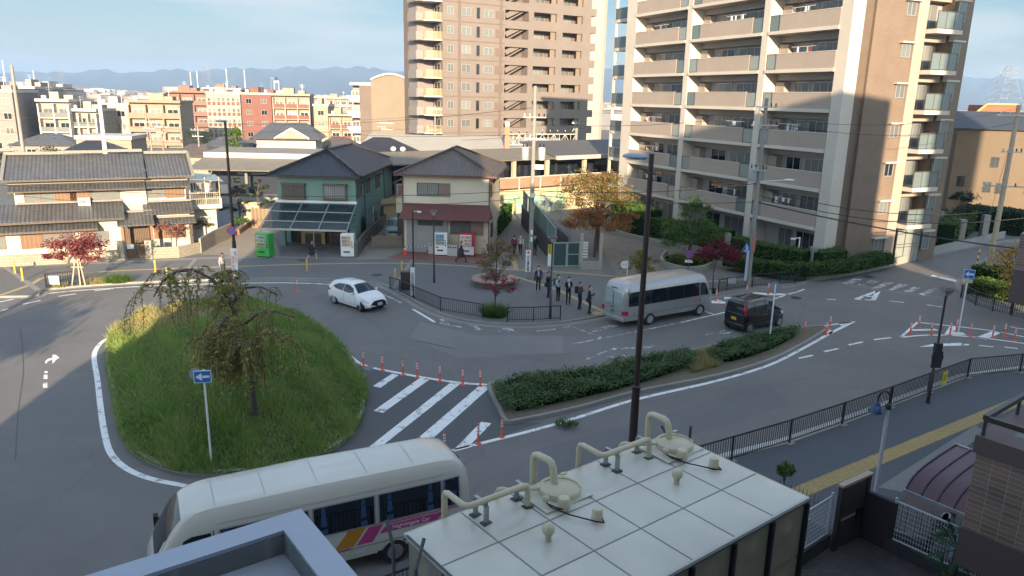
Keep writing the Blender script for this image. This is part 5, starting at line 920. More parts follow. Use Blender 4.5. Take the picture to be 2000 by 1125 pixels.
for px, py, Y, s, lb in ((470, 292, 100, .9, 'low clipped green bush beside the pointed conifer'), (388, 262, 150, 2.6, 'dark green tree in front of the salmon apartment block'), (100, 300, 96, 2.0, 'dark green garden tree behind the old tiled house'), (30, 308, 92, 2.4, 'dark bushy tree at the far left behind the old house')):
    p = D(px, py, Y); tree(lb, (p.x, Y, max(p.z - s * 1.6, 0)), [(0, 0, 0), (0, 0, s)], [(0, 0, s * 1.2, s * 1.1, s, s * .9, 18)], 80, .3, DKCON if s > 1 else HEDGEL, .12)
for px, py, s, lb in ((505, 395, 1.0, 'cloud pruned pine with layered pads beside the green house'), (465, 415, .9, 'clipped garden pine behind the stone wall pillar')):
    p = D(px, py, 70); tree(lb, (p.x, 70, 0), [(0, 0, 0), (.2, 0, 1.5), (-.1, 0, 2.8), (.1, 0, 4.0)], [(-.9, 0, 1.6, .9, .7, .22, 8), (.8, 0, 2.3, .9, .7, .22, 8), (-.6, 0, 3.0, .8, .6, .2, 8), (.4, 0, 3.7, .8, .6, .25, 8), (0, 0, 4.3, .5, .5, .3, 5)], 60, .16, DKCON, .10)
for px, py, z, s, lb in ((402, 452, .9, .85, 'rounded yellow green bush on top of the sloping garden wall'), (470, 445, .6, .75, 'dark green bush in the brick bed beside the driveway')):
    p = G(px, py, z); tree(lb, (p.x, p.y, .1), [(0, 0, 0), (0, 0, z + .4)], [(0, 0, z + .55, s, s * .9, s * .75, 18)], 75, .11, YOL if px < 410 else GRNL, .05, 'shrub', 'shrub')
p = D(1965, 460, 44); tree('tree with yellow orange leaves at the right edge beside the striped guy wire', (p.x + 1.2, 44, .1), [(0, 0, 0), (0, 0, 2), (.1, 0, 4)], [(-.3, 0, 3.2, 1.5, 1.4, 1.6, 30), (.8, 0, 2.0, 1.4, 1.4, 1.2, 20)], 85, .17, leafmat('yellow_gold_leaf', [(.16, .13, .02), (.36, .24, .05), (.50, .30, .08), (.30, .17, .05)]), .10)
tree('green leafed tree at the right edge below the yellow one', (p.x + 1.6, 41.5, .1), [(0, 0, 0), (0, 0, 2)], [(0, 0, 2.0, 1.3, 1.2, 1.5, 26)], 85, .18, GRNL, .08)
p = D(1870, 425, 72); tree('small dark pine growing beside the parked cars on the right', (p.x, 72, 0), [(0, 0, 0), (.1, 0, 2.2), (0, 0, 4.6)], [(0, 0, 2.2, 1.5, 1.2, .9, 14), (0, 0, 3.8, 1.1, 1, .9, 12)], 70, .22, DKCON, .10)
# left-hand tree, street lamp and pole outside the picture whose shadows cross the road
tree('broad roadside tree standing left of the view, casting a shadow on the road', (-23.4, 10.5, 0), [(0, 0, 0), (0, 0, 3), (.2, 0, 5)], [(0, 0, 6.0, 2.4, 2.4, 2.0, 40)], 120, .3, GRNL, .2)
q = MB(); q.tube([(-21.1, 8.0, 0), (-21.1, 8.0, 7.7)], [.1, .07], 8); q.ball((-21.0, 8.4, 7.75), (.35, .8, .18)); tag(obj('street_lamp', q, BROWNM), 'roadside lamp left of the view, casting a long thin shadow', 'street lamp')
q = MB(); q.tube([(-25.2, 6.0, 0), (-25.2, 6.0, 10.3)], [.28, .2], 8); tag(obj('utility_pole', q, CONC), 'thick concrete pole left of the view, casting a broad shadow', 'utility pole')
# ---- hedges
def hedge(label, path, wd, h, n, size, m, z0=.1, name='hedge', rough=.10, cat='hedge'):
    P = [Vector((q[0], q[1], 0)) for q in path]; L_ = [(P[i + 1] - P[i]).length for i in range(len(P) - 1)]; tot = sum(L_)
    s = RG.uniform(0, tot, n); cum = np.cumsum([0] + L_); idx = np.clip(np.searchsorted(cum, s) - 1, 0, len(L_) - 1); C = np.zeros((n, 3)); side = RG.random(n)
    for k in range(n):
        i = idx[k]; a, b_ = P[i], P[i + 1]; f = (s[k] - cum[i]) / L_[i]; p = a.lerp(b_, f); d = (b_ - a).normalized(); nn = Vector((-d.y, d.x, 0)); u = side[k]
        if u < .4: o, z = RG.uniform(-.5, .5), 1.0
        else: o, z = (.5 if RG.random() < .5 else -.5), RG.random()
        p = p + nn * (o * wd); C[k] = (p.x, p.y, z0 + z * h)
    C += RG.normal(size=C.shape) * rough * .6 + (np.sin(C[:, [0]] * 2.1) * np.cos(C[:, [1]] * 1.7) * rough * .5)
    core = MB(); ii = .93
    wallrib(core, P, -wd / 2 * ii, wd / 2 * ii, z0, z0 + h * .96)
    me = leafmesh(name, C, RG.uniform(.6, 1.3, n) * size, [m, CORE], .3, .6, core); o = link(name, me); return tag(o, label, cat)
hedge('long clipped hedge on the block wall in front of the old tiled house', GP([(-60, 495), (0, 492), (120, 487), (232, 481)]), .9, 1.05, 7000, .12, HEDGEL, .75)
hedge('green hedge beside the alley wall next to the cream house', GP([(950, 478), (972, 455), (992, 430)]), .9, 1.7, 2600, .14, GRNL, .1)
hedge('tall clipped hedge in front of the ground floor balconies of the apartment block', GP([(1265, 462), (1330, 472), (1400, 487), (1425, 492)]), 1.2, 1.7, 6000, .13, HEDGE)
hedge('tall dark hedge in front of the apartment windows, left of the white lamp', GP([(1432, 500), (1490, 515), (1572, 530)], .3), 1.1, 1.75, 8000, .12, HEDGE)
hedge('square cut hedge block right of the grey gate pillar by the tiled wall', GP([(1590, 531), (1640, 524)], .3), 1.1, 1.7, 3200, .12, HEDGE)
hedge('low spreading hedge along the top of the curved tiled planter', GP([(1420, 520), (1500, 536), (1560, 541), (1640, 534), (1728, 515)], .3), 1.5, .75, 8500, .12, HEDGE, .45)
hedge('rounded green hedge mass beside the stone plaza behind the autumn trees', GP([(1218, 440), (1262, 462)]), 3.0, 2.4, 4200, .17, HEDGE)
hedge('clipped low shrub ring in the round tiled bed', GP([(1308, 520), (1345, 527), (1372, 520)]), 1.6, .6, 2600, .11, leafmat('shrub_ring_leaf', [(.04, .06, .01), (.09, .12, .02), (.13, .15, .03)]), .3)
hedge('dark clipped hedge along the far lane behind grey gate posts', [D(1835, 480, 66), D(1862, 468, 72), D(1895, 452, 80)], 2.0, 2.2, 4000, .2, HEDGE, 0)
hedge('dark green bank of shrubs below the parked cars on the right', [D(1880, 420, 78), D(2010, 430, 74)], 3.5, 2.4, 5000, .24, DKCON, 0)
hedge('leafy low hedge inside the corner railing on the right', GP([(1900, 572), (1945, 582), (2010, 598)]) , 1.6, .9, 5200, .15, leafmat('corner_shrub_leaf', [(.04, .07, .012), (.10, .16, .025), (.18, .22, .04)]))
hedge('darker clipped shrubs behind the corner hedge at the right edge', GP([(1905, 548), (1950, 558), (2010, 566)]), 1.6, 1.1, 4200, .15, GRNL)
p = G(1790, 500); hedge('small flowering shrub row beside the glazed entrance', GP([(1785, 497), (1815, 488)]), .9, .7, 1500, .13, YOL, .4)
# median shrubs
SHR = leafmat('median_shrub_leaf', [(.025, .05, .024), (.055, .105, .04), (.11, .17, .06), (.17, .20, .07)], pscale=1.6)
def inpoly(n, P):
    P = np.array([(p[0], p[1]) for p in P]); lo, hi = P.min(0), P.max(0); out = []
    while sum(len(o) for o in out) < n:
        q = RG.uniform(lo, hi, (n * 2, 2)); c = np.zeros(len(q), bool); j = len(P) - 1
        for i in range(len(P)):
            a, b_ = P[i], P[j]; k = ((a[1] > q[:, 1]) != (b_[1] > q[:, 1])) & (q[:, 0] < (b_[0] - a[0]) * (q[:, 1] - a[1]) / (b_[1] - a[1] + 1e-12) + a[0]); c ^= k; j = i
        out.append(q[c])
    return np.concatenate(out)[:n]
def shrubbery(label, poly, h, n, size, m, name='hedge', cat='hedge'):
    q = inpoly(n, poly); hh = h * (.72 + .28 * np.sin(q[:, 0] * 1.9 + q[:, 1]) * np.cos(q[:, 1] * 2.3 - q[:, 0] * .6)); z = .15 + hh * RG.power(2.2, n); C = np.column_stack([q, z]) + RG.normal(size=(n, 3)) * .06
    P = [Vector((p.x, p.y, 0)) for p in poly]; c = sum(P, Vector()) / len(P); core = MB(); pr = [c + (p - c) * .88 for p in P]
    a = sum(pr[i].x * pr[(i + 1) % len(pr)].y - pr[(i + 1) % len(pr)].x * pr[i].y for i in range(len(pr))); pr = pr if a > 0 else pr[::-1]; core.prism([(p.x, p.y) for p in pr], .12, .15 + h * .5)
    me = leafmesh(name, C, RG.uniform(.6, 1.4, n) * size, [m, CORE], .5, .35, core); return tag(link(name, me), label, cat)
shrubbery('large dark green shrub bed at the wide end of the median', sm(GP([(968, 762), (1060, 748), (1160, 734), (1260, 712), (1340, 700), (1355, 722), (1240, 760), (1130, 788), (1000, 815), (985, 812)]), 2, True), .60, 21000, .13, SHR)
shrubbery('smaller dark green shrub bed at the narrow end of the median', sm(GP([(1388, 690), (1470, 668), (1545, 652), (1560, 660), (1500, 692), (1420, 716), (1385, 712)]), 2, True), .58, 8500, .12, SHR)
q = inpoly(2600, GP([(1345, 702), (1390, 690), (1400, 722), (1350, 735)])); DRYG = leafmat('dry_median_grass', [(.22, .20, .08), (.36, .30, .13), (.18, .20, .06)])
def blades(name, q, z, hgt, wd, m, lean=.45):
    n = len(q); h = RG.uniform(.45, 1.15, n) * hgt; a = RG.uniform(0, 6.28, n); l = RG.normal(size=(n, 2)) * lean * h[:, None]; w2 = wd * RG.uniform(.6, 1.3, n); dx, dy = np.cos(a) * w2, np.sin(a) * w2
    B0 = np.column_stack([q[:, 0] - dx, q[:, 1] - dy, z]); B1 = np.column_stack([q[:, 0] + dx, q[:, 1] + dy, z]); T = np.column_stack([q[:, 0] + l[:, 0], q[:, 1] + l[:, 1], z + h])
    return quads(name, np.stack([B0, B1, T], 1).reshape(-1, 3), 3, m)
o = link('median_grass', blades('median_grass', q, np.full(len(q), .15), .35, .025, DRYG)); o['kind'] = 'stuff'; tag(o, 'patch of dry grass between the two shrub beds of the median', 'grass')
# grass on the round island
n = 88000; th = RG.uniform(0, len(ISL), n); i0 = th.astype(int) % len(ISL); f = th - th.astype(int); I = np.array([(p.x, p.y) for p in ISL]); bpt = I[i0] * (1 - f)[:, None] + I[(i0 + 1) % len(ISL)] * f[:, None]
tt = np.sqrt(RG.uniform(0, 1, n)); c2 = np.array([ICEN.x, ICEN.y]); q = c2 + (bpt - c2) * (tt * 1.01)[:, None]
zz = .10 + .75 * (1 - tt * tt); hm = .23 + .14 * np.sin(q[:, 0] * .9 + 1.3 * np.sin(q[:, 1] * .5)) * np.cos(q[:, 1] * .8) + .19 * np.sin(q[:, 0] * 2.7 + q[:, 1] * 1.9)
hm = np.clip(hm, .13, .6)
d1 = G(300, 628)
GR = leafmat('island_grass_blade', [(.07, .13, .03), (.13, .24, .045), (.22, .34, .07), (.32, .33, .12), (.12, .25, .045)], trans=.35, pscale=.45, dry=((d1.x + .8, d1.y - .2, .4), 4.2, (.44, .34, .16)))
nn_ = n; a = RG.uniform(0, 6.28, n); hb = RG.uniform(.5, 1.25, n) * hm; ln_ = RG.normal(size=(n, 2)) * .5 * hb[:, None]; w2 = .022 * RG.uniform(.6, 1.4, n)
B0 = np.column_stack([q[:, 0] - np.cos(a) * w2, q[:, 1] - np.sin(a) * w2, zz]); B1 = np.column_stack([q[:, 0] + np.cos(a) * w2, q[:, 1] + np.sin(a) * w2, zz]); Tp = np.column_stack([q[:, 0] + ln_[:, 0], q[:, 1] + ln_[:, 1], zz + hb])
o = link('island_grass', quads('island_grass', np.stack([B0, B1, Tp], 1).reshape(-1, 3), 3, GR)); o['kind'] = 'stuff'; tag(o, 'long unmown green grass covering the round traffic island, tan where it dried', 'grass')
# grass tufts by the kerbs
for px, py, r, h, nb, lb in ((967, 618, .62, .75, 1500, 'big tuft of ornamental grass between the two kerb railings'), (228, 550, .9, .55, 900, 'tall green roadside weeds right of the red maple'), (192, 552, .7, .35, 500, 'thin dry weeds at the foot of the red maple'), (115, 560, .5, .4, 260, 'small weeds in front of the short railing at the left'), (1105, 829, .45, .22, 260, 'green weeds at the corner of the median kerb')):
    c = G(px, py, .1); rr_ = np.sqrt(RG.uniform(0, 1, nb)) * r; aa = RG.uniform(0, 6.28, nb); q = np.column_stack([c.x + rr_ * np.cos(aa), c.y + rr_ * np.sin(aa) * .7])
    tag(link('grass_tuft', blades('grass_tuft', q, np.full(nb, .1), h, .018, HEDGEL if h > .5 or h < .24 else DRYG, .6)), lb, 'grass')
# weeping cherry on the island
cb = G(497, 800, .8); WC = thing('weeping_cherry', 'weeping cherry with drooping olive brown leaves on the round grass island', 'tree', cb)
def at3(px, py, dy): p = D(px, py, cb.y + dy); return p - cb
lim = [[Vector((0, 0, -.3)), at3(492, 740, .1), at3(484, 690, .2), at3(470, 640, .3), at3(452, 595, .5), at3(430, 560, .6), at3(405, 540, .5), at3(375, 527, .3)],
       [at3(484, 690, .2), at3(455, 640, -.2), at3(420, 640, -.5), at3(385, 665, -.7)], [at3(470, 640, .3), at3(500, 615, 0), at3(540, 608, -.1), at3(575, 620, -.2)], [at3(452, 595, .5), at3(480, 562, .7), at3(510, 560, .8), at3(540, 575, .8)],
       [at3(484, 690, .2), at3(510, 655, -.6), at3(535, 650, -1.0), at3(555, 670, -1.2)], [at3(430, 560, .6), at3(440, 535, 1.1), at3(460, 530, 1.4)], [at3(375, 527, .3), at3(345, 530, .2), at3(318, 548, .1), at3(300, 580, 0)], [at3(470, 640, .3), at3(440, 620, -.9), at3(425, 650, -1.5), at3(415, 690, -1.7)], [at3(484, 690, .2), at3(470, 660, -1.3), at3(475, 680, -1.9)]]
b = MB()
for i, l in enumerate(lim):
    n_ = len(l); r0 = .11 if i == 0 else .055; b.tube(l, [r0 * (1 - .8 * k / (n_ - 1)) + .008 for k in range(n_)], 7)
C = []
ru = random.Random(21)
for l, ns in zip(lim, (44, 34, 9, 9, 26, 16, 30, 64, 66)):
    for s in range(ns):
        k = ru.randint(1 if l is not lim[0] else 3, len(l) - 2) if len(l) > 2 else 0; p = l[k].lerp(l[k + 1], ru.random()); a = ru.uniform(0, 6.28); d = Vector((math.cos(a), math.sin(a), .45)) * (.16 if l is lim[6] or l is lim[0] else .11); path = [p.copy()]
        out = ru.uniform(.15, .8); fall = ru.uniform(.7, 2.3)
        while fall > 0 and p.z > .15:
            p = p + d; path.append(p.copy()); d = d + Vector((ru.uniform(-.02, .02), ru.uniform(-.02, .02), -.035)); d.x *= .9; d.y *= .9
            if d.length > .17: d = d.normalized() * .17
            if d.z < -.05: fall -= .17
        b.tube(path, [.009] * len(path), 3, cap=False)
        for j in range(len(path) - 1):
            if j < 2: continue
            for r_ in range(4): C.append(path[j].lerp(path[j + 1], ru.random()) + Vector((ru.gauss(0, .045), ru.gauss(0, .045), ru.gauss(0, .04) - .03)))
obj('trunk', b, K('cherry_bark', (.085, .065, .055), .85, ns=9, na=.3), WC, 60)
for (px_, py_, dy_, rx_, nc_) in ((470, 660, -.4, .8, 9), (440, 700, -.9, .8, 9), (500, 700, -.9, .8, 9), (470, 730, -1.2, .7, 8), (420, 590, .3, .5, 4), (450, 560, .6, .5, 4)):
    cc_ = at3(px_, py_, dy_); q_, _ = clumps([(cc_.x, cc_.y, cc_.z, rx_, rx_, rx_ * .8, nc_)], 95, .5); C += [Vector(v) for v in q_]
C = np.array([tuple(c) for c in C]); link('crown', leafmesh('crown', C, RG.uniform(.6, 1.3, len(C)) * .125, leafmat('cherry_leaf', [(.12, .16, .04), (.22, .25, .06), (.29, .29, .08), (.42, .25, .09), (.18, .26, .06)], pscale=1.4), .1, .42), WC)
# ================================================================ street furniture
K('sign_grey', (.25, .27, .29), .5)
ORD = ['first', 'second', 'third', 'fourth', 'fifth', 'sixth', 'seventh', 'eighth', 'ninth', 'tenth']
def delineator():
    t = thing('delineator_post', '', 'delineator post', (0, 0, 0), 0, 'orange delineator posts with white bands')
    q = MB(); q.lathe([(.13, 0), (.12, .02), (.06, .05), (.042, .07), (.042, .79), (.03, .81), (0, .815)], n=12); obj('post', q, ORANGE, t, 50)
    for z in (.44, .55, .66):
        q = MB(); q.lathe([(.0435, z), (.0445, z + .005), (.0445, z + .065), (.0435, z + .07)], n=12); obj('reflective_band', q, K('reflective_white', (.75, .73, .70), .3), t, 50)
    return t
DP = delineator(); cache_kids(DP); first = [True]
def put(proto, flag, loc, label, rz=0):
    if flag[0]: flag[0] = False; proto.location = loc; proto.rotation_euler = (0, 0, rz); proto['label'] = label; return proto
    return dup(proto, loc, rz, label)
rows = [([(710, 716), (747, 725), (787, 733), (815, 738), (859, 745), (904, 752), (938, 754)], '{} orange post from the grass island on the far edge of the striped area', 0),
        ([(980, 854), (934, 867), (868, 884), (820, 895), (760, 909), (706, 919), (645, 930)], '{} orange post from the median shrubs on the near edge of the striped area', 0),
        ([(1571, 651), (1613, 654), (1620, 642)], '{} orange post at the pointed nose of the median, counted from the shrubs', 0),
        ([(1398, 588), (1458, 578), (1500, 574)], '{} orange post ahead of the silver bus by the kerb', 0),
        ([(1777, 655), (1794, 640), (1818, 654), (1855, 655), (1867, 648), (1894, 657), (1938, 660), (1961, 657), (1981, 665)], '{} orange post from the left on the pointed striped island at the right', 0),
        ([(581, 568)], 'lone orange post on the road left of the white car', 0), ([(457, 556), (445, 570)], '{} orange post behind the weeping cherry near the banner pole', 0)]
for pts, lb, z in rows:
    for i, p in enumerate(pts): put(DP, first, G(*p, z), lb.format(ORD[i]))
def ybollard():
    t = thing('bollard', '', 'bollard', (0, 0, 0), 0, 'yellow pavement bollards'); q = MB(); q.lathe([(.06, .0), (.06, .82), (.045, .86), (0, .87)], n=12); obj('post', q, YEL, t, 50)
    q = MB(); q.lathe([(.17, 0), (.16, .02), (.10, .03), (.06, .031)], n=14); obj('base_plate', q, CONC, t, 50); q = MB(); q.lathe([(.061, .68), (.063, .685), (.063, .75), (.061, .755)], n=12); obj('reflective_band', q, K('amber_band', (.75, .55, .15), .3), t); return t
YB_ = ybollard(); cache_kids(YB_); first = [True]
for p, lb in (((30, 534), 'yellow bollard nearer the block wall at the far left'), ((45, 548), 'yellow bollard nearer the kerb at the far left'), ((304, 531), 'yellow bollard on the pavement in front of the old house gate wall'), ((327, 547), 'yellow bollard half hidden behind the top of the weeping cherry'), ((600, 529), 'lone yellow bollard in front of the walking schoolgirl'), ((785, 533), 'yellow bollard nearer the red paving beside the thin lamp post'), ((772, 548), 'yellow bollard nearer the kerb beside the brown cabinet')): put(YB_, first, G(*p, .1), lb)
def railing(label, pts, h=.82, z0=.1, lift=.1, foot=False, sp=.13):
    P = [G(*p, z0) for p in pts]; t = thing('guard_railing', label, 'railing', P[0]); P = [p - P[0] for p in P]
    for i, p in enumerate(P):
        q = MB(); q.box(p.x - .03, p.y - .03, 0, p.x + .03, p.y + .03, h + .03); obj('post', q, BLACKM, t)
        if foot: q = MB(); d = (P[min(i + 1, len(P) - 1)] - P[max(i - 1, 0)]); q.cbox((p.x, p.y, .02), (.34, .34, .05), 0, math.atan2(d.y, d.x)); obj('foot', q, CONC, t)
    for a, c in zip(P, P[1:]):
        q = MB(); u = Vector((0, 0, 1)); q.beam(a + u * h, c + u * h, .05, .045); q.beam(a + u * lift, c + u * lift, .03, .03); n = int((c - a).length / sp)
        for k in range(1, n): p = a.lerp(c, k / n); q.box(p.x - .010, p.y - .010, lift, p.x + .010, p.y + .010, h)
        obj('panel', q, BLACKM, t)
    return t
railing('black bar railing curving past the brown cabinet to the grass tuft', [(762, 564), (781, 571), (808, 584), (861, 607), (943, 621)])
railing('short straight black bar railing right of the ornamental grass tuft', [(991, 628), (1042, 627), (1094, 624)])
railing('black bar railing running from the bus to the tiled planter corner', [(1403, 570), (1419, 567), (1469, 559.5), (1522, 555), (1552, 554), (1572, 548)], .85)
railing('black bar railing curving around the right-hand street corner', [(1876, 582), (1905, 597), (1938, 608), (1975, 617), (2020, 629)], .9)
railing('short black railing panel with a white plate at the far left kerb', [(91, 560), (144, 555)], .85)
lr = [G(1889, 738, .1) + Vector((0, 0, 0))]; a0, a1 = G(1541, 866, .1), G(1889, 738, .1)
nrp = [(560, 1268), (640, 1236), (720, 1205), (804, 1172), (900, 1125), (1000, 1072), (1103, 1016), (1205, 972), (1318, 935), (1428, 901), (1541, 866), (1644, 830), (1737, 796), (1812, 767), (1889, 738), (1991, 728), (2060, 722)]
railing('long black bar railing on concrete feet along the near pavement', nrp, .95, .1, .14, True, .115)
p = G(1842, 757, .1); q = MB(); q.cbox((p.x - .05, p.y - .08, .58), (.42, .02, .62), 0, R(34)); q.cbox((p.x - .045, p.y - .095, .62), (.26, .004, .30), 1, R(34)); tag(obj('notice_sign', q, [K('sign_yellow', (.75, .60, .02), .5), K('sign_ochre', (.45, .33, .02))], None), 'small yellow notice fixed to the near black railing', 'sign')
p = G(98, 561, .1); q = MB(); q.box(p.x, p.y - .06, .3, p.x + .65, p.y - .035, .85); tag(obj('notice_sign', q, WHITE, None), 'blank white plate fixed to the short railing at the far left', 'sign')
p = G(1427, 563, .1); q = MB(); q.box(p.x - .28, p.y - .06, .45, p.x + .3, p.y - .035, .85); tag(obj('notice_sign', q, WHITE, None), 'white plate on the railing in front of the silver bus', 'sign')
# ---- lamps
b0 = G(1229, 962, .1); hh = D(1273, 300, b0.y).z; TL = thing('street_lamp', 'very tall dark brown street lamp rising behind the white tank', 'street lamp', b0)
q = MB(); q.tube([(0, 0, 0), (0, 0, 3.6), (0, 0, 3.62), (0, 0, hh - .1)], [.135, .125, .095, .075], 14); obj('pole', q, BROWNM, TL, 50); q = MB(); q.lathe([(.13, 3.55), (.14, 3.57), (.14, 3.66), (.1, 3.7)], n=14); obj('collar', q, BROWNM, TL)
q = MB(); d = Vector((-.80, .6, 0)); pts = []
q.ball((0, 0, 0), (.42, .19, .11), 0, 14, 10); q.v = [(x, y, z if z > -.03 else -.03 + (z + .03) * .35) for x, y, z in q.v]; hd = obj('lamp_head', q, K('lamp_grey_blue', (.30, .36, .44), .35), TL, 60); hd.location = d * .52 + Vector((0, 0, hh - .22)); hd.rotation_euler = (0, 0, math.atan2(d.y, d.x))
q = MB(); q.beam((0, 0, hh - .24), d * .25 + Vector((0, 0, hh - .24)), .09, .1); obj('bracket', q, K('lamp_grey_blue'), TL); q = MB(); q.cbox((0, 0, -.075), (.5, .24, .03)); lens = obj('lens', q, K('lamp_lens', (.5, .52, .52), .2), hd)
def parklamp(label, base, z0, head_top, extra=0):
    b0 = G(*base, z0); H = D(head_top[0], head_top[1], b0.y).z - z0; t = thing('street_lamp', label, 'street lamp', b0)
    q = MB(); q.tube([(0, 0, 0), (0, 0, H * .3), (0, 0, H * .3 + .02), (0, 0, H - .35)], [.075, .07, .05, .045], 10); obj('pole', q, BROWNM, t, 50)
    q = MB(); s = .27; q.add([(-s, -s, H - .08), (s, -s, H - .08), (s, s, H - .08), (-s, s, H - .08), (-.09, -.09, H), (.09, -.09, H), (.09, .09, H), (-.09, .09, H)], [(0, 3, 2, 1), (0, 1, 5, 4), (1, 2, 6, 5), (2, 3, 7, 6), (3, 0, 4, 7), (4, 5, 6, 7)]); obj('lamp_hood', q, K('lamp_brown', (.06, .036, .036), .4), t)
    q = MB(); q.add([(-.2, -.2, H - .09), (.2, -.2, H - .09), (.2, .2, H - .09), (-.2, .2, H - .09), (-.07, -.07, H - .36), (.07, -.07, H - .36), (.07, .07, H - .36), (-.07, .07, H - .36)], [(0, 1, 2, 3), (1, 0, 4, 5), (2, 1, 5, 6), (3, 2, 6, 7), (0, 3, 7, 4), (7, 6, 5, 4)]); obj('lamp_glass', q, K('opal_glass', (.38, .38, .34), .2), t); return t
L1 = parklamp('dark lamp post with a square hood standing behind the near railing', (1812, 787), .1, (1853, 561))
q = MB(); z = 1.75; q.cbox((.0, -.12, 2.0), (.42, .05, .72), 0); q.lathe([(0, 0), (.25, 0), (.25, .03), (0, .03)], (0, -.15, 2.1), 18, 0, 'Y'); q.cbox((.02, -.02, 2.5), (.28, .2, .38), 0); obj('sign_back', q, K('dark_sign_back', (.035, .035, .038), .5), L1)
parklamp('brown lamp post with a square hood among the people waiting for the bus', (1074, 622), .1, (1082, 461)); parklamp('brown lamp post with a square hood in front of the white drinks machine', (848, 552), .1, (846, 410)); parklamp('small brown lamp post rising behind the dark red maple', (1344, 505), .1, (1349, 437))
b0 = G(808, 581, .1); H = D(805, 413, b0.y).z; t = thing('camera_pole', 'thin dark pole with a small white camera in front of the garage shutter', 'camera pole', b0); q = MB(); q.tube([(0, 0, 0), (0, 0, H)], .05, 10); obj('pole', q, BROWNM, t); q = MB(); q.beam((0, 0, H - .12), (.35, -.05, H - .05), .03, .03); q.cbox((.42, -.08, H - .1), (.22, .1, .1)); obj('camera', q, WHITE, t)
q = MB(); q.box(-.17, -.12, .15, .10, -.09, 1.95); bn = obj('banner', q, WHITE, t); text('lettering', '自転車駐輪禁止', .2, K('ink_blue', (.05, .07, .16)), bn, (-.03, -.125, 1.05), (math.pi / 2, 0, 0), vert=True)
b0 = G(462, 545, .1); H = D(440, 238, b0.y).z; t = thing('street_lamp', 'tall brown lamp post with a white banner and traffic disc by the driveway', 'street lamp', b0); q = MB(); q.tube([(0, 0, 0), (0, 0, 2.6), (0, 0, 2.62), (0, 0, H)], [.14, .13, .10, .08], 10); obj('pole', q, BROWNM, t, 50)
q = MB(); q.ball((-.22, 0, H - .05), (.42, .16, .08)); obj('lamp_head', q, K('lamp_grey_blue'), t); q = MB(); q.cbox((-.3, -.05, H - 4.4), (.5, .3, .55)); obj('meter_box', q, K('meter_grey', (.38, .37, .34)), t)
q = MB(); q.box(-.20, -.18, .22, .22, -.15, 2.15); bn = obj('banner', q, WHITE, t); RT = K('ink_red', (.55, .03, .09)); text('lettering', '危ないから', .19, RT, bn, (.11, -.185, 1.55), (math.pi / 2, 0, 0), vert=True); text('lettering', '飛び出し禁止', .19, RT, bn, (-.08, -.185, 1.12), (math.pi / 2, 0, 0), vert=True)
def disc_sign(par, c, r, kind):
    q = MB(); q.lathe([(0, 0), (r, 0), (r, .02), (0, .02)], (c[0], c[1] - .02, c[2]), 24, 0, 'Y'); s = obj('sign_disc', q, RED if kind == 'nopark' else K('sign_grey', (.25, .27, .29), .5), par)
    if kind == 'nopark':
        q = MB(); q.lathe([(0, 0), (r * .78, 0), (r * .78, -.006), (0, -.006)], (c[0], c[1] - .02, c[2]), 24, 0, 'Y'); obj('blue_field', q, BLUE, s); q = MB(); q.cbox((c[0], c[1] - .029, c[2]), (r * 1.6, .004, r * .22), 0, 0, Matrix.Rotation(R(45), 3, 'Y')); obj('red_bar', q, RED, s)
    return s
disc_sign(t, (-.05, -.16, 3.35), .30, 'nopark')
b0 = G(1707, 975, .1); H = D(1737, 797, b0.y).z - .1; t = thing('street_lamp', 'white lamp post with a blue bell lamp hanging from a black swan neck', 'street lamp', b0); q = MB(); q.tube([(0, 0, 0), (0, 0, H)], .06, 12); obj('pole', q, K('pole_white', (.55, .57, .58), .4), t)
nk = [(0, 0, H), (0, 0, H + .38)] + [(-.17 + .17 * math.cos(a), 0, H + .38 + .17 * math.sin(a)) for a in [math.pi * i / 8 for i in range(1, 9)]] + [(-.36, 0, H + .18)]; q = MB(); q.tube(nk, .028, 8); q.lathe([(.09, H - .03), (.09, H + .1), (.05, H + .16)], n=10); obj('swan_neck', q, BLACKM, t, 60)
q = MB(); q.lathe([(.03, .22), (.08, .18), (.09, .1), (.12, .06), (.23, -.1), (.235, -.13), (.20, -.13)], (-.36, 0, H), 18); hd = obj('lamp_shade', q, K('navy_enamel', (.02, .05, .15), .25), t, 60); q = MB(); q.ball((-.36, 0, H - .13), (.17, .17, .1)); obj('globe', q, K('opal_glass'), hd, 60)
b0 = G(1556, 519, .5); H = D(1562, 463, b0.y).z - .5; t = thing('camera_pole', 'slim white pole with a short camera arm in the hedge by the apartment', 'camera pole', b0); q = MB(); q.tube([(0, 0, -.4), (0, 0, H)], .05, 8); q.beam((0, 0, H - .05), (-.5, -.1, H - .1), .05, .06); obj('pole', q, WHITE, t); q = MB(); q.cbox((-.55, -.12, H - .12), (.35, .14, .12)); obj('camera', q, WHITE, t)
p = G(1568, 513, .8); q = MB(); q.cbox((p.x, p.y - .7, .85), (.5, .03, .3), 0, R(-15)); tag(obj('notice_sign', q, WHITE, None), 'small white board standing in the planter hedge', 'sign')
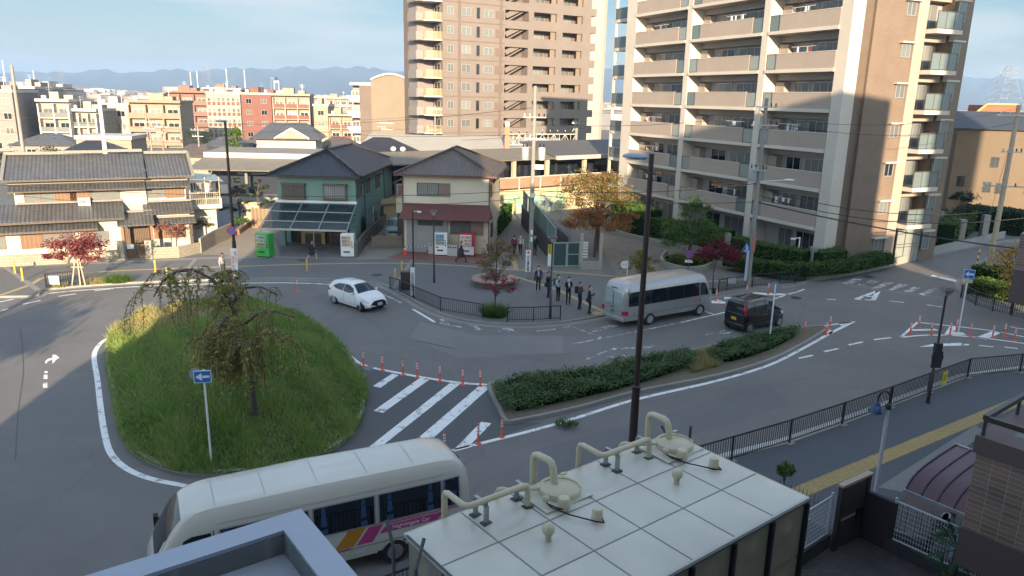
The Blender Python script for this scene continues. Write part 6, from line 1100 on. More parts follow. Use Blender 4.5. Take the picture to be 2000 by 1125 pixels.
# ---- road signs
def sign_arrow(par, c, w, hgt, rz, left=True):
    s_ = thing('sign_board', '', '', (0, 0, 0)); [s_.__delitem__(k) for k in ('label', 'category')]; s_.parent = par; s_.location = c; s_.rotation_euler = (0, 0, rz)
    q = MB(); q.box(-w / 2, -.015, -hgt / 2, w / 2, .015, hgt / 2, 0); q.box(-w / 2 + .02, -.019, -hgt / 2 + .02, w / 2 - .02, -.0152, hgt / 2 - .02, 1); obj('plate', q, [WHITE, BLUE], s_)
    q = MB(); a = -1 if left else 1; k = w * .4; q.box(min(0, -a * k), -.024, -hgt * .1, max(0, -a * k), -.0195, hgt * .1); pts = [(a * k, -.022, 0), (0 - a * -.02, -.022, hgt * .32), (0 - a * -.02, -.022, -hgt * .32)]; q.poly(pts if a < 0 else pts[::-1]); obj('arrow', q, WHITE, s_); return s_
b0 = G(413, 905, .15); H = D(398, 722, b0.y).z - .15; t = thing('road_sign', 'blue one way sign with a white arrow on a white pole on the grass island', 'road sign', b0); q = MB(); q.tube([(0, 0, 0), (0, 0, H)], .035, 10); obj('pole', q, WHITE, t); sign_arrow(t, (-.02, -.06, H - .22), .54, .42, R(12)); q = MB(); q.lathe([(0, 0), (.22, 0), (.22, .015), (0, .015)], (-.33, .14, H - .22), 20, 0, 'Y'); obj('rear_disc', q, K('sign_grey'), t)
b0 = G(1871, 653, 0); H = D(1893, 528, b0.y).z; t = thing('road_sign', 'blue one way sign on a white pole standing among the posts on the right', 'road sign', b0); q = MB(); q.tube([(0, 0, 0), (0, 0, H)], .04, 10); q.box(-.35, -.2, 0, .35, .2, .06); obj('pole', q, WHITE, t); sign_arrow(t, (0, -.06, H - .2), .52, .5, R(-20)); q = MB(); q.cbox((.05, -.06, H - .6), (.36, .02, .2), 0, R(-20)); obj('yellow_plate', q, K('plate_cream', (.55, .52, .36)), t)
b0 = G(1503, 662, .15); H = D(1515, 552, b0.y).z - .15; t = thing('road_sign', 'grey back of a round sign on a white pole in the median', 'road sign', b0); q = MB(); q.tube([(0, 0, 0), (0, 0, H - .1)], .04, 10); obj('pole', q, WHITE, t); disc_sign(t, (0, .05, H - .3), .32, 'back')
b0 = G(1342, 548, .1); H = D(1346, 484, b0.y).z - .1; t = thing('road_sign', 'round blue and red no parking sign with a white plate behind the silver bus', 'road sign', b0); q = MB(); q.tube([(0, 0, 0), (0, 0, H)], .035, 8); obj('pole', q, BROWNM, t); disc_sign(t, (0, -.04, H - .45), .30, 'nopark'); q = MB(); q.box(-.28, -.06, H - 1.05, .28, -.04, H - .85); obj('white_plate', q, WHITE, t)
b0 = G(1221, 553, .1); H = D(1219, 508, b0.y).z - .1; t = thing('bus_stop_sign', 'white round bus stop sign on a thin pole behind the silver bus', 'bus stop sign', b0); q = MB(); q.tube([(.1, 0, 0), (.1, 0, H - .1), (-.02, 0, H)], .03, 8); obj('pole', q, WHITE, t)
q = MB(); q.lathe([(0, 0), (.27, 0), (.27, .03), (0, .03)], (-.12, -.03, H - .32), 24, 0, 'Y'); ds = obj('sign_disc', q, WHITE, t); text('lettering', 'バス', .2, K('ink_blue'), ds, (-.12, -.036, H - .32), (math.pi / 2, 0, 0)); q = MB(); q.lathe([(0, 0), (.25, 0), (.25, .03), (0, .03)], (.05, -.06, .28), 20, 0, 'Y'); obj('base_disc', q, K('navy_enamel'), t)
# ---- poles and wires
def upole(label, base, top, Y=None, r0=.17, z0=.1, arms=(), name='utility_pole', m=None):
    b0 = G(*base, z0) if Y is None else Vector((D(base[0], base[1], Y).x, Y, 0)); H = D(top[0], top[1], b0.y).z - b0.z; t = thing(name, label, 'utility pole', b0); q = MB(); q.tube([(0, 0, 0), (0, 0, H)], [r0, r0 * .68], 14); obj('pole', q, m or CONC, t, 60)
    for z, a, l in arms:
        q = MB(); d = Vector((math.cos(a), math.sin(a), 0)) * l / 2; q.beam(-d + Vector((0, -.17, H - z)), d + Vector((0, -.17, H - z)), .08, .08); ar = obj('crossarm', q, STEEL, t)
        for k in (-.85, -.4, .4, .85): q = MB(); q.lathe([(.03, 0), (.07, .05), (.03, .1), (.06, .15), (.02, .22)], (d.x * k, d.y * k - .17, H - z + .04), 8); obj('insulator', q, K('insulator_white', (.5, .5, .48), .3) if k < 0 else BLACKM, ar)
    return t, b0, H
def transformer(t, c, m=None): q = MB(); q.lathe([(.0, -.45), (.24, -.42), (.26, -.38), (.26, .36), (.22, .44), (.0, .46)], c, 14); tr = obj('transformer', q, m or K('transformer_grey', (.34, .36, .37), .5), t, 50); q = MB(); [q.lathe([(.04, 0), (.06, .06), (.03, .12), (.05, .18), (.01, .24)], (c[0] + dx, c[1], c[2] + .45), 8) for dx in (-.12, .12)]; obj('bushing', q, BLACKM, tr)
U1, P1, H1 = upole('grey concrete utility pole with two transformers beside the alley', (1035, 545), (1048, 168), arms=((2.0, .3, 1.6), (3.4, .2, 1.4)))
for dx in (-.55, .55): transformer(U1, (dx, -.1, D(1040, 300, P1.y).z - .1))
q = MB(); q.box(.1, -.3, D(1050, 324, P1.y).z - .3, .7, -.15, D(1050, 324, P1.y).z); q.box(-.1, -.35, D(1040, 388, P1.y).z, .2, -.12, D(1040, 388, P1.y).z + .3); obj('junction_box', q, WHITE, U1)
q = MB(); q.box(-.34, -.22, .55, .02, -.19, 2.1); bn = obj('banner', q, WHITE, U1); text('lettering', '歩行者優先道路', .19, K('ink_black', (.02, .02, .03)), bn, (-.16, -.226, 1.15), (math.pi / 2, 0, 0), vert=True); q = MB(); q.box(-.24, -.227, 1.86, -.08, -.2205, 2.02); obj('red_mark', q, RED, bn)
for z in (2.7, 3.2): q = MB(); q.box(-.05, -.19, z, .1, -.165, z + .32); obj('pole_plate', q, WHITE, U1)
U2, P2, H2 = upole('grey concrete utility pole with a triangular blue crossing sign by the apartment block', (1460, 561), (1500, 192), arms=((.55, .5, 1.9), (1.7, .4, 2.2), (4.6, .6, 1.4)))
transformer(U2, (-.45, -.1, H2 - 4.9)); q = MB(); q.tube([(0, 0, D(1490, 358, P2.y).z), (1.6, -.4, D(1560, 354, P2.y).z)], .035, 6); q.ball((1.85, -.45, D(1560, 354, P2.y).z), (.38, .14, .1)); obj('lamp_arm', q, K('lamp_pale', (.6, .6, .58)), U2)
zt_ = D(1455, 482, P2.y).z - .1; q = MB(); q.add([(-.75, -.2, zt_ - .35), (-.05, -.2, zt_ - .35), (-.4, -.2, zt_ + .4), (-.75, -.17, zt_ - .35), (-.05, -.17, zt_ - .35), (-.4, -.17, zt_ + .4)], [(0, 1, 2), (5, 4, 3), (0, 3, 4, 1), (1, 4, 5, 2), (2, 5, 3, 0)]); s_ = obj('crossing_sign', q, BLUE, U2)
q = MB(); q.ball((-.4, -.21, zt_ + .12), (.05, .008, .05)); q.beam((-.4, -.21, zt_ + .07), (-.38, -.21, zt_ - .1), .008, .08); q.beam((-.38, -.21, zt_ - .1), (-.27, -.21, zt_ - .27), .008, .05); q.beam((-.4, -.21, zt_ - .1), (-.5, -.21, zt_ - .27), .008, .05); q.beam((-.4, -.21, zt_ + .02), (-.27, -.21, zt_ - .06), .008, .04); q.box(-.65, -.212, zt_ - .315, -.15, -.204, zt_ - .29); obj('walking_figure', q, WHITE, s_)
q = MB(); q.box(-.36, -.22, .5, -.18, -.19, 2.6); bn = obj('banner', q, K('pale_blue_banner', (.45, .52, .60)), U2); q = MB(); q.box(-.02, -.19, 2.5, .17, -.175, 3.6); obj('red_band', q, K('faded_red', (.50, .16, .12)), U2)
U3, P3, H3 = upole('tan concrete utility pole with guy wires at the right edge', (1945, 452), (1993, 205), Y=53, r0=.2, arms=((.7, .1, 3.2), (3.2, .1, 1.6), (5.6, -.2, 3.0)), m=K('tan_concrete', (.42, .36, .26), .8))
U4, P4, H4 = upole('pale leaning concrete pole behind the old tiled house', (47, 305), (19, 128), Y=72, r0=.2)
t, b0, H = upole('white steel mast with a ring of floodlights beyond the old house', (205, 292), (191, 176), Y=105, r0=.33, name='floodlight_mast', m=WHITE); t['category'] = 'floodlight mast'; q = MB(); q.lathe([(.0, H), (.9, H), (.9, H + .2), (0, H + .3)], n=12); obj('platform', q, WHITE, t)
for k in range(8): a = k * math.pi / 4; q = MB(); q.cbox((1.3 * math.cos(a), 1.3 * math.sin(a), H - .05), (.8, .6, .35), 0, a); obj('floodlight', q, K('flood_grey', (.55, .54, .5)), t)
for bx, tx, ty, Y, lb in ((757, 752, 232, 110, 'rusty utility pole in front of the curved roof block'), (297, 294, 230, 112, 'thin utility pole in front of the yellowish flats'), (390, 386, 246, 112, 'grey utility pole above the railway canopy'), (320, 318, 240, 118, 'rust coloured railway pole left of the salmon block'), (850, 846, 205, 112, 'slim railway pole in front of the taupe tower'), (1128, 1124, 232, 108, 'pale railway pole with crossarms right of the gantry')): upole(lb, (bx, 300), (tx, ty), Y=Y, r0=.16, arms=((.6, .1, 2.0), (1.5, .1, 1.6)), m=K('rusty_pole', (.30, .20, .13)) if 'rust' in lb else CONC)
for i, (px, yt) in enumerate(((375, 140), (388, 139), (445, 135), (480, 136), (71, 137), (14, 118))):
    Y = 420; p = D(px, 185, Y); z1 = D(px, yt, Y).z; q = MB(); q.tube([(p.x, Y, 0), (p.x, Y, z1)], .35, 6)
    tag(obj('mast', q, K('mast_white', (.42, .42, .43)), None), ('thin white mast, {} from the left above the red and salmon blocks'.format(ORD[i]) if i < 4 else ('thin white mast above the grey blue block', 'very thin tall mast at the far left edge')[i - 4]), 'mast')
def pylon(label, px, yb, yt, Y, wd):
    a, c = D(px, yb, Y), D(px, yt, Y); H = c.z - a.z; t = thing('power_pylon', label, 'pylon', (a.x, Y, a.z)); q = MB(); w0, w1 = wd, wd * .14; r_ = wd * .010; lv = 6
    L_ = [(lambda f: [Vector((sx * (w0 + (w1 - w0) * f) / 2, sy * (w0 + (w1 - w0) * f) / 2, H * f)) for sx, sy in ((-1, -1), (1, -1), (1, 1), (-1, 1))])(1 - (1 - i / lv) ** 1.25) for i in range(lv + 1)]
    for i in range(lv):
        for k in range(4): q.beam(L_[i][k], L_[i + 1][k], r_, r_); q.beam(L_[i][k], L_[i + 1][(k + 1) % 4], r_ * .6, r_ * .6); q.beam(L_[i + 1][k], L_[i + 1][(k + 1) % 4], r_ * .6, r_ * .6)
    obj('lattice', q, K('pylon_grey', (.27, .27, .28), .6), t)
    for f in (.72, .83, .94): q = MB(); q.beam((-wd * .42, 0, H * f), (wd * .42, 0, H * f), r_, r_); obj('crossarm', q, K('pylon_grey'), t)
pylon('steel lattice pylon above the roof of the salmon block', 406, 172, 124, 520, 7); pylon('distant lattice tower left of the floodlight mast', 122, 170, 134, 560, 6); pylon('pale lattice pylon behind the orange brick house', 1958, 208, 128, 330, 11)
def wire(label, pts, r=.018, sag=.5):
    P = [Vector(p) for p in pts]; path = []
    for a, c in zip(P, P[1:]):
        for k in range(9):
            f = k / 8; p = a.lerp(c, f); p.z -= sag * 4 * f * (1 - f)
            if k or not path: path.append(p)
    q = MB(); q.tube(path, r, 5); return tag(obj('overhead_wire', q, BLACKM, None), label, 'wire')
zP = lambda P, px, py: Vector((P.x, P.y, D(px, py, P.y).z))
A1, B1 = zP(P1, 1042, 372), zP(P2, 1475, 358)
lw_ = D(-150, 350, 46); wire('overhead wire crossing in front of the green and cream houses', [lw_, A1], .02, .7); wire('lower overhead wire from the alley pole towards the cream house', [D(776, 398, 58), zP(P1, 1038, 384)], .02, .2)
wire('upper wire between the alley pole and the pole by the apartment block', [A1, B1], .022, .35); wire('lower wire between the alley pole and the pole by the apartment block', [zP(P1, 1040, 380), zP(P2, 1470, 394)], .022, .3)
wire('thick black cable running from the crossing sign pole to the right edge', [zP(P2, 1468, 394), D(1990, 486, 44)], .045, .25); wire('second cable from the crossing sign pole to the right edge', [zP(P2, 1473, 366), zP(P3, 1958, 412)], .028, .9); wire('third cable from the crossing sign pole to the right edge', [zP(P2, 1472, 380), D(2010, 425, 47)], .028, 1.0)
wire('high wire from the crossing sign pole across the tiled wall', [zP(P2, 1490, 236), zP(P3, 1990, 240)], .016, .9); wire('top wire from the crossing sign pole across the tiled wall', [zP(P2, 1494, 228), zP(P3, 1990, 212)], .014, .8); wire('high wire between the two concrete poles above the autumn tree', [zP(P1, 1046, 242), zP(P2, 1490, 222)], .016, .4)
wire('wire from the alley pole towards the station canopy on the left', [zP(P1, 1044, 262), D(560, 250, 96)], .016, .5); wire('long high wire passing in front of the taupe tower', [zP(P1, 1046, 210), D(400, 236, 104)], .016, .8); wire('wire above the railway behind the old house roof', [D(-60, 215, 100), D(800, 252, 108)], .02, 1.4); wire('lower wire above the railway behind the old house roof', [D(-60, 250, 100), D(1000, 268, 104)], .02, 1.6); wire('faint wire crossing the red and cream blocks', [D(-60, 232, 120), D(860, 225, 115)], .02, 1.2)
t = thing('guy_wire', 'yellow and black striped guy wire cover leaning at the right-hand corner', 'guy wire', (0, 0, 0)); a, c = G(1902, 540, .1), D(1914, 488, G(1902, 540, .1).y + 2.0); q = MB(); 
for k in range(9): q.tube([a.lerp(c, k / 9), a.lerp(c, (k + 1) / 9)], .055, 8, k % 2)
obj('striped_cover', q, [YEL, BLACKM], t); q = MB(); q.tube([c, zP(P3, 1985, 240)], .012, 5); obj('wire', q, STEEL, t)
# ---- round bench
c = G(966, 556, .1); RBn = thing('planter_bench', 'round pink stone bench around a planted ring on the pavement', 'bench', c); q = MB(); q.lathe([(1.0, .40), (1.55, .40), (1.58, .42), (1.58, .47), (1.0, .47)], n=40); obj('seat', q, mat('pink_granite', (.34, .22, .17), .6, ns=12, na=.25), RBn, 40)
q = MB(); q.lathe([(1.0, .0), (1.36, .0), (1.36, .399), (1.0, .399)], n=40); obj('base', q, K('mossy_stone', (.13, .12, .085), .9, ns=5, na=.3), RBn, 40); q = MB(); q.lathe([(0, .36), (.6, .36), (.999, .34)], n=30); obj('soil', q, SOIL, RBn)
rr_ = np.sqrt(RG.uniform(0, 1, 900)) * .95; aa = RG.uniform(0, 6.28, 900); tag(link('grass_tuft', blades('grass_tuft', np.column_stack([c.x + rr_ * np.cos(aa), c.y + rr_ * np.sin(aa)]), np.full(900, .46), .28, .02, GRNL)), 'patch of green grass inside the round stone bench', 'grass')
# ---- vending machines and bins
BOT = [K('bottle_' + str(i), c_, .35) for i, c_ in enumerate(((.05, .22, .50), (.55, .07, .04), (.60, .42, .08), (.08, .34, .12), (.50, .46, .40), (.30, .14, .06), (.12, .40, .48)))]
def vending(label, pos, rz, col, W, H=1.83, Dp=.72, top=None, style=0, low=None):
    t = thing('vending_machine', label, 'vending machine', pos, rz); q = MB(); q.box(-W / 2, 0, .08, W / 2, Dp, H); b_ = obj('cabinet', q, col, t, None, .02); q = MB(); q.box(-W / 2 + .05, .1, 0, -W / 2 + .2, .5, .079); q.box(W / 2 - .2, .1, 0, W / 2 - .05, .5, .079); obj('foot', q, DKTR, t)
    x0, x1 = -W / 2 + .08, W / 2 - .24; zb = H * .47; q = MB(); q.box(x0, -.012, zb, x1, -.001, H - .1); wn = obj('display_window', q, top or WHITE, t); rr = random.Random(len(label))
    for r_ in range(3):
        z = zb + .06 + r_ * (H - .16 - zb) / 3; q = MB(); n = 9
        for k in range(n): xx = x0 + .03 + k * (x1 - x0 - .05) / n; q.box(xx, -.03, z, xx + (x1 - x0) / n * .68, -.013, z + (H - zb) / 3 * .55, rr.randrange(7) if style == 0 else (rr.choice((0, 1, 2, 0)) if k < 6 else 2))
        obj('bottle_row', q, BOT, wn)
        q = MB(); q.box(x0, -.028, z - .045, x1, -.013, z - .015); obj('shelf', q, K('shelf_grey', (.42, .42, .42)), wn)
    if low: q = MB(); q.box(-W / 2 + .03, -.01, .14, W / 2 - .03, -.001, zb - .05); obj('lower_panel', q, low, t)
    q = MB(); q.box(-W * .3, -.02, .38, W * .18, -.011, .50, 0); obj('delivery_slot', q, DKTR, t); q = MB(); q.box(W / 2 - .2, -.02, zb + .15, W / 2 - .1, -.001, zb + .25, 0); obj('coin_slot', q, DKTR, t); q = MB(); q.box(W / 2 - .2, -.02, zb + .34, W / 2 - .1, -.001, zb + .40, 0); obj('note_slot', q, DKTR, t); q = MB(); q.box(W / 2 - .19, -.025, zb - .06, W / 2 - .08, -.001, zb + .04, 0); obj('coin_return', q, DKTR, t)
    q = MB(); q.box(-W / 2 + .09, -.018, .62, -W / 2 + .35, -.011, .76); obj('label_plate', q, K('label_orange', (.60, .28, .12)) if style == 0 else WHITE, t); return t
vending('bright green drinks vending machine at the driveway corner', G(513, 503, .1), R(-14), K('vend_green', (.06, .40, .08), .35), 1.15, 1.85, .8, K('vend_cream', (.5, .48, .4)))
vending('white vending machine covered with drink posters beside the green house', G(679, 503, .1), R(2), WHITE, 1.02, 1.83, .6, K('poster_white', (.62, .6, .58)), 1); vending('white drinks vending machine against the cream house', G(861, 499.5, .1), R(-3), WHITE, 1.0, 1.83, .65, K('vend_blue_panel', (.25, .42, .55)))
vending('red drinks vending machine against the cream house', G(911, 501, .1), R(-3), K('vend_red', (.55, .025, .03), .35), 1.25, 1.83, .7, WHITE, 0, K('vend_lower_white', (.62, .58, .58)))
for p, lb in (((841, 496), 'narrow white bin left of the white drinks machine'), ((878, 500), 'pale recycling bin next to the white drinks machine'), ((888, 500.5), 'pale recycling bin next to the red drinks machine')):
    t = thing('recycling_bin', lb, 'bin', G(*p, .1), R(-3), 'recycling bins by the drinks machines'); q = MB(); q.box(-.2, 0, 0, .2, .35, .85); obj('body', q, K('bin_grey', (.44, .42, .40)), t, None, .02)
    for dx in (-.09, .09): q = MB(); q.lathe([(0, 0), (.06, 0), (.06, -.012), (0, -.012)], (dx, -.001, .72), 12, 0, 'Y'); obj('hole', q, DKTR, t)
t = thing('traffic_cone', 'red traffic cone in front of the garage shutter', 'traffic cone', G(791, 497, .1)); q = MB(); q.lathe([(.15, .03), (.035, .68), (0, .70)], n=14); obj('cone', q, K('cone_red', (.62, .06, .03)), t, 50); q = MB(); q.box(-.19, -.19, 0, .19, .19, .035); obj('base', q, K('cone_red'), t); q = MB(); q.lathe([(.098, .40), (.10, .40), (.08, .50), (.078, .50)], n=14); obj('reflective_band', q, WHITE, t)
a, c = G(793, 497, .1) + Vector((0, 0, .62)), G(839, 496, .1) + Vector((0, 0, .66)); q = MB()
for k in range(13): q.tube([a.lerp(c, k / 13), a.lerp(c, (k + 1) / 13)], .022, 6, k % 2)
tag(obj('barrier_bar', q, [WHITE, BLACKM], None), 'black and white striped bar from the traffic cone across the garage', 'barrier bar')
q = MB(); p = G(793, 565, .1); q.cbox((p.x, p.y, .62), (.62, .45, 1.24)); q.cbox((p.x, p.y, 1.27), (.68, .5, .06)); tag(obj('utility_cabinet', q, K('cabinet_brown', (.05, .032, .03), .5), None, None, .02), 'dark brown utility cabinet behind the curved railing', 'cabinet')
# ---- garden walls, gates
BLK = brickmat('garden_block', (.36, .31, .24), (.31, .27, .21), (.20, .17, .13), .42, .20, .012, .5, .9, .5); TILEW = brickmat('planter_tile', (.40, .37, .31), (.36, .33, .28), (.24, .22, .19), .12, .10, .008, 0, .6, .2); STN = brickmat('rough_stone_block', (.15, .13, .11), (.20, .175, .15), (.07, .06, .05), .5, .28, .02, .5, .95, .8)
def garden_wall(label, pts, h, m, wd=.16, z0=.1, cat='wall', name='garden_wall', h1=None):
    P = [Vector((p.x, p.y, 0)) for p in (GP(pts, z0) if not isinstance(pts[0], Vector) else pts)]; q = MB(); wallrib(q, P, -wd / 2, wd / 2, z0 - .1, z0 + h); 
    if h1 is not None:
        k = len(P); q.v = [(x, y, z if z < z0 else z0 + h + (h1 - h) * (i % k) / (k - 1)) for i, (x, y, z) in enumerate(q.v)]
    return tag(obj(name, q, m, None), label, cat)
garden_wall('low block wall carrying the long hedge at the left', [(-60, 527), (0, 521), (120, 515), (234, 508)], .78, BLK); garden_wall('block wall right of the old house gate', [(298, 505), (350, 503), (390, 494)], .85, BLK); garden_wall('block wall climbing beside the driveway with a pierced top', [(392, 494), (420, 478), (456, 462)], 1.15, BLK, h1=1.25)
for p, lb in (((240, 507), 'left stone gate post of the old house'), ((294, 505), 'right stone gate post of the old house')): q = MB(); b_ = G(*p, .1); q.cbox((b_.x, b_.y, .75), (.5, .4, 1.5)); tag(obj('gate_post', q, K('gate_stone', (.33, .29, .23), .9, ns=5, na=.15), None), lb, 'gate post')
a, c = G(249, 506, .1), G(288, 504, .1); q = MB(); q.beam(a + Vector((0, 0, .6)), c + Vector((0, 0, .6)), .06, 1.0, 0); gt_ = tag(obj('garden_gate', q, SLAT, None), 'dark wooden slatted gate between the stone posts of the old house', 'gate'); q = MB(); q.beam(a + Vector((0, -.05, .95)) + (c - a) * .05, a + Vector((0, -.05, .95)) + (c - a) * .4, .02, .35); obj('nameplate', q, WHITE, gt_)
garden_wall('low orange brick edging of the bed by the driveway', [(466, 458), (492, 440)], .45, K('orange_brick_edge', (.34, .14, .08), .85, ns=9, na=.2)); q = MB(); b_ = G(484, 445, .1); q.cbox((b_.x, b_.y + 1.5, 1.1), (1.5, .5, 2.2)); q.cbox((b_.x, b_.y + 1.5, 2.25), (1.7, .7, .14)); tag(obj('gate_pillar', q, K('pillar_cream', (.46, .38, .27), .85), None), 'broad cream gate pillar beyond the driveway', 'pillar')
garden_wall('rough stone wall between the green house and the gravel drive', [(696, 503), (712, 480), (760, 434)], 1.15, STN, .2); b_ = G(512, 446, .1); q = MB(); q.cbox((b_.x, b_.y, 1.0), (1.9, .08, 1.9)); tag(obj('garden_gate', q, stripes('pale_timber_slats', (.30, .21, .12), (.18, .12, .07), .35, .8, 0), None), 'pale timber gate behind the green vending machine', 'gate')
a, c = G(726, 486, .1), G(786, 484, .1); q = MB(); n = 16
for k in range(n):
    for s in (0, 1): u, v = a.lerp(c, k / n), a.lerp(c, (k + 1) / n); q.beam(u + Vector((0, 0, .1 if s else 1.1)), v + Vector((0, 0, 1.1 if s else .1)), .03, .05); q.beam(u + Vector((0, .03, .55 if s else .1)), v + Vector((0, .03, 1.1 if s else .6)), .03, .05)
tag(obj('accordion_gate', q, K('gate_tan', (.24, .19, .14), .6), None), 'brown folding lattice gate across the drive beside the cream house', 'gate')
# alley ramp, mesh fences and green gate
GMESH = stripes('green_mesh', (.12, .22, .20), (.06, .12, .11), .05, .55, 0, .5, bump=0)
a, c = G(1084, 517, .1), G(1020, 440, .1); garden_wall('dark concrete ramp wall along the alley', [Vector((a.x, a.y, 0)), Vector((c.x, c.y, 0))], 1.35, K('ramp_dark', (.06, .06, .06), .8, ns=2, na=.2), .25, h1=2.1)
t = thing('mesh_fence', 'pale green mesh fence panels along the alley ramp', 'fence', (0, 0, 0))
for k in range(5):
    u, v = a.lerp(c, k / 5), a.lerp(c, (k + 1) / 5); z0, z1 = 1.5 + .75 * k / 5, 1.5 + .75 * (k + 1) / 5; q = MB(); q.add([(u.x, u.y, z0), (v.x, v.y, z1), (v.x, v.y, z1 + 1.35), (u.x, u.y, z0 + 1.35), (u.x + .03, u.y, z0), (v.x + .03, v.y, z1), (v.x + .03, v.y, z1 + 1.35), (u.x + .03, u.y, z0 + 1.35)], [(0, 3, 2, 1), (4, 5, 6, 7), (3, 7, 6, 2), (0, 1, 5, 4), (1, 2, 6, 5), (0, 4, 7, 3)]); obj('mesh_panel', q, K('mesh_teal', (.13, .22, .21), .5), t)
    q = MB(); q.beam((u.x - .02, u.y, z0 - .05), (u.x - .02, u.y, z0 + 1.42), .06, .06); q.beam((u.x, u.y, z0 + 1.38), (v.x, v.y, z1 + 1.38), .07, .06); obj('post', q, K('post_teal', (.26, .36, .33), .5), t)
a2, c2_ = G(1112, 500, .1), G(1052, 436, .1); t = thing('mesh_fence', 'pale grey grid fence behind the alley ramp', 'fence', (0, 0, 0))
for k in range(4):
    u, v = a2.lerp(c2_, k / 4), a2.lerp(c2_, (k + 1) / 4); q = MB(); z0 = 1.7; q.beam((u.x, u.y, z0), (u.x, u.y, z0 + 1.5), .06, .06); q.beam((u.x, u.y, z0 + 1.5), (v.x, v.y, z0 + 1.5), .05, .05); q.beam((u.x, u.y, z0 + .05), (v.x, v.y, z0 + .05), .05, .05)
    for j in range(8): p = u.lerp(v, j / 8); q.beam((p.x, p.y, z0), (p.x, p.y, z0 + 1.5), .02, .02)
    obj('grid_panel', q, K('pale_grid', (.42, .43, .42), .5), t)
garden_wall('pale retaining wall behind the alley ramp', [Vector((a2.x, a2.y, 0)), Vector((c2_.x, c2_.y, 0))], 1.5, CONC, .25)
GGP = K('gate_mint', (.28, .40, .33), .5); a, c = G(1079, 522, .1), G(1131, 521, .1); W = (c - a).length; t = thing('metal_gate', 'pale green framed double gate with dark mesh panels at the foot of the ramp', 'gate', a, math.atan2((c - a).y, (c - a).x)); H = D(1100, 474, a.y).z - .1
for x0, x1 in ((0, W * .52), (W * .52, W)):
    q = MB(); q.box(x0, -.04, 0, x0 + .08, .04, H); q.box(x1 - .08, -.04, 0, x1, .04, H); q.box(x0 + .08, -.04, H - .08, x1 - .08, .04, H); q.box(x0 + .08, -.04, .05, x1 - .08, .04, .13); lf = obj('gate_leaf', q, GGP, t); q = MB(); q.box(x0 + .08, -.01, .13, x1 - .08, .01, H - .08); obj('mesh_panel', q, K('gate_mesh', (.045, .075, .08), .6, ns=30, na=.3), lf)
q = MB(); q.box(W * .55, -.09, H * .5, W * .95, -.045, H * .5 + .07); obj('latch_bar', q, GGP, t)
q = MB(); p = G(1076, 523, .1); q.box(p.x - .28, p.y - .4, .3, p.x - .02, p.y - .37, H + .05, 1); q.box(p.x - .28, p.y - .405, 1.2, p.x - .02, p.y - .4, H + .05, 0); yb = tag(obj('banner', q, [K('banner_yellow', (.72, .58, .02)), WHITE], None), 'yellow and white vertical banner beside the mint green gate', 'banner'); text('lettering', '歩行者注意', .2, K('ink_black'), yb, (p.x - .15, p.y - .409, 1.72), (math.pi / 2, 0, 0), vert=True)
q = MB()
for px in (1134, 1172): p = G(px, 524, .1); q.cbox((p.x, p.y, 1.4), (.22, .22, 2.7), 0)
a, c = G(1134, 526, .1), G(1174, 527, .1); q.beam(a + Vector((0, -.12, .32)), c + Vector((0, -.12, .32)), .2, .62, 1); tag(obj('planter_box', q, [K('pillar_beige', (.42, .36, .28)), TILEW], None), 'tall beige framed planter with a tiled base beside the mint gate', 'planter')
q = MB(); p = G(1141, 520, .1); [q.box(p.x - .25, p.y - .3, .8 + .22 * k, p.x + .2, p.y - .26, .95 + .22 * k) for k in range(6)]; tag(obj('louvre_screen', q, WHITE, None), 'white louvred screen between the mint gate and the planter', 'screen')
garden_wall('curved tiled planter wall holding the low hedge by the crossing', sm(GP([(1405, 508), (1440, 522), (1510, 541), (1562, 548), (1640, 541), (1735, 521), (1800, 504)]), 3), .5, TILEW, .2); garden_wall('round tiled bed wall around the shrub ring', sm(GP([(1302, 500), (1291, 512), (1302, 525), (1340, 534), (1378, 530), (1395, 518)]), 3), .42, TILEW, .2); garden_wall('tiled edging wall running back beside the stone plaza', GP([(1180, 455), (1270, 478), (1335, 494)]), .45, TILEW, .2)
garden_wall('smooth grey boundary wall along the far lane', [D(1808, 498, 62), D(1960, 466, 72)], .75, K('pale_grey_wall', (.28, .28, .27), .8), .2, 0)
for px, py, Y, h, lb in ((1872, 478, 68, 2.4, 'left grey gate pillar on the far lane'), (1918, 470, 70, 2.6, 'right grey gate pillar on the far lane'), (1418, 500, 59, 2.2, 'brown grey gate pillar between the hedges'), (1583, 536, 54.3, 2.1, 'slim stone gate pillar right of the white camera pole')): p = D(px, py, Y); q = MB(); q.cbox((p.x, Y, h / 2), (.6 if px > 1800 else .4, .5, h)); tag(obj('gate_pillar', q, K('pillar_grey', (.27, .255, .235), .8), None), lb, 'pillar')
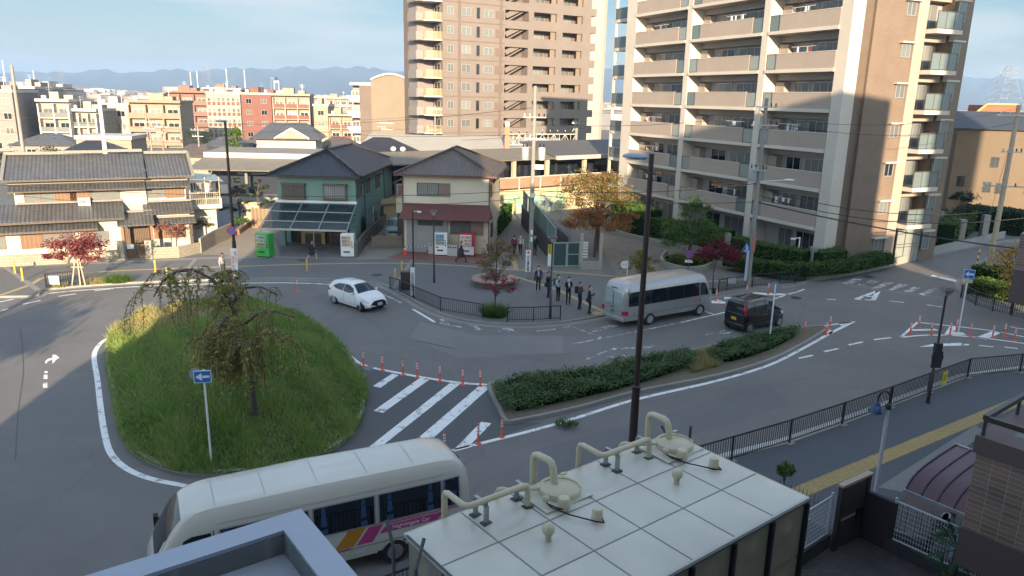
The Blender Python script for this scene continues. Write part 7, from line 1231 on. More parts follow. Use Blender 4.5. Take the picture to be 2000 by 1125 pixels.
# ================================================================ vehicles (local +x is forward)
class Shell:
    def __init__(s, keys, n=48, sm_=2):
        keys = sorted(keys); X = np.array([k[0] for k in keys]); V = np.array([k[1:] for k in keys]); s.X = np.linspace(X[0], X[-1], n); s.P = np.stack([np.interp(s.X, X, V[:, j]) for j in range(V.shape[1])], 1)
        for _ in range(sm_): q = s.P.copy(); q[1:-1] = (s.P[:-2] + 2 * s.P[1:-1] + s.P[2:]) / 4; s.P = q
    def half(s, x):
        zb, wb, zm, wm, zl, wl, zr, wr = [np.interp(x, s.X, s.P[:, j]) for j in range(8)]
        h = (zr - zl); return [(0, zb), (wb * .8, zb), (wb, zb + .05), ((wb + wm) / 2 + .01, (zb + zm) / 2), (wm, zm), ((wm + wl) / 2 + .008, (zm + zl) / 2), (wl, zl), (wl * .55 + wr * .45 + .012, zl + h * .5), (wr, zr - .11 * min(1, h / .4)), (wr - .045, zr - .045 * min(1, h / .4)), (wr * .78, zr - .012), (wr * .4, zr + .006), (0, zr + .012)]
    def mesh(s, m=0):
        q = MB(); H = [s.half(x) for x in s.X]; k = len(H[0])
        for x, h in zip(s.X, H): q.v += [(x, -y, z) for y, z in h] + [(x, y, z) for y, z in h[-2:0:-1]]
        r = 2 * k - 2
        for i in range(len(H) - 1):
            for j in range(r): q.f.append((i * r + j, i * r + (j + 1) % r, (i + 1) * r + (j + 1) % r, (i + 1) * r + j)); q.m.append(m)
        q.f += [tuple(range(r - 1, -1, -1)), tuple((len(H) - 1) * r + j for j in range(r))]; q.m += [m, m]; return q
    def yat(s, x, z): h = s.half(x)[2:10]; return float(np.interp(z, [p[1] for p in h], [p[0] for p in h]))
    def zat(s, x, y): h = s.half(x)[7:]; return float(np.interp(-abs(y), [-p[0] for p in h], [p[1] for p in h]))
    def side(s, q, lo, up, sg, off=.008, nx=8, nz=4, m=0):
        def at(pl, t): i = min(int(t * (len(pl) - 1)), len(pl) - 2); f = t * (len(pl) - 1) - i; return (pl[i][0] + (pl[i + 1][0] - pl[i][0]) * f, pl[i][1] + (pl[i + 1][1] - pl[i][1]) * f)
        o = len(q.v)
        for i in range(nx + 1):
            a, b = at(lo, i / nx), at(up, i / nx)
            for j in range(nz + 1): x, z = a[0] + (b[0] - a[0]) * j / nz, a[1] + (b[1] - a[1]) * j / nz; q.v.append((x, sg * (s.yat(x, z) + off), z))
        for i in range(nx):
            for j in range(nz): a = o + i * (nz + 1) + j; f = (a, a + nz + 1, a + nz + 2, a + 1); q.f.append(f if sg < 0 else f[::-1]); q.m.append(m)
        return q
    def top(s, q, rows, off=.012, n=8, m=0):
        o = len(q.v)
        for x, w in rows:
            for j in range(n + 1): y = w * (2 * j / n - 1); q.v.append((x, y, s.zat(x, y) + off))
        for i in range(len(rows) - 1):
            for j in range(n): a = o + i * (n + 1) + j; f = (a, a + n + 1, a + n + 2, a + 1); q.f.append(f); q.m.append(m)
        return q
def wheel(par, x, y, r, wd, steer=0, rimc=None, spokes=5, rr=.64):
    sg = 1 if y > 0 else -1; q = MB(); q.lathe([(r * .5, -wd / 2), (r * .92, -wd / 2), (r, -wd * .35), (r, wd * .35), (r * .92, wd / 2), (r * .5, wd / 2)], n=26, axis='Y'); w_ = obj('wheel', q, RUBBER, par, 40, loc=(x, y, r)); w_.rotation_euler = (0, 0, steer)
    q = MB(); o = sg * wd / 2; a = sg * .012; q.lathe([(r * rr, o + a), (r * (rr - .06), o + a * 1.2), (r * (rr - .1), o - sg * .05), (0, o - sg * .06)] if sg > 0 else [(0, o - sg * .06), (r * (rr - .1), o - sg * .05), (r * (rr - .06), o + a * 1.2), (r * rr, o + a)], n=26, axis='Y')
    for k in range(spokes): t = 2 * math.pi * k / spokes; q.cbox((r * rr * .5 * math.cos(t), o - sg * .012, r * rr * .5 * math.sin(t)), (r * rr * .95, .03, r * .16), 0, 0, Matrix.Rotation(-t, 3, 'Y'))
    q.lathe([(0, o + a), (r * .14, o + a), (r * .15, o - sg * .03)] if sg < 0 else [(r * .15, o - sg * .03), (r * .14, o + a), (0, o + a)], n=12, axis='Y'); obj('rim', q, rimc or ALU, w_, 40)
def arch(par, sh, x, r, sg, m):
    q = MB(); n = 20; o = sh.yat(x, r * 1.1) + .006; pts = [(x + r * 1.16 * math.cos(t), sg * o, r + r * 1.16 * math.sin(t)) for t in [math.pi * (-.12 + 1.24 * i / n) for i in range(n + 1)]]; q.poly(pts if sg < 0 else pts[::-1]); obj('wheel_arch', q, m, par)
BLK_ = K('arch_black', (.012, .012, .013), .7); VGL = mat('vehicle_glass', (.010, .014, .018), .04, spec=.9, na=.02, grime=.01); TAIL = K('tail_light', (.42, .015, .02), .15); LAMPW = K('headlamp_clear', (.55, .57, .58), .08); PLATE = K('plate_white', (.62, .62, .58), .4); PLY = K('plate_yellow', (.70, .52, .03), .4)
def plate(par, x, z, face, m, txt):
    q = MB(); q.box(x - .008, -.165, z - .08, x + .008, .165, z + .08); p = obj('number_plate', q, m, par); text('lettering', txt, .1, K('ink_black'), p, (x + face * .009, 0, z - .02), (math.pi / 2, 0, face * math.pi / 2))
# ---- white hatchback
WCAR = mat('white_car_paint', (.70, .70, .69), .22, na=.01, coat=.6, grime=.03)
c = G(655, 593); d = Vector((math.cos(R(-40)), math.sin(R(-40)), 0)); lf_ = Vector((-d.y, d.x, 0)); cc = c + d * 1.24 + lf_ * .74
C1 = thing('car', 'white hatchback with its front wheels turned, rounding the bend past the railing', 'car', cc, R(-40))
sh = Shell([(-1.96, .45, .66, .62, .72, .90, .68, .97, .58), (-1.88, .28, .74, .6, .80, .95, .76, 1.17, .60), (-1.6, .20, .76, .55, .845, .98, .80, 1.40, .60), (-1.0, .18, .77, .5, .845, .96, .82, 1.49, .585), (-.2, .18, .77, .5, .84, .93, .82, 1.50, .585), (.32, .18, .77, .5, .84, .92, .81, 1.43, .57), (.98, .18, .77, .52, .84, .92, .79, 1.0, .70), (1.4, .20, .78, .55, .845, .87, .74, .91, .66), (1.75, .22, .74, .5, .80, .76, .66, .80, .58), (1.95, .30, .60, .45, .64, .60, .54, .64, .46)])
obj('body', sh.mesh(), WCAR, C1, 45); q = MB(); sh.top(q, [(.30 + .08 * i, .50 + .022 * i) for i in range(9)]); obj('windscreen', q, VGL, C1, 60); q = MB(); sh.top(q, [(-1.90 + .06 * i, .55 - .01 * i) for i in range(5)][::1]); obj('rear_window', q, VGL, C1, 60)
for sg in (-1, 1):
    q = MB(); sh.side(q, [(-1.35, 1.12), (-1.0, 1.03), (-.35, .985)], [(-1.18, 1.22), (-.9, 1.34), (-.33, 1.39)], sg, .026); obj('side_window', q, VGL, C1, 60); q = MB(); sh.side(q, [(-.29, .985), (.2, .97), (.72, .97)], [(-.27, 1.39), (.1, 1.36), (.45, 1.22)], sg, .026); obj('side_window', q, VGL, C1, 60)
    q = MB(); sh.side(q, [(-1.55, .30), (-.9, .20), (.9, .20), (1.2, .26)], [(-1.5, .34), (-.9, .27), (.9, .27), (1.2, .32)], sg, .02); obj('sill', q, WHITE, C1)
    q = MB(); sh.side(q, [(1.42, .66), (1.65, .60), (1.88, .55)], [(1.22, .80), (1.5, .77), (1.86, .64)], sg, .012); obj('headlight', q, LAMPW, C1, 60); q = MB(); sh.side(q, [(-1.90, .82), (-1.6, .84)], [(-1.88, .99), (-1.55, .93)], sg, .012); obj('tail_light', q, TAIL, C1)
    q = MB(); q.ball((.62, sg * .92, .99), (.09, .12, .07)); obj('mirror', q, WCAR, C1, 60); q = MB(); sh.side(q, [(-.5, .80), (-.32, .80)], [(-.5, .83), (-.32, .83)], sg, .015, 2, 1); obj('door_handle', q, WHITE, C1)
    q = MB(); sh.side(q, [(-.32, .30), (-.30, .30)], [(-.32, .98), (-.30, .98)], sg, .004, 1, 6); sh.side(q, [(.80, .30), (.815, .30)], [(.80, .96), (.815, .96)], sg, .004, 1, 6); obj('door_seam', q, BLK_, C1)
    for x, st in ((-1.25, 0), (1.28, R(-26))): arch(C1, sh, x, .31, sg, BLK_); wheel(C1, x, sg * .74, .31, .2, st)
q = MB(); n = 12; q.v = []; pr = [(1.965, y, z) for y, z in ((-.52, .30), (.52, .30), (.62, .40), (.44, .62), (.28, .69), (-.28, .69), (-.44, .62), (-.62, .40))]; q.add([(x + .0 - abs(y) * .18, y, z) for x, y, z in pr] + [(x + .09 - abs(y) * .18, y, z) for x, y, z in pr], [tuple(range(8, 16)), tuple(range(7, -1, -1))] + [(i, (i + 1) % 8, 8 + (i + 1) % 8, 8 + i) for i in range(8)]); obj('grille', q, BLK_, C1); plate(C1, 2.065, .5, 1, PLATE, '12-34')
# ---- minibuses
def minibus(label, pos, ang, paint, kind, lx=1, lz=1):
    t = thing('minibus', label, 'minibus', pos, ang); t.scale = (lx, 1, lz); dark = kind == 'silver'
    k = [(-3.52, .50, .88, .9, .94, 1.4, .90, 2.12, .74), (-3.46, .42, .93, .9, .99, 1.5, .96, 2.26, .78), (-3.30, .38, .99, .9, 1.02, 1.8, .99, 2.46, .80), (-2.9, .38, 1.0, .9, 1.03, 2.0, .99, 2.56, .83), (0, .38, 1.0, .9, 1.04, 2.0, 1.0, 2.60, .84), (2.3, .38, 1.0, .9, 1.03, 2.0, .98, 2.56, .83), (2.75, .40, .98, .9, 1.0, 1.9, .94, 2.44, .80), (3.05, .42, .95, .9, .98, 1.5, .92, 2.05, .78), (3.36, .44, .90, .85, .92, 1.1, .88, 1.40, .80), (3.46, .46, .82, .8, .84, .98, .80, 1.10, .70)]
    s = Shell(k, 64, 1); obj('body', s.mesh(), paint, t, 40); q = MB(); s.top(q, [(2.78 + .045 * i, .70 + .008 * i) for i in range(13)], .014, 10); obj('windscreen', q, VGL, t, 60)
    for sg in (-1, 1):
        z0, z1 = 1.30, 2.04
        if dark: wins = [(-3.22, -1.72), (-1.66, -.40), (-.34, .88), (.94, 2.12)]
        else: wins = [(-3.22, -2.86), (-2.76, -1.28), (-1.16, .18), (.30, 1.16), (1.28, 2.06)]
        if dark: q = MB(); s.side(q, [(-3.27, z0 - .03), (2.16, z0 - .03)], [(-3.27, z1 + .03), (2.16, z1 + .03)], sg, .004, 16); obj('window_band', q, BLK_, t, 60)
        for a, c in wins:
            q = MB(); s.side(q, [(a, z0), (c, z0)], [(a, z1), (c, z1)], sg, .010); wo = obj('side_window', q, VGL, t, 60)
            q = MB(); fm = .02
            for lo, up in (([(a - .03, z0 - .03), (c + .03, z0 - .03)], [(a - .03, z0), (c + .03, z0)]), ([(a - .03, z1), (c + .03, z1)], [(a - .03, z1 + .03), (c + .03, z1 + .03)]), ([(a - .035, z0), (a, z0)], [(a - .035, z1), (a, z1)]), ([(c, z0), (c + .035, z0)], [(c, z1), (c + .035, z1)])): s.side(q, lo, up, sg, .014, 4, 2)
            obj('window_frame', q, BLK_ if dark else K('sash_grey', (.30, .31, .33), .4), wo)
            if not dark:
                for f in (.12, .78): q = MB(); x = a + (c - a) * f; s.side(q, [(x, z0 + .02), (x + .16, z0 + .02)], [(x + .05, z1 - .02), (x + .12, z1 - .02)], sg, .0115, 2, 2); obj('curtain', q, K('blue_curtain', (.03, .08, .19), .6), wo)
        q = MB(); s.side(q, [(2.26, 1.30), (2.9, 1.22), (3.04, 1.2)], [(2.24, 2.02), (2.6, 2.0), (2.76, 1.92)], sg, .010); obj('cab_window', q, VGL, t, 60); q = MB(); s.side(q, [(2.18, .5), (2.2, .5)], [(2.18, 2.06), (2.2, 2.06)], sg, .006, 1, 8); s.side(q, [(-3.3, .72), (2.9, .72)], [(-3.3, .735), (2.9, .735)], sg, .006, 20, 1); obj('seam', q, BLK_, t)
        s2 = MB(); s.side(s2, [(-2.9, 2.19), (2.1, 2.19)], [(-2.9, 2.22), (2.1, 2.22)], sg, .02, 20, 1); obj('drip_rail', s2, paint, t)
        for x in (-1.62, 2.32): arch(t, s, x, .36, sg, BLK_); wheel(t, x, sg * .93, .36, .22, 0, K('steel_rim', (.40, .40, .41), .3, .7) if not dark else ALU, 6, .62)
        q = MB(); s.side(q, [(2.2, .95), (2.36, .95)], [(2.2, .99), (2.36, .99)], sg, .02, 2, 1); obj('door_handle', q, BLK_, t); q = MB(); s.side(q, [(3.1, .82), (3.4, .84)], [(3.1, 1.02), (3.38, 1.0)], sg, .015); obj('headlight', q, LAMPW, t)
        q = MB(); s.side(q, [(-3.47, .78), (-3.28, .78)], [(-3.47, 1.02), (-3.28, 1.02)], sg, .014); q.box(-3.53, sg * .86 - .1, .78, -3.44, sg * .86 + .1, 1.02); obj('tail_light', q, TAIL, t)
        q = MB(); q.tube([(2.95, sg * .95, 1.62), (3.2, sg * 1.12, 1.55)], .02, 6); q.cbox((3.24, sg * 1.16, 1.45), (.1, .2, .36)); obj('mirror', q, BLK_, t)
    for bx, bw in ((-3.47, 1.86), (3.45, 1.6)): q = MB(); q.cbox((bx, 0, .51), (.15, bw, .22)); obj('bumper', q, paint, t, None, .04)
    for xr in (-2.2, -1.1, 0, 1.1, 2.1): q = MB(); s.top(q, [(xr, .72), (xr + .022, .72)], .004, 12); obj('roof_seam', q, K('roof_seam_grey', (.46, .45, .41), .5), t)
    q = MB(); y0 = [(-.68, -.08), (.08, .68)]
    for a, c in y0: q.add([(-3.54, a, 1.30), (-3.54, c, 1.30), (-3.535, c * .96, 2.0), (-3.535, a * .96, 2.0), (-3.49, a, 1.30), (-3.49, c, 1.30), (-3.42, c * .96, 2.02), (-3.42, a * .96, 2.02)], [(3, 2, 1, 0), (4, 5, 6, 7), (0, 1, 5, 4), (1, 2, 6, 5), (2, 3, 7, 6), (3, 0, 4, 7)])
    obj('rear_window', q, K('rear_glass_pale', (.36, .44, .44), .15) if dark else VGL, t)
    q = MB(); q.box(-3.535, -.006, .62, -3.50, .006, 2.05); q.cbox((-3.47, 0, 2.20), (.06, .45, .05)); q.cbox((-3.55, .12, 1.08), (.03, .2, .03)); obj('rear_door_trim', q, BLK_, t); plate(t, -3.56, .88, -1, K('plate_green', (.10, .28, .16)) if dark else PLATE, '20-15')
    return t, s
SILV = mat('silver_paint', (.40, .395, .385), .28, .45, na=.02, coat=.4, grime=.05); CREAMP = mat('cream_bus_paint', (.60, .57, .49), .25, na=.015, coat=.5, grime=.06)
d = Vector((math.cos(R(32.4)), math.sin(R(32.4)), 0)); lf_ = Vector((-d.y, d.x, 0)); BS, s = minibus('silver minibus waiting at the bus stop kerb beside the queue', G(1268, 635) + d * 1.64 + lf_ * 1.02, R(32.4), SILV, 'silver')
for a, c, z0, z1 in ((.62, 1.32, .42, .66),): q = MB(); [s.side(q, [(a + .14 * i, z0), (a + .14 * i + .08, z0)], [(a + .14 * i, z1), (a + .14 * i + .08, z1)], -1, .008, 1, 2) for i in range(5)]; obj('vent_grille', q, K('vent_silver', (.5, .5, .5), .3), BS)
q = MB(); s.side(q, [(1.82, .98), (2.02, .98)], [(1.82, 1.16), (2.02, 1.16)], -1, .008, 1, 1); obj('orange_emblem', q, K('emblem_orange', (.66, .20, .05)), BS); q = MB(); s.side(q, [(3.0, 1.0), (3.14, 1.0)], [(3.0, 1.18), (3.12, 1.18)], -1, .008, 1, 1); obj('teal_sticker', q, K('sticker_teal', (.15, .42, .40)), BS)
d = Vector((math.cos(R(207)), math.sin(R(207)), 0)); rt = Vector((d.y, -d.x, 0)); BC, s = minibus('cream minibus with orange and pink stripes parked below the low flat roof', G(772, 1100) + d * 1.62 * 1.17 + rt * 1.02, R(207), CREAMP, 'cream', 1.17, 1.05)
for w_ in [o for o in BC.children if o.name.startswith('wheel') and 'arch' not in o.name]: w_.scale = (1 / 1.17, 1, 1 / 1.05)
SO, SP_ = K('stripe_orange', (.55, .23, .02), .35), K('stripe_pink', (.52, .055, .24), .35)
for lo, up, m in (([(-.22, .80), (-.66, .80)], [(-.55, 1.25), (-.96, 1.25)], SO), ([(-.72, .80), (-1.10, .80)], [(-1.02, 1.23), (-1.36, 1.23)], SP_), ([(-1.26, .98), (-2.66, .98)], [(-1.42, 1.17), (-2.84, 1.17)], SP_), ([(-1.42, 1.20), (-3.3, 1.20)], [(-1.44, 1.235), (-3.3, 1.235)], SP_), ([(-.5, 1.255), (-3.35, 1.255)], [(-.5, 1.285), (-3.35, 1.285)], SO), ([(2.0, .78), (-.1, .78)], [(2.0, .81), (-.1, .81)], SO), ([(2.0, .745), (-.6, .745)], [(2.0, .772), (-.6, .772)], SP_)):
    q = MB(); s.side(q, lo[::-1], up[::-1], 1, .007, 10, 3); obj('stripe', q, m, BC)
text('lettering', 'Nightingale Car', .145, WHITE, BC, (-2.02, s.yat(-1.9, 1.08) + .014, 1.075), (R(88), 0, math.pi)); q = MB(); s.side(q, [(-.35, .50), (-.27, .50)], [(-.35, .58), (-.27, .58)], 1, .01, 1, 1); obj('fuel_flap', q, BLK_, BC); text('lettering', 'power', .07, WHITE, BC, (-.80, s.yat(-.8, .55) + .014, .6), (R(90), 0, math.pi))
# ---- kei vans
def kei(label, pos, ang, paint, kind='kei', plc=PLY):
    t = thing('van', label, 'van', pos, ang); k = [(-1.70, .40, .60, .7, .66, 1.1, .62, 1.35, .54), (-1.66, .24, .68, .6, .725, 1.1, .70, 1.68, .58), (-1.4, .2, .69, .6, .735, 1.1, .71, 1.77, .60), (.1, .2, .69, .6, .735, 1.1, .71, 1.79, .60), (.72, .2, .69, .6, .735, 1.08, .71, 1.66, .58), (1.22, .2, .69, .6, .73, 1.02, .69, 1.10, .62), (1.55, .24, .67, .6, .71, .92, .64, .98, .58), (1.70, .3, .60, .5, .64, .8, .58, .86, .50)]
    s = Shell(k, 44, 1); obj('body', s.mesh(), paint, t, 40); q = MB(); s.top(q, [(.70 + .05 * i, .50 + .008 * i) for i in range(11)], .012); obj('windscreen', q, VGL, t, 60)
    for sg in (-1, 1):
        for lo, up in (([(-1.55, 1.12), (-1.02, 1.10)], [(-1.52, 1.58), (-1.02, 1.60)]), ([(-.97, 1.10), (-.12, 1.08)], [(-.97, 1.60), (-.12, 1.60)]), ([(-.06, 1.08), (.98, 1.06)], [(-.06, 1.60), (.66, 1.52)])): q = MB(); s.side(q, lo, up, sg, .016); obj('side_window', q, VGL, t, 60)
        for x in (-1.26, 1.26): arch(t, s, x, .28, sg, BLK_); wheel(t, x, sg * .665, .28, .17, 0, K('polished_rim', (.55, .55, .56), .2, .8), 8, .7)
        q = MB(); s.side(q, [(-1.69, 1.02), (-1.56, 1.02)], [(-1.68, 1.55), (-1.56, 1.55)], sg, .012); obj('tail_light', q, TAIL, t); q = MB(); s.side(q, [(1.4, .72), (1.66, .70)], [(1.3, .92), (1.62, .86)], sg, .012); obj('headlight', q, LAMPW, t)
        q = MB(); q.ball((.92, sg * .80, 1.12), (.07, .1, .09)); obj('mirror', q, paint, t, 60); q = MB(); s.side(q, [(-.3, .88), (-.16, .88)], [(-.3, .91), (-.16, .91)], sg, .012, 2, 1); s.side(q, [(-.02, .88), (.12, .88)], [(-.02, .91), (.12, .91)], sg, .012, 2, 1); obj('door_handle', q, CHROME if kind == 'kei' else paint, t)
    q = MB(); q.add([(-1.715, -.56, 1.12), (-1.715, .56, 1.12), (-1.665, .52, 1.58), (-1.665, -.52, 1.58)], [(3, 2, 1, 0)]); obj('rear_window', q, VGL, t); q = MB(); q.cbox((-1.71, 0, 1.03), (.03, 1.16, .035)); obj('chrome_strip', q, CHROME, t)
    for bx, bw in ((-1.66, 1.3), (1.66, 1.2)): q = MB(); q.cbox((bx, 0, .37), (.15, bw, .22)); obj('bumper', q, paint, t, None, .04)
    q = MB(); q.cbox((1.70, 0, .70), (.04, .9, .14)); obj('grille', q, BLK_ if kind == 'kei' else CHROME, t); plate(t, -1.74, .74, -1, plc, '52-71'); plate(t, 1.73, .48, 1, plc, '52-71'); return t
BLKP = mat('black_car_paint', (.010, .010, .013), .12, na=.02, coat=.8, grime=.02); LBL = mat('pale_blue_paint', (.20, .31, .36), .3, na=.02, coat=.4)
d = Vector((math.cos(R(34.5)), math.sin(R(34.5)), 0)); lf_ = Vector((-d.y, d.x, 0)); kv = kei('black boxy van with chrome strip and yellow plate driving past the silver bus', G(1461, 650) + d * 1.28 + lf_ * .66, R(34.5), BLKP); kv.scale = (1.03,) * 3
t = kei('pale blue boxy van parked nose out beside the cream house', G(772, 462), R(-86), LBL)
for px, py, a, lb, m, sc_ in ((1878, 364, 200, 'white van parked at the end of the ochre house', WHITE, 1.0), (1942, 378, 195, 'white car with blue tinted glass parked on the right', WCAR, 1.0), (1990, 385, 190, 'pale car cut off by the right edge of the view', SILV, 1.0), (1925, 398, 195, 'dark grey car parked below the white one', K('dark_car', (.04, .045, .05), .25), 1.0)):
    kk = kei(lb, G(px, py), R(a), m, 'other', PLATE); kk['category'] = 'van' if 'van' in lb else 'car'; kk.scale = (sc_ * 1.15, 1.1, .9 if 'car' in lb else 1.05)
# ---- motorcycle under the shed
p = G(1832, 1062, .11); MT = thing('motorcycle', 'black motorcycle parked under the curved maroon shed roof', 'motorcycle', p, R(40)); q = MB()
for x in (-.62, .62): wheel(MT, x, 0, .29, .1, 0, STEEL, 10, .72)
q.tube([(-.62, .07, .29), (-.2, .07, .45), (.3, .07, .6), (.5, .07, .75), (.62, .07, .29)], .03, 6); q.tube([(-.62, -.07, .29), (-.2, -.07, .45), (.3, -.07, .6), (.5, -.07, .75), (.62, -.07, .29)], .03, 6); q.tube([(.45, -.34, 1.0), (.5, -.2, 1.02), (.52, 0, .95), (.5, .2, 1.02), (.45, .34, 1.0)], .017, 6); obj('frame', q, BLACKM, MT)
q = MB(); q.ball((.2, 0, .78), (.28, .15, .14)); obj('fuel_tank', q, BLKP, MT, 60); q = MB(); q.ball((-.32, 0, .76), (.38, .14, .08)); obj('seat', q, RUBBER, MT, 60); q = MB(); q.ball((0, 0, .42), (.22, .14, .17)); obj('engine', q, STEEL, MT, 60); q = MB(); q.ball((.62, 0, .85), (.06, .07, .07)); obj('headlight', q, STEEL, MT, 60); q = MB(); q.ball((-.7, 0, .72), (.05, .06, .04)); obj('tail_light', q, TAIL, MT, 60); q = MB(); q.tube([(-.7, .16, .3), (0, .15, .25)], .045, 8); obj('exhaust', q, CHROME, MT)
# ================================================================ people
def person(label, base, ang, h=1.70, top=(.03, .03, .04), legs=(.02, .02, .025), pose='stand', shoe=(.02, .02, .02), hair='short', haircol=(.012, .010, .009), mask=True, bag=None, bagcol=(.015, .015, .017), inner=None, skirt=None, coat=False, look=0, z0=.1):
    t = thing('person', label, 'person', (base.x, base.y, z0), ang); s = h / 1.70; V, E_, Rd, Tg = [], [], [], []
    def pt(p, r, par=None, tg=''):
        V.append(Vector(p) * s); Rd.append(r * s); Tg.append(tg)
        if par is not None: E_.append((par, len(V) - 1))
        return len(V) - 1
    st = .24 if pose == 'walk' else .03; w_ = 1.12 if coat else 1
    pel = pt((0, 0, .95), .135 * w_, None, 'l'); sp = pt((0, 0, 1.12), .125 * w_, pel, 't'); ch = pt((.01, 0, 1.32), .145, sp, 't'); nk = pt((.01, 0, 1.44), .062, ch, 's'); hd0 = pt((.03, 0, 1.53), .072, nk, 's'); hd = pt((.025, 0, 1.62), .088, hd0, 's'); tp = pt((.015, 0, 1.675), .06, hd, 's')
    pt((.118, 0, 1.56), .016, hd0, 's'); 
    for sg in (-1, 1): pt((.015, sg * .095, 1.58), .014, hd, 's')
    for sg in (-1, 1):
        sh_ = pt((0, sg * .17, 1.385), .062, ch, 't')
        if pose == 'phone': el, wr = (.06, sg * .22, 1.13), (.27, sg * .08, 1.20)
        elif pose == 'walk': el, wr = (-.05 + .10 * sg, sg * .23, 1.12), (.04 + .2 * sg, sg * .23, .90)
        elif pose == 'one' and sg > 0: el, wr = (.08, .21, 1.12), (.30, .06, 1.17)
        else: el, wr = (-.02, sg * .225, 1.12), (.06, sg * .215, .88)
        e = pt(el, .048, sh_, 't'); w = pt(wr, .032, e, 't'); dv = (Vector(wr) - Vector(el)).normalized(); pv = Vector(wr) + dv * .06; pm = pt(pv, .026, w, 's'); sd_ = dv.cross(Vector((0, 0, 1)) if abs(dv.z) < .8 else Vector((0, sg, 0))).normalized()
        for k, o in enumerate((-.026, -.009, .009, .026)): f1 = pv + dv * (.045 + .012 * (1 - abs(k - 1.4) / 2)) + sd_ * o; a = pt(f1, .0085, pm, 's'); pt(f1 + (dv * .6 + Vector((.5, 0, -.2)) * .5) * .04, .0075, a, 's')
        pt(pv - dv * .01 + Vector((.045, -sg * .012, .0)), .009, pm, 's')
        hp = pt((0, sg * .088, .88), .094, pel, 'l'); kx = .06 + (st * sg if pose == 'walk' else 0); kn = pt((kx, sg * .092, .50), .062, hp, 'l' if not skirt else 's'); ax = (st * 1.5 * sg if pose == 'walk' else .0) - (.1 if pose == 'walk' and sg < 0 else 0)
        an = pt((ax, sg * .095, .10 + (.07 if pose == 'walk' and sg < 0 else 0)), .040, kn, 'l' if not skirt else 's'); pt((ax + .15, sg * .105, .045 if not (pose == 'walk' and sg < 0) else .05), .036, an, 'b'); pt((ax - .05, sg * .095, .045 + (.09 if pose == 'walk' and sg < 0 else 0)), .034, an, 'b')
    me = bpy.data.meshes.new('body'); me.from_pydata([tuple(v) for v in V], E_, []); o = bpy.data.objects.new('body', me); SC.collection.objects.link(o); mod = o.modifiers.new('Skin', 'SKIN'); mod.use_smooth_shade = True; sub = o.modifiers.new('Sub', 'SUBSURF'); sub.levels = 1; sub.render_levels = 1
    sv = me.skin_vertices[0].data
    for i, r in enumerate(Rd): sv[i].radius = (r, r); sv[i].use_root = i == 0
    bpy.context.view_layer.update(); m2 = bpy.data.meshes.new_from_object(o.evaluated_get(bpy.context.evaluated_depsgraph_get())); bpy.data.objects.remove(o)
    mt, ml, mb_ = mat('cloth_top', top, .85, na=.08), mat('cloth_legs', legs, .85, na=.08), mat('shoe', shoe, .6); m2.materials.clear(); [m2.materials.append(q) for q in (SKIN, mt, ml, mb_)]; ix = {'s': 0, 't': 1, 'l': 2, 'b': 3}
    seg = [(V[a], V[b_], max(Rd[a], Rd[b_]), Tg[b_]) for a, b_ in E_]
    for f in m2.polygons:
        c = f.center; best, bt = 9, 's'
        for a, b_, r, tg in seg:
            ab = b_ - a; u = max(0, min(1, (c - a).dot(ab) / max(ab.length_squared, 1e-9))); d_ = (c - a - ab * u).length - r * .8
            if d_ < best: best, bt = d_, tg
        f.material_index = ix[bt]
    bo = link('body', m2, t); Hc = V[hd]
    q = MB(); q.ball((0, 0, 0), (.108 * s, .098 * s, .112 * s), 0, 16, 12); n = len(q.v); keep = [i for i, v in enumerate(q.v)]
    q.v = [(x, y, z) if not (x > .02 * s and z < .045 * s) else (x * .45, y * .9, max(z, .03 * s)) for x, y, z in q.v]
    if hair == 'long': q.ball((-.07 * s, 0, -.13 * s), (.06 * s, .085 * s, .17 * s))
    if hair == 'cap': q.box(.06 * s, -.07 * s, .03 * s, .17 * s, .07 * s, .045 * s)
    ho = obj('hair', q, mat('hair', haircol, .6, na=.2), t, 60); ho.location = Hc + Vector((-.012, 0, .018)) * s
    q = MB(); [q.ball(Hc + Vector((.088, sg * .033, -.005)) * s, .011 * s, 0, 8, 6) for sg in (-1, 1)]; obj('eyes', q, K('eye_dark', (.02, .015, .012), .2), t)
    if mask: q = MB(); q.ball(V[hd0] + Vector((.045, 0, .012)) * s, (.068 * s, .066 * s, .058 * s)); obj('face_mask', q, WHITE, t, 60)
    else: q = MB(); q.ball(V[hd0] + Vector((.079, 0, -.005)) * s, (.012 * s, .028 * s, .008 * s)); obj('mouth', q, K('lip', (.36, .14, .12)), t, 60)
    if inner: q = MB(); q.ball((.085 * s, 0, 1.22 * s), (.075 * s, .06 * s, .2 * s)); obj('shirt_front', q, mat('shirt', inner, .8), t, 60)
    if skirt or coat: q = MB(); L0 = .52 if skirt else .45; q.lathe([(.155 * s, 1.08 * s), (.19 * s, .9 * s), (.25 * s, L0 * s), (.24 * s, L0 * s)], n=18); obj('skirt' if skirt else 'coat_skirt', q, mat('skirt_cloth', skirt or top, .85), t, 60)
    bm = mat('bag_fabric', bagcol, .7)
    if bag == 'back': q = MB(); q.cbox((-.21 * s, 0, 1.22 * s), (.17 * s, .30 * s, .42 * s)); [q.tube([(-.12 * s, sg * .1 * s, 1.42 * s), (.02 * s, sg * .115 * s, 1.47 * s), (.145 * s, sg * .11 * s, 1.36 * s), (.10 * s, sg * .13 * s, 1.1 * s), (-.1 * s, sg * .13 * s, 1.06 * s)], .017 * s, 6) for sg in (-1, 1)]; obj('backpack', q, bm, t, 60, .03)
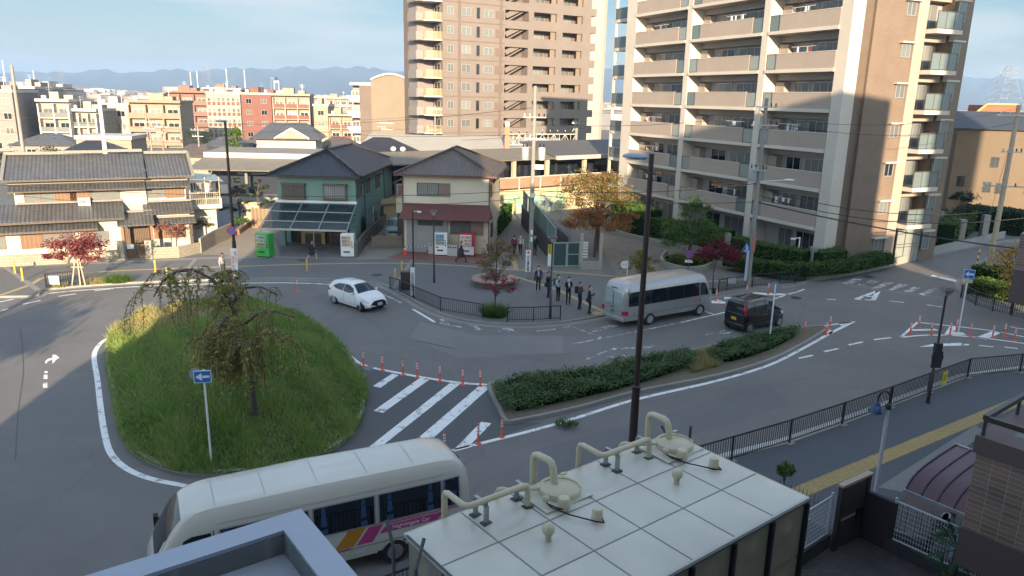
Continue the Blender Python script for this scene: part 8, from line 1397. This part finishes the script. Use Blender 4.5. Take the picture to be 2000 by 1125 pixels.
    if bag == 'sling': q = MB(); q.tube([(-.1 * s, .12 * s, 1.44 * s), (.06 * s, .1 * s, 1.44 * s), (.15 * s, -.02 * s, 1.25 * s), (.1 * s, -.19 * s, .98 * s), (-.08 * s, -.17 * s, 1.0 * s), (-.15 * s, 0, 1.25 * s), (-.1 * s, .12 * s, 1.44 * s)], .013 * s, 6); q.cbox((.02 * s, -.24 * s, .9 * s), (.28 * s, .1 * s, .24 * s)); obj('shoulder_bag', q, bm, t, 60)
    if bag == 'hand': q = MB(); q.cbox((.0, -.25 * s, .72 * s), (.36 * s, .1 * s, .26 * s)); q.tube([(-.1 * s, -.25 * s, .85 * s), (-.05 * s, -.24 * s, .93 * s), (.1 * s, -.24 * s, .93 * s), (.12 * s, -.25 * s, .85 * s)], .012 * s, 6); obj('handbag', q, bm, t, 60)
    if pose in ('phone', 'one'): q = MB(); q.cbox((.35 * s, .0 if pose == 'phone' else .04 * s, 1.24 * s), (.012, .07, .14), 0, 0, Matrix.Rotation(R(-35), 3, 'Y')); tag(obj('phone', q, BLACKM, None), 'dark phone held by the ' + label.replace('with a white lanyard card', 'with the lanyard').replace(' and navy trousers with a backpack', '').replace('with a shoulder bag nearest the silver bus', 'by the bus').replace(' and blue jeans behind the lamp post', ''), 'phone'); ph = SC.objects[-1] if False else None
    return t
FR = R(-100)
def ppos(px, py): return G(px, py, .1)
PPL = [
 ('person in a dark purple jacket over a white shirt at the back of the queue', (1051, 570), -95, dict(h=1.72, top=(.045, .03, .045), inner=(.55, .52, .58), bag='sling', haircol=(.03, .025, .025), shoe=(.3, .3, .3))),
 ('person in a black hooded jacket and blue jeans behind the lamp post', (1070, 582), -30, dict(h=1.70, top=(.012, .012, .015), legs=(.025, .035, .075), pose='one', mask=False, bag='sling')),
 ('person in a white jacket with a dark backpack looking down', (1089, 588), -50, dict(h=1.68, top=(.55, .56, .56), legs=(.012, .012, .014), pose='phone', bag='back', bagcol=(.02, .06, .06), inner=(.03, .12, .12))),
 ('person in a black suit with a white lanyard card', (1109, 595), -75, dict(h=1.73, top=(.012, .013, .018), legs=(.012, .013, .018), pose='phone', inner=(.6, .6, .6))),
 ('person in a maroon shirt and navy trousers with a backpack', (1131, 604), -35, dict(h=1.66, top=(.13, .06, .075), legs=(.015, .02, .045), pose='phone', bag='back', mask=False)),
 ('person in a black suit with a shoulder bag nearest the silver bus', (1150, 613), -20, dict(h=1.72, top=(.014, .015, .02), legs=(.014, .015, .02), pose='phone', inner=(.6, .6, .6), bag='sling', haircol=(.06, .05, .05))),
 ('person in a white shirt with black backpack straps walking in the alley', (1016, 499), -95, dict(h=1.70, top=(.6, .57, .55), legs=(.012, .012, .014), pose='walk', bag='back')),
 ('person in a maroon jumper half hidden by the young tree', (1004, 500), 80, dict(h=1.66, top=(.14, .02, .035), legs=(.014, .014, .018), pose='walk')),
 ('person in dark clothes half hidden behind the concrete pole', (1044, 499), -70, dict(h=1.66, top=(.018, .02, .028), legs=(.014, .014, .018), pose='stand')),
 ('person in a long dark grey coat walking past the red drinks machine', (901, 513), 0, dict(h=1.62, top=(.035, .04, .05), legs=(.012, .012, .014), pose='walk', coat=True, bag='hand')),
 ('schoolgirl person in a dark uniform and skirt walking past the carport', (610, 510), 0, dict(h=1.58, top=(.018, .022, .04), legs=(.012, .012, .02), pose='walk', skirt=(.015, .018, .03), hair='long', mask=False, bag='hand')),
 ('person in a grey suit striding behind the red maple', (146, 522), 180, dict(h=1.72, top=(.09, .085, .08), legs=(.08, .078, .075), pose='walk', mask=False)),
 ('person in a white shirt standing behind the weeping cherry', (437, 541), -60, dict(h=1.65, top=(.58, .54, .52), legs=(.10, .09, .10), pose='one', mask=False)),
]
for lb, p, a, kw in PPL: person(lb, ppos(*p), R(a), **kw)
for o in [q for q in SC.objects if q.name.startswith('phone') and q.parent is None]:
    pr = [q for q in SC.objects if q.get('category') == 'person'][[i for i, x in enumerate(PPL) if x[3].get('pose') in ('phone', 'one')][0 if o.name == 'phone' else int(o.name.split('.')[1])]]
    o.matrix_world = Matrix.Translation(pr.location) @ Matrix.Rotation(pr.rotation_euler.z, 4, 'Z')
# ================================================================ foreground: tank, low roof, fences, brown building
TA = 38.0; TO = G(1163.8, 978.3, 5.9); TK = thing('water_tank', 'large cream panelled water tank with pipes on its flat glossy lid', 'water tank', (TO.x, TO.y, 0), R(TA))
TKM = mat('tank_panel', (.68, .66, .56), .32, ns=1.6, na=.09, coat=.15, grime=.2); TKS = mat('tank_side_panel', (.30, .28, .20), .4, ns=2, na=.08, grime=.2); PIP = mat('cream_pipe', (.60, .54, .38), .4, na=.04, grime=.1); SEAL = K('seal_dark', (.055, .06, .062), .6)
TZ = 5.9; N8 = 10
def lidp():
    q = MB()
    for i in range(N8 + 1):
        for j in range(N8 + 1): x, y = i / N8, j / N8; e = min(1, 6 * min(x, 1 - x, y, 1 - y) + .0); q.v.append((.012 + x * .976, -.012 - y * .976, .030 * (16 * x * (1 - x) * y * (1 - y)) ** .8 + .006 * min(1, e)))
    for i in range(N8):
        for j in range(N8): a = i * (N8 + 1) + j; q.f.append((a, a + 1, a + N8 + 2, a + N8 + 1)[::-1]); q.m.append(0)
    return q
for i in range(6):
    for j in range(3): cached('lid', 'lid_panel', lidp, TKM, TK, (-3 + i, 1 - j, TZ), None, 60)
q = MB(); q.box(-3.03, -2.03, TZ - .06, 3.03, 1.03, TZ - .002); obj('lid_rim', q, K('lid_rim_cream', (.50, .50, .45), .35), TK)
q = MB(); [q.box(-3.04, y - .02, TZ - .1, 3.04, y + .02, TZ - .062) for y in (-2.0, 1.0)]; [q.box(-3.04, -1.9, TZ - .001, -3.0, .95, TZ + .004) for _ in (0,)]; obj('seal', q, SEAL, TK)
for i in range(1, 6): q = MB(); q.box(-3 + i - .011, -1.99, TZ - .001, -3 + i + .011, .99, TZ + .0055); obj('lid_seam', q, K('seam_grey', (.22, .24, .24), .5), TK)
for j in range(1, 3): q = MB(); q.box(-2.99, -2 + j - .011, TZ - .0005, 2.99, -2 + j + .011, TZ + .006); obj('lid_seam', q, K('seam_grey'), TK)
def sidep():
    q = MB(); n = 12
    for i in range(n + 1):
        for j in range(n + 1):
            x, z = i / n, j / n; r = math.hypot((x - .5) * 1.3, (z - .62)); q.v.append((.04 + x * .92, -.05 * max(0, math.cos(min(r / .42, 1) * math.pi)) - .01, z * .98))
    for i in range(n):
        for j in range(n): a = i * (n + 1) + j; q.f.append((a, a + n + 1, a + n + 2, a + 1)); q.m.append(0)
    return q
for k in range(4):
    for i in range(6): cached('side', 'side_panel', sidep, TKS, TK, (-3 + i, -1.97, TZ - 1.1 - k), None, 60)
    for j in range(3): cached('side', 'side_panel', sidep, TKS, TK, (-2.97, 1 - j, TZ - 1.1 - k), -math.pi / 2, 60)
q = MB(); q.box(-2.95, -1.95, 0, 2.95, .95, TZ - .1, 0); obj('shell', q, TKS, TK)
for i in range(7): q = MB(); q.box(-3.03 + i - (.0 if i else 0), -2.05, 0, -2.97 + i, -1.975, TZ - .1); obj('column', q, K('column_black', (.02, .022, .025), .5), TK)
def pipe(pts, r=.05, m=PIP, name='pipe'):
    P = [Vector(p) for p in pts]; out = [P[0]]
    for a, b_, c in zip(P, P[1:], P[2:]): k = .09; out += [b_ + (a - b_).normalized() * k, b_ + ((a - b_).normalized() + (c - b_).normalized()) * k * .3, b_ + (c - b_).normalized() * k]
    q = MB(); q.tube(out + [P[-1]], r, 12); return obj(name, q, m, TK, 60)
for x0 in (-2.25, .62):
    pipe([(x0, 1.10, 3.2), (x0, 1.10, 6.32), (x0, .50, 6.32), (x0 + 1.2, .50, 6.32), (x0 + 1.2, .50, 5.95)]); pipe([(x0 + .95, 1.0, 5.92), (x0 + .95, .98, 6.12), (x0 + 1.05, .8, 6.12), (x0 + 1.9, .62, 5.98)], .035)
    for xs in (x0 + .38, x0 + 1.2):
        q = MB(); q.cbox((xs, .79, TZ + .02), (.16, .13, .02), 1); q.cbox((xs, .50, TZ + .02), (.16, .13, .02), 1); q.box(xs - .03, .76, TZ + .03, xs + .03, .82, 6.22, 0); q.box(xs - .03, .47, TZ + .03, xs + .03, .53, 6.22, 0); q.box(xs - .03, .50, 6.2, xs + .03, .80, 6.26, 0); obj('pipe_support', q, [STEEL, SEAL], TK)
for x0 in (-.42, 2.48):
    pipe([(x0, 1.12, 3.2), (x0, 1.12, 6.42), (x0 + .05, .70, 6.42), (x0 + .05, .62, 6.05)], .064); cx, cy = x0 + .08, .52
    q = MB(); q.lathe([(.36, TZ + .03), (.36, TZ + .13), (.34, TZ + .155), (.0, TZ + .165)], (cx, cy, 0), 32); hb = obj('hatch', q, PIP, TK, 50); q = MB(); q.cbox((cx - .1, cy, TZ + .03), (1.0, .78, .03)); obj('hatch_base', q, TKM, TK, None, .01); q = MB(); q.tube([(cx - .05 + .34 * math.cos(a), cy - .08 + .34 * math.sin(a), TZ + .165) for a in [R(-30 + 15 * i) for i in range(10)]], .012, 6); q.cbox((cx + .3, cy + .25, TZ + .17), (.1, .06, .03)); obj('hatch_seam', q, PIP, hb)
    q = MB(); q.lathe([(.105, TZ + .05), (.105, TZ + .19), (.085, TZ + .225), (0, TZ + .235)], (cx - .28, cy - .42, 0), 20); obj('cap', q, PIP, TK, 50); q = MB(); q.ball((cx - .46, cy - .18, TZ + .15), (.06, .06, .06)); obj('knob', q, PIP, TK, 60)
    mx_, my_ = x0 - 1.0, -.45; q = MB(); q.lathe([(.05, TZ + .04), (.05, TZ + .13), (.085, TZ + .17), (.10, TZ + .23), (.085, TZ + .29), (.04, TZ + .325), (0, TZ + .33)], (mx_, my_, 0), 20); obj('vent', q, PIP, TK, 60)
    q = MB(); q.lathe([(.095, TZ + .05), (.095, TZ + .1), (.085, TZ + .11), (.085, TZ + .2), (.065, TZ + .23), (0, TZ + .235)], (x0 + .0, -.46, 0), 20); obj('cap', q, PIP, TK, 50)
    q = MB(); a, c = Vector((cx - .46, cy - .2, TZ + .09)), Vector((x0 + .02, -.55, TZ + .09)); q.tube([a, a + Vector((-.02, -.14, -.01)), a.lerp(c, .3) + Vector((-.06, -.22, 0)), a.lerp(c, .7) + Vector((-.02, -.26, 0)), c + Vector((-.05, -.1, 0)), c], .012, 6); obj('cable', q, RUBBER, TK, 60); q = MB(); a2 = Vector((cx - .28, cy - .52, TZ + .07)); q.tube([a + Vector((-.01, -.05, 0)), a.lerp(a2, .5) + Vector((-.03, -.1, 0)), a2], .012, 6); obj('cable', q, RUBBER, TK, 60)
def tkw(x, y, z): return Matrix.Translation((TO.x, TO.y, 0)) @ Matrix.Rotation(R(TA), 4, 'Z') @ Vector((x, y, z))
for i, (x, y, z, b2, lb) in enumerate(((-3.25, .95, 6.15, (.0, .18), 'bent steel post at the corner of the tank by the bus wheel'), (-3.22, .35, 6.1, (.22, .12), 'bent steel post against the short side of the tank'), (3.25, 1.1, 5.9, (-.1, .25), 'bent steel post behind the far tank hatch'), (3.45, .85, 6.0, (0, .0), 'straight steel post behind the far tank hatch'))):
    q = MB(); q.tube([tkw(x, y, 0), tkw(x, y, z - .35), tkw(x + b2[0], y + b2[1], z)], .028, 8); tag(obj('fence_post', q, K('post_grey', (.12, .13, .14), .5, .4), None), lb, 'post')
# ---- low flat roof with a parapet, lower left
LA = G(585, 1000, 4.9); LR = thing('low_building', 'low building with a pale blue-grey parapet around its flat roof', 'building', (LA.x, LA.y, 0), R(36.6)); PB = mat('parapet_metal', (.36, .40, .47), .35, .25, ns=1.5, na=.05, grime=.12); PI = mat('parapet_inner', (.17, .185, .20), .6, na=.06, grime=.2)
q = MB(); q.box(-9, -.42, 4.3, 0, 0, 4.9, 0); q.box(-.42, -7, 4.3, 0, -.421, 4.9, 0); q.box(-9.05, -.46, 4.86, .05, .05, 4.93, 0); q.box(-.46, -7, 4.865, .05, -.461, 4.932, 0); obj('parapet', q, PB, LR)
q = MB(); q.box(-9, -.47, 4.05, -.43, -.43, 4.85, 0); q.box(-.47, -7, 4.05, -.43, -.48, 4.85, 0); obj('parapet_lining', q, stripes('lining_panel', (.24, .26, .27), (.15, .16, .17), 1.5, .96, 0, .6), LR); q = MB(); q.box(-9, -7, 3.9, -.471, -.471, 4.48, 0); obj('roof', q, mat('roof_membrane', (.36, .40, .45), .7, ns=2.5, na=.15, grime=.25), LR); q = MB(); q.box(-9, -7, 0, -.1, -.1, 3.89); obj('wall', q, PI, LR)
# ---- brown tiled building with a balcony, lower right
BA = G(1913, 850, 6.3); BB = thing('brown_building', 'brown building with a two tone tiled balcony wall at the right edge', 'building', (BA.x, BA.y, 0), R(TA)); BT = brickmat('two_tone_tile', (.30, .205, .165), (.135, .080, .068), (.42, .37, .33), .30, .10, .006, 0, .5, .3, bias=-.5)
q = MB(); q.box(0, -9, 4.35, 9, 0, 5.95, 0); q.box(-.02, -9, 3.55, 9, .02, 4.349, 1); q.box(-.05, -9, 5.951, 9, .05, 6.3, 1); BRN = mat('brown_render', (.135, .095, .092), .6, ns=3, na=.1); obj('wall', q, [BT, BRN], BB)
q = MB(); q.box(.5, -9, 6.301, 9, -.4, 6.305); obj('balcony_floor', q, K('balcony_grey', (.16, .17, .18)), BB); RB = K('rail_brown', (.07, .055, .05), .4, .2)
q = MB(); q.box(.0, -.09, 6.62, 7, .0, 6.72); q.box(.0, -9, 6.60, .09, -.091, 6.70); [q.box(x, -.07, 6.3, x + .05, -.02, 6.62) for x in (.02, 1.7, 3.4)]; [q.box(.02, y, 6.3, .07, y + .05, 6.6) for y in (-1.8, -3.6)]; obj('handrail', q, RB, BB); q = MB(); q.box(1.2, -2.6, 6.31, 4, -1.0, 6.5); tag(obj('folded_sheet', q, K('tarp_blue', (.02, .06, .22)), None), 'blue tarpaulin folded on the brown balcony', 'tarpaulin').matrix_world = Matrix.Translation((BA.x, BA.y, 0)) @ Matrix.Rotation(R(TA), 4, 'Z')
q = MB(); q.box(1.5, -9, 0, 9, -.5, 3.549); obj('lower_wall', q, K('lower_brown', (.05, .035, .03), .8), BB)
z0_, z1_ = D(1968, 590, 25).z, D(1995, 456, 25).z; p = D(1981, 523, 25); q = MB(); q.box(0, 0, (z0_ + z1_) / 2 - .05, 5, 4, z1_, 0); q.box(0, -.01, z0_, 5, 4, (z0_ + z1_) / 2 - .051, 1); tag(obj('brown_building', q, [BT, BRN], None, loc=(p.x, 25, 0), rz=R(-42)), 'brown tiled building corner cutting into the right edge above the corner hedge', 'building')
# ---- bicycle shed with curved ribbed roof
SL = G(1768, 955, 1.85); SHD = thing('cycle_shed', 'open cycle shed with a curved ribbed maroon roof', 'shed', (SL.x, SL.y, 0), R(TA)); MR = K('maroon_sheet', (.115, .062, .075), .35, .3); prof = [(0, 1.85), (.12, 1.98), (.32, 2.10), (.62, 2.2), (1.1, 2.27), (1.9, 2.32), (3.1, 2.34)]
q = MB(); L_ = 5.2; nP = len(prof)
for y in (0, -L_): q.v += [(x, y, z) for x, z in prof]
for i in range(nP - 1): q.f.append((i, nP + i, nP + i + 1, i + 1)); q.m.append(0)
ro = obj('roof', q, MR, SHD, 60)
for k in range(9): q = MB(); y = -.02 - k * .42; [q.beam((a[0], y, a[1] + .02), (c[0], y, c[1] + .02), .035, .04) for a, c in zip(prof, prof[1:])]; obj('rib', q, K('rib_dark', (.045, .025, .032), .4), ro)
q = MB(); q.box(-.06, -L_, 1.76, .03, .03, 1.85, 0); q.box(3.05, -L_, 2.26, 3.14, .03, 2.37, 0); [q.beam((0, y, 1.8), (.35, y, 1.45), .06, .06, 0) for y in (-1.2, -3.6)]; [q.box(.32, y - .04, 0, .40, y + .04, 1.7, 0) for y in (-1.2, -3.6)]; obj('frame', q, K('shed_steel', (.38, .40, .40), .4, .4), SHD)
# ---- white mesh fences, gate and walls of the yard
WF = K('white_mesh', (.55, .58, .62), .4)
def meshfence(label, a, c, h0, h1, z0=.1):
    a, c = Vector((a[0], a[1], 0)), Vector((c[0], c[1], 0)); L = (c - a).length; t = thing('mesh_fence', label, 'fence', a, math.atan2((c - a).y, (c - a).x)); q = MB(); n = int(L / .075)
    for i in range(n + 1): x = L * i / n; q.box(x - .006, -.006, h0, x + .006, .006, h1)
    for i in range(9): z = h0 + .03 + (h1 - h0 - .06) * i / 8; q.box(0, -.011, z - .006, L, -.0065, z + .006)
    q.tube([(0, 0, h1), (L, 0, h1)], .022, 6); q.tube([(0, 0, h0), (L, 0, h0)], .022, 6); obj('mesh_panel', q, WF, t)
    for i in range(int(L / 1.9) + 2): x = min(L, i * 1.9); q = MB(); q.tube([(x, 0, .1), (x, 0, h1 + .08)], .035, 8); q.ball((x, 0, h1 + .08), (.04, .04, .03)); obj('post', q, WF, t)
    q = MB(); q.box(-.1, -.08, 0, L + .1, .08, h0 - .03); obj('base_wall', q, K('fence_block', (.045, .045, .05), .9), t); return t
meshfence('white wire mesh fence between the tank and the door frame', (8.0, 17.85), (9.1, 18.75), .55, 1.72); meshfence('white wire mesh fence in front of the cycle shed', (10.85, 18.65), (14.2, 14.4), .5, 1.66)
ga, gc = Vector((9.3, 18.62, 0)), Vector((10.28, 19.28, 0)); gl = (gc - ga).length; t = thing('garden_gate', 'tall dark door frame with slatted metal panel in the yard fence', 'gate', ga, math.atan2((gc - ga).y, (gc - ga).x)); GD_ = K('gate_dark', (.035, .030, .030), .5)
q = MB(); q.box(-.12, -.06, 0, .02, .06, 2.1, 0); q.box(gl - .02, -.06, 0, gl + .12, .06, 2.1, 0); q.box(-.14, -.09, 2.1, gl + .14, .09, 2.17, 1); obj('door_frame', q, [GD_, K('gate_cap', (.42, .33, .24), .5)], t); q = MB(); q.box(.04, -.02, .12, gl - .04, .02, 2.0, 0); lf = obj('door_leaf', q, stripes('gate_slats', (.11, .095, .085), (.03, .027, .025), .09, .6, 1, .5), t); q = MB(); q.box(.04, -.03, .98, gl - .04, .0299, 1.05); obj('mid_rail', q, K('gate_cap'), lf); q = MB(); q.box(gl - .4, -.08, .85, gl - .1, -.021, 1.2); obj('lock_box', q, BLACKM, lf)
q = MB(); a, c = Vector((10.35, 19.3, 0)), Vector((10.9, 18.62, 0)); q.beam((a.x, a.y, .8), (c.x, c.y, .8), .14, 1.6); tag(obj('garden_wall', q, K('wall_maroon', (.035, .024, .026), .8), None), 'dark maroon wall beside the tall door frame in the yard', 'wall')
def pickets(label, a, c):
    a, c = Vector((*a, 0)), Vector((*c, 0)); q = MB(); n = int((c - a).length / .12)
    for i in range(n + 1): p = a.lerp(c, i / n); q.tube([(p.x, p.y, .5), (p.x, p.y, 1.25), (p.x + .02, p.y, 1.38)], [.012, .012, .003], 5)
    for z in (.6, 1.1): q.beam((a.x, a.y, z), (c.x, c.y, z), .025, .025)
    q.beam((a.x, a.y, .25), (c.x, c.y, .25), .14, .5); tag(obj('picket_fence', q, K('picket_grey', (.14, .145, .15), .5, .3), None), label, 'fence')
pickets('grey spiked picket fence left of the tall door frame', (8.25, 20.4), (9.25, 19.1)); pickets('grey spiked picket fence right of the tall door frame', (10.4, 19.5), (11.9, 18.6))
p = G(1528, 972, .1); tree('small round clipped topiary behind the right end of the tank', p, [(0, 0, 0), (0, 0, .5), (0, 0, .9)], [(0, 0, 1.0, .26, .26, .24, 40)], 70, .06, HEDGE, .03, 'topiary', 'shrub')
PL = Vector((11.62, 16.95, .55)); t = thing('palm_tree', 'low fan palm in front of the white mesh fence', 'palm', PL); q = MB(); q.tube([(0, 0, 0), (.02, 0, .7)], [.10, .08], 8); obj('trunk', q, BARK, t); q = MB(); rr = random.Random(9)
for k in range(15):
    a, el = k * 2.4, rr.uniform(-.1, 1.1); d_ = Vector((math.cos(a) * math.cos(el), math.sin(a) * math.cos(el), math.sin(el))); o_ = Vector((.02, 0, .72)); e_ = o_ + d_ * .38; q.tube([o_, e_], .012, 4); sx = d_.cross(Vector((0, 0, 1))).normalized()
    for j in range(13): f = (j - 6) / 6; dd = (d_ + sx * f * 1.1).normalized(); tip = e_ + dd * .55 * (1 - .25 * abs(f)) - Vector((0, 0, .16 * (1 + abs(f)))); n_ = sx * .022; q.add([e_ - n_ * .4, e_.lerp(tip, .5) - n_ + Vector((0, 0, .05)), tip, e_.lerp(tip, .5) + n_ + Vector((0, 0, .05))], [(0, 1, 2, 3)])
obj('crown', q, leafmat('palm_leaf', [(.012, .04, .018), (.03, .085, .035), (.05, .11, .045)]), t)
for (x, y), s_, lb in (((11.1, 16.3), .55, 'dark rounded bush at the bottom right beside the palm'), ((11.4, 18.95), .28, 'small bright green weed plant inside the spiked fence'), ((12.9, 15.6), .4, 'leafy green bush below the brown balcony')): tree(lb, (x, y, .1), [(0, 0, 0), (0, 0, s_ * .5)], [(0, 0, s_ * .7, s_, s_, s_ * .6, 16)], 80, .08, GRNL if s_ < .5 else HEDGE, .03, 'shrub', 'shrub')
p = Vector((11.75, 17.5, 0)); q = MB(); q.add([(p.x, p.y, 1.55), (p.x + .22, p.y - .28, 1.5), (p.x + .16, p.y - .2, .95), (p.x + .05, p.y - .06, .7), (p.x - .02, p.y - .02, 1.1)], [(0, 1, 2, 3, 4)]); q.v += [(x - .03, y - .025, z) for x, y, z in q.v]; q.f += [(9, 8, 7, 6, 5)] + [(i, 5 + i, 5 + (i + 1) % 5, (i + 1) % 5) for i in range(5)]; q.m += [0] * 6; tag(obj('plastic_bag', q, K('bag_pale_blue', (.40, .48, .60), .5), None), 'pale blue plastic bag hanging on the white mesh fence', 'bag')
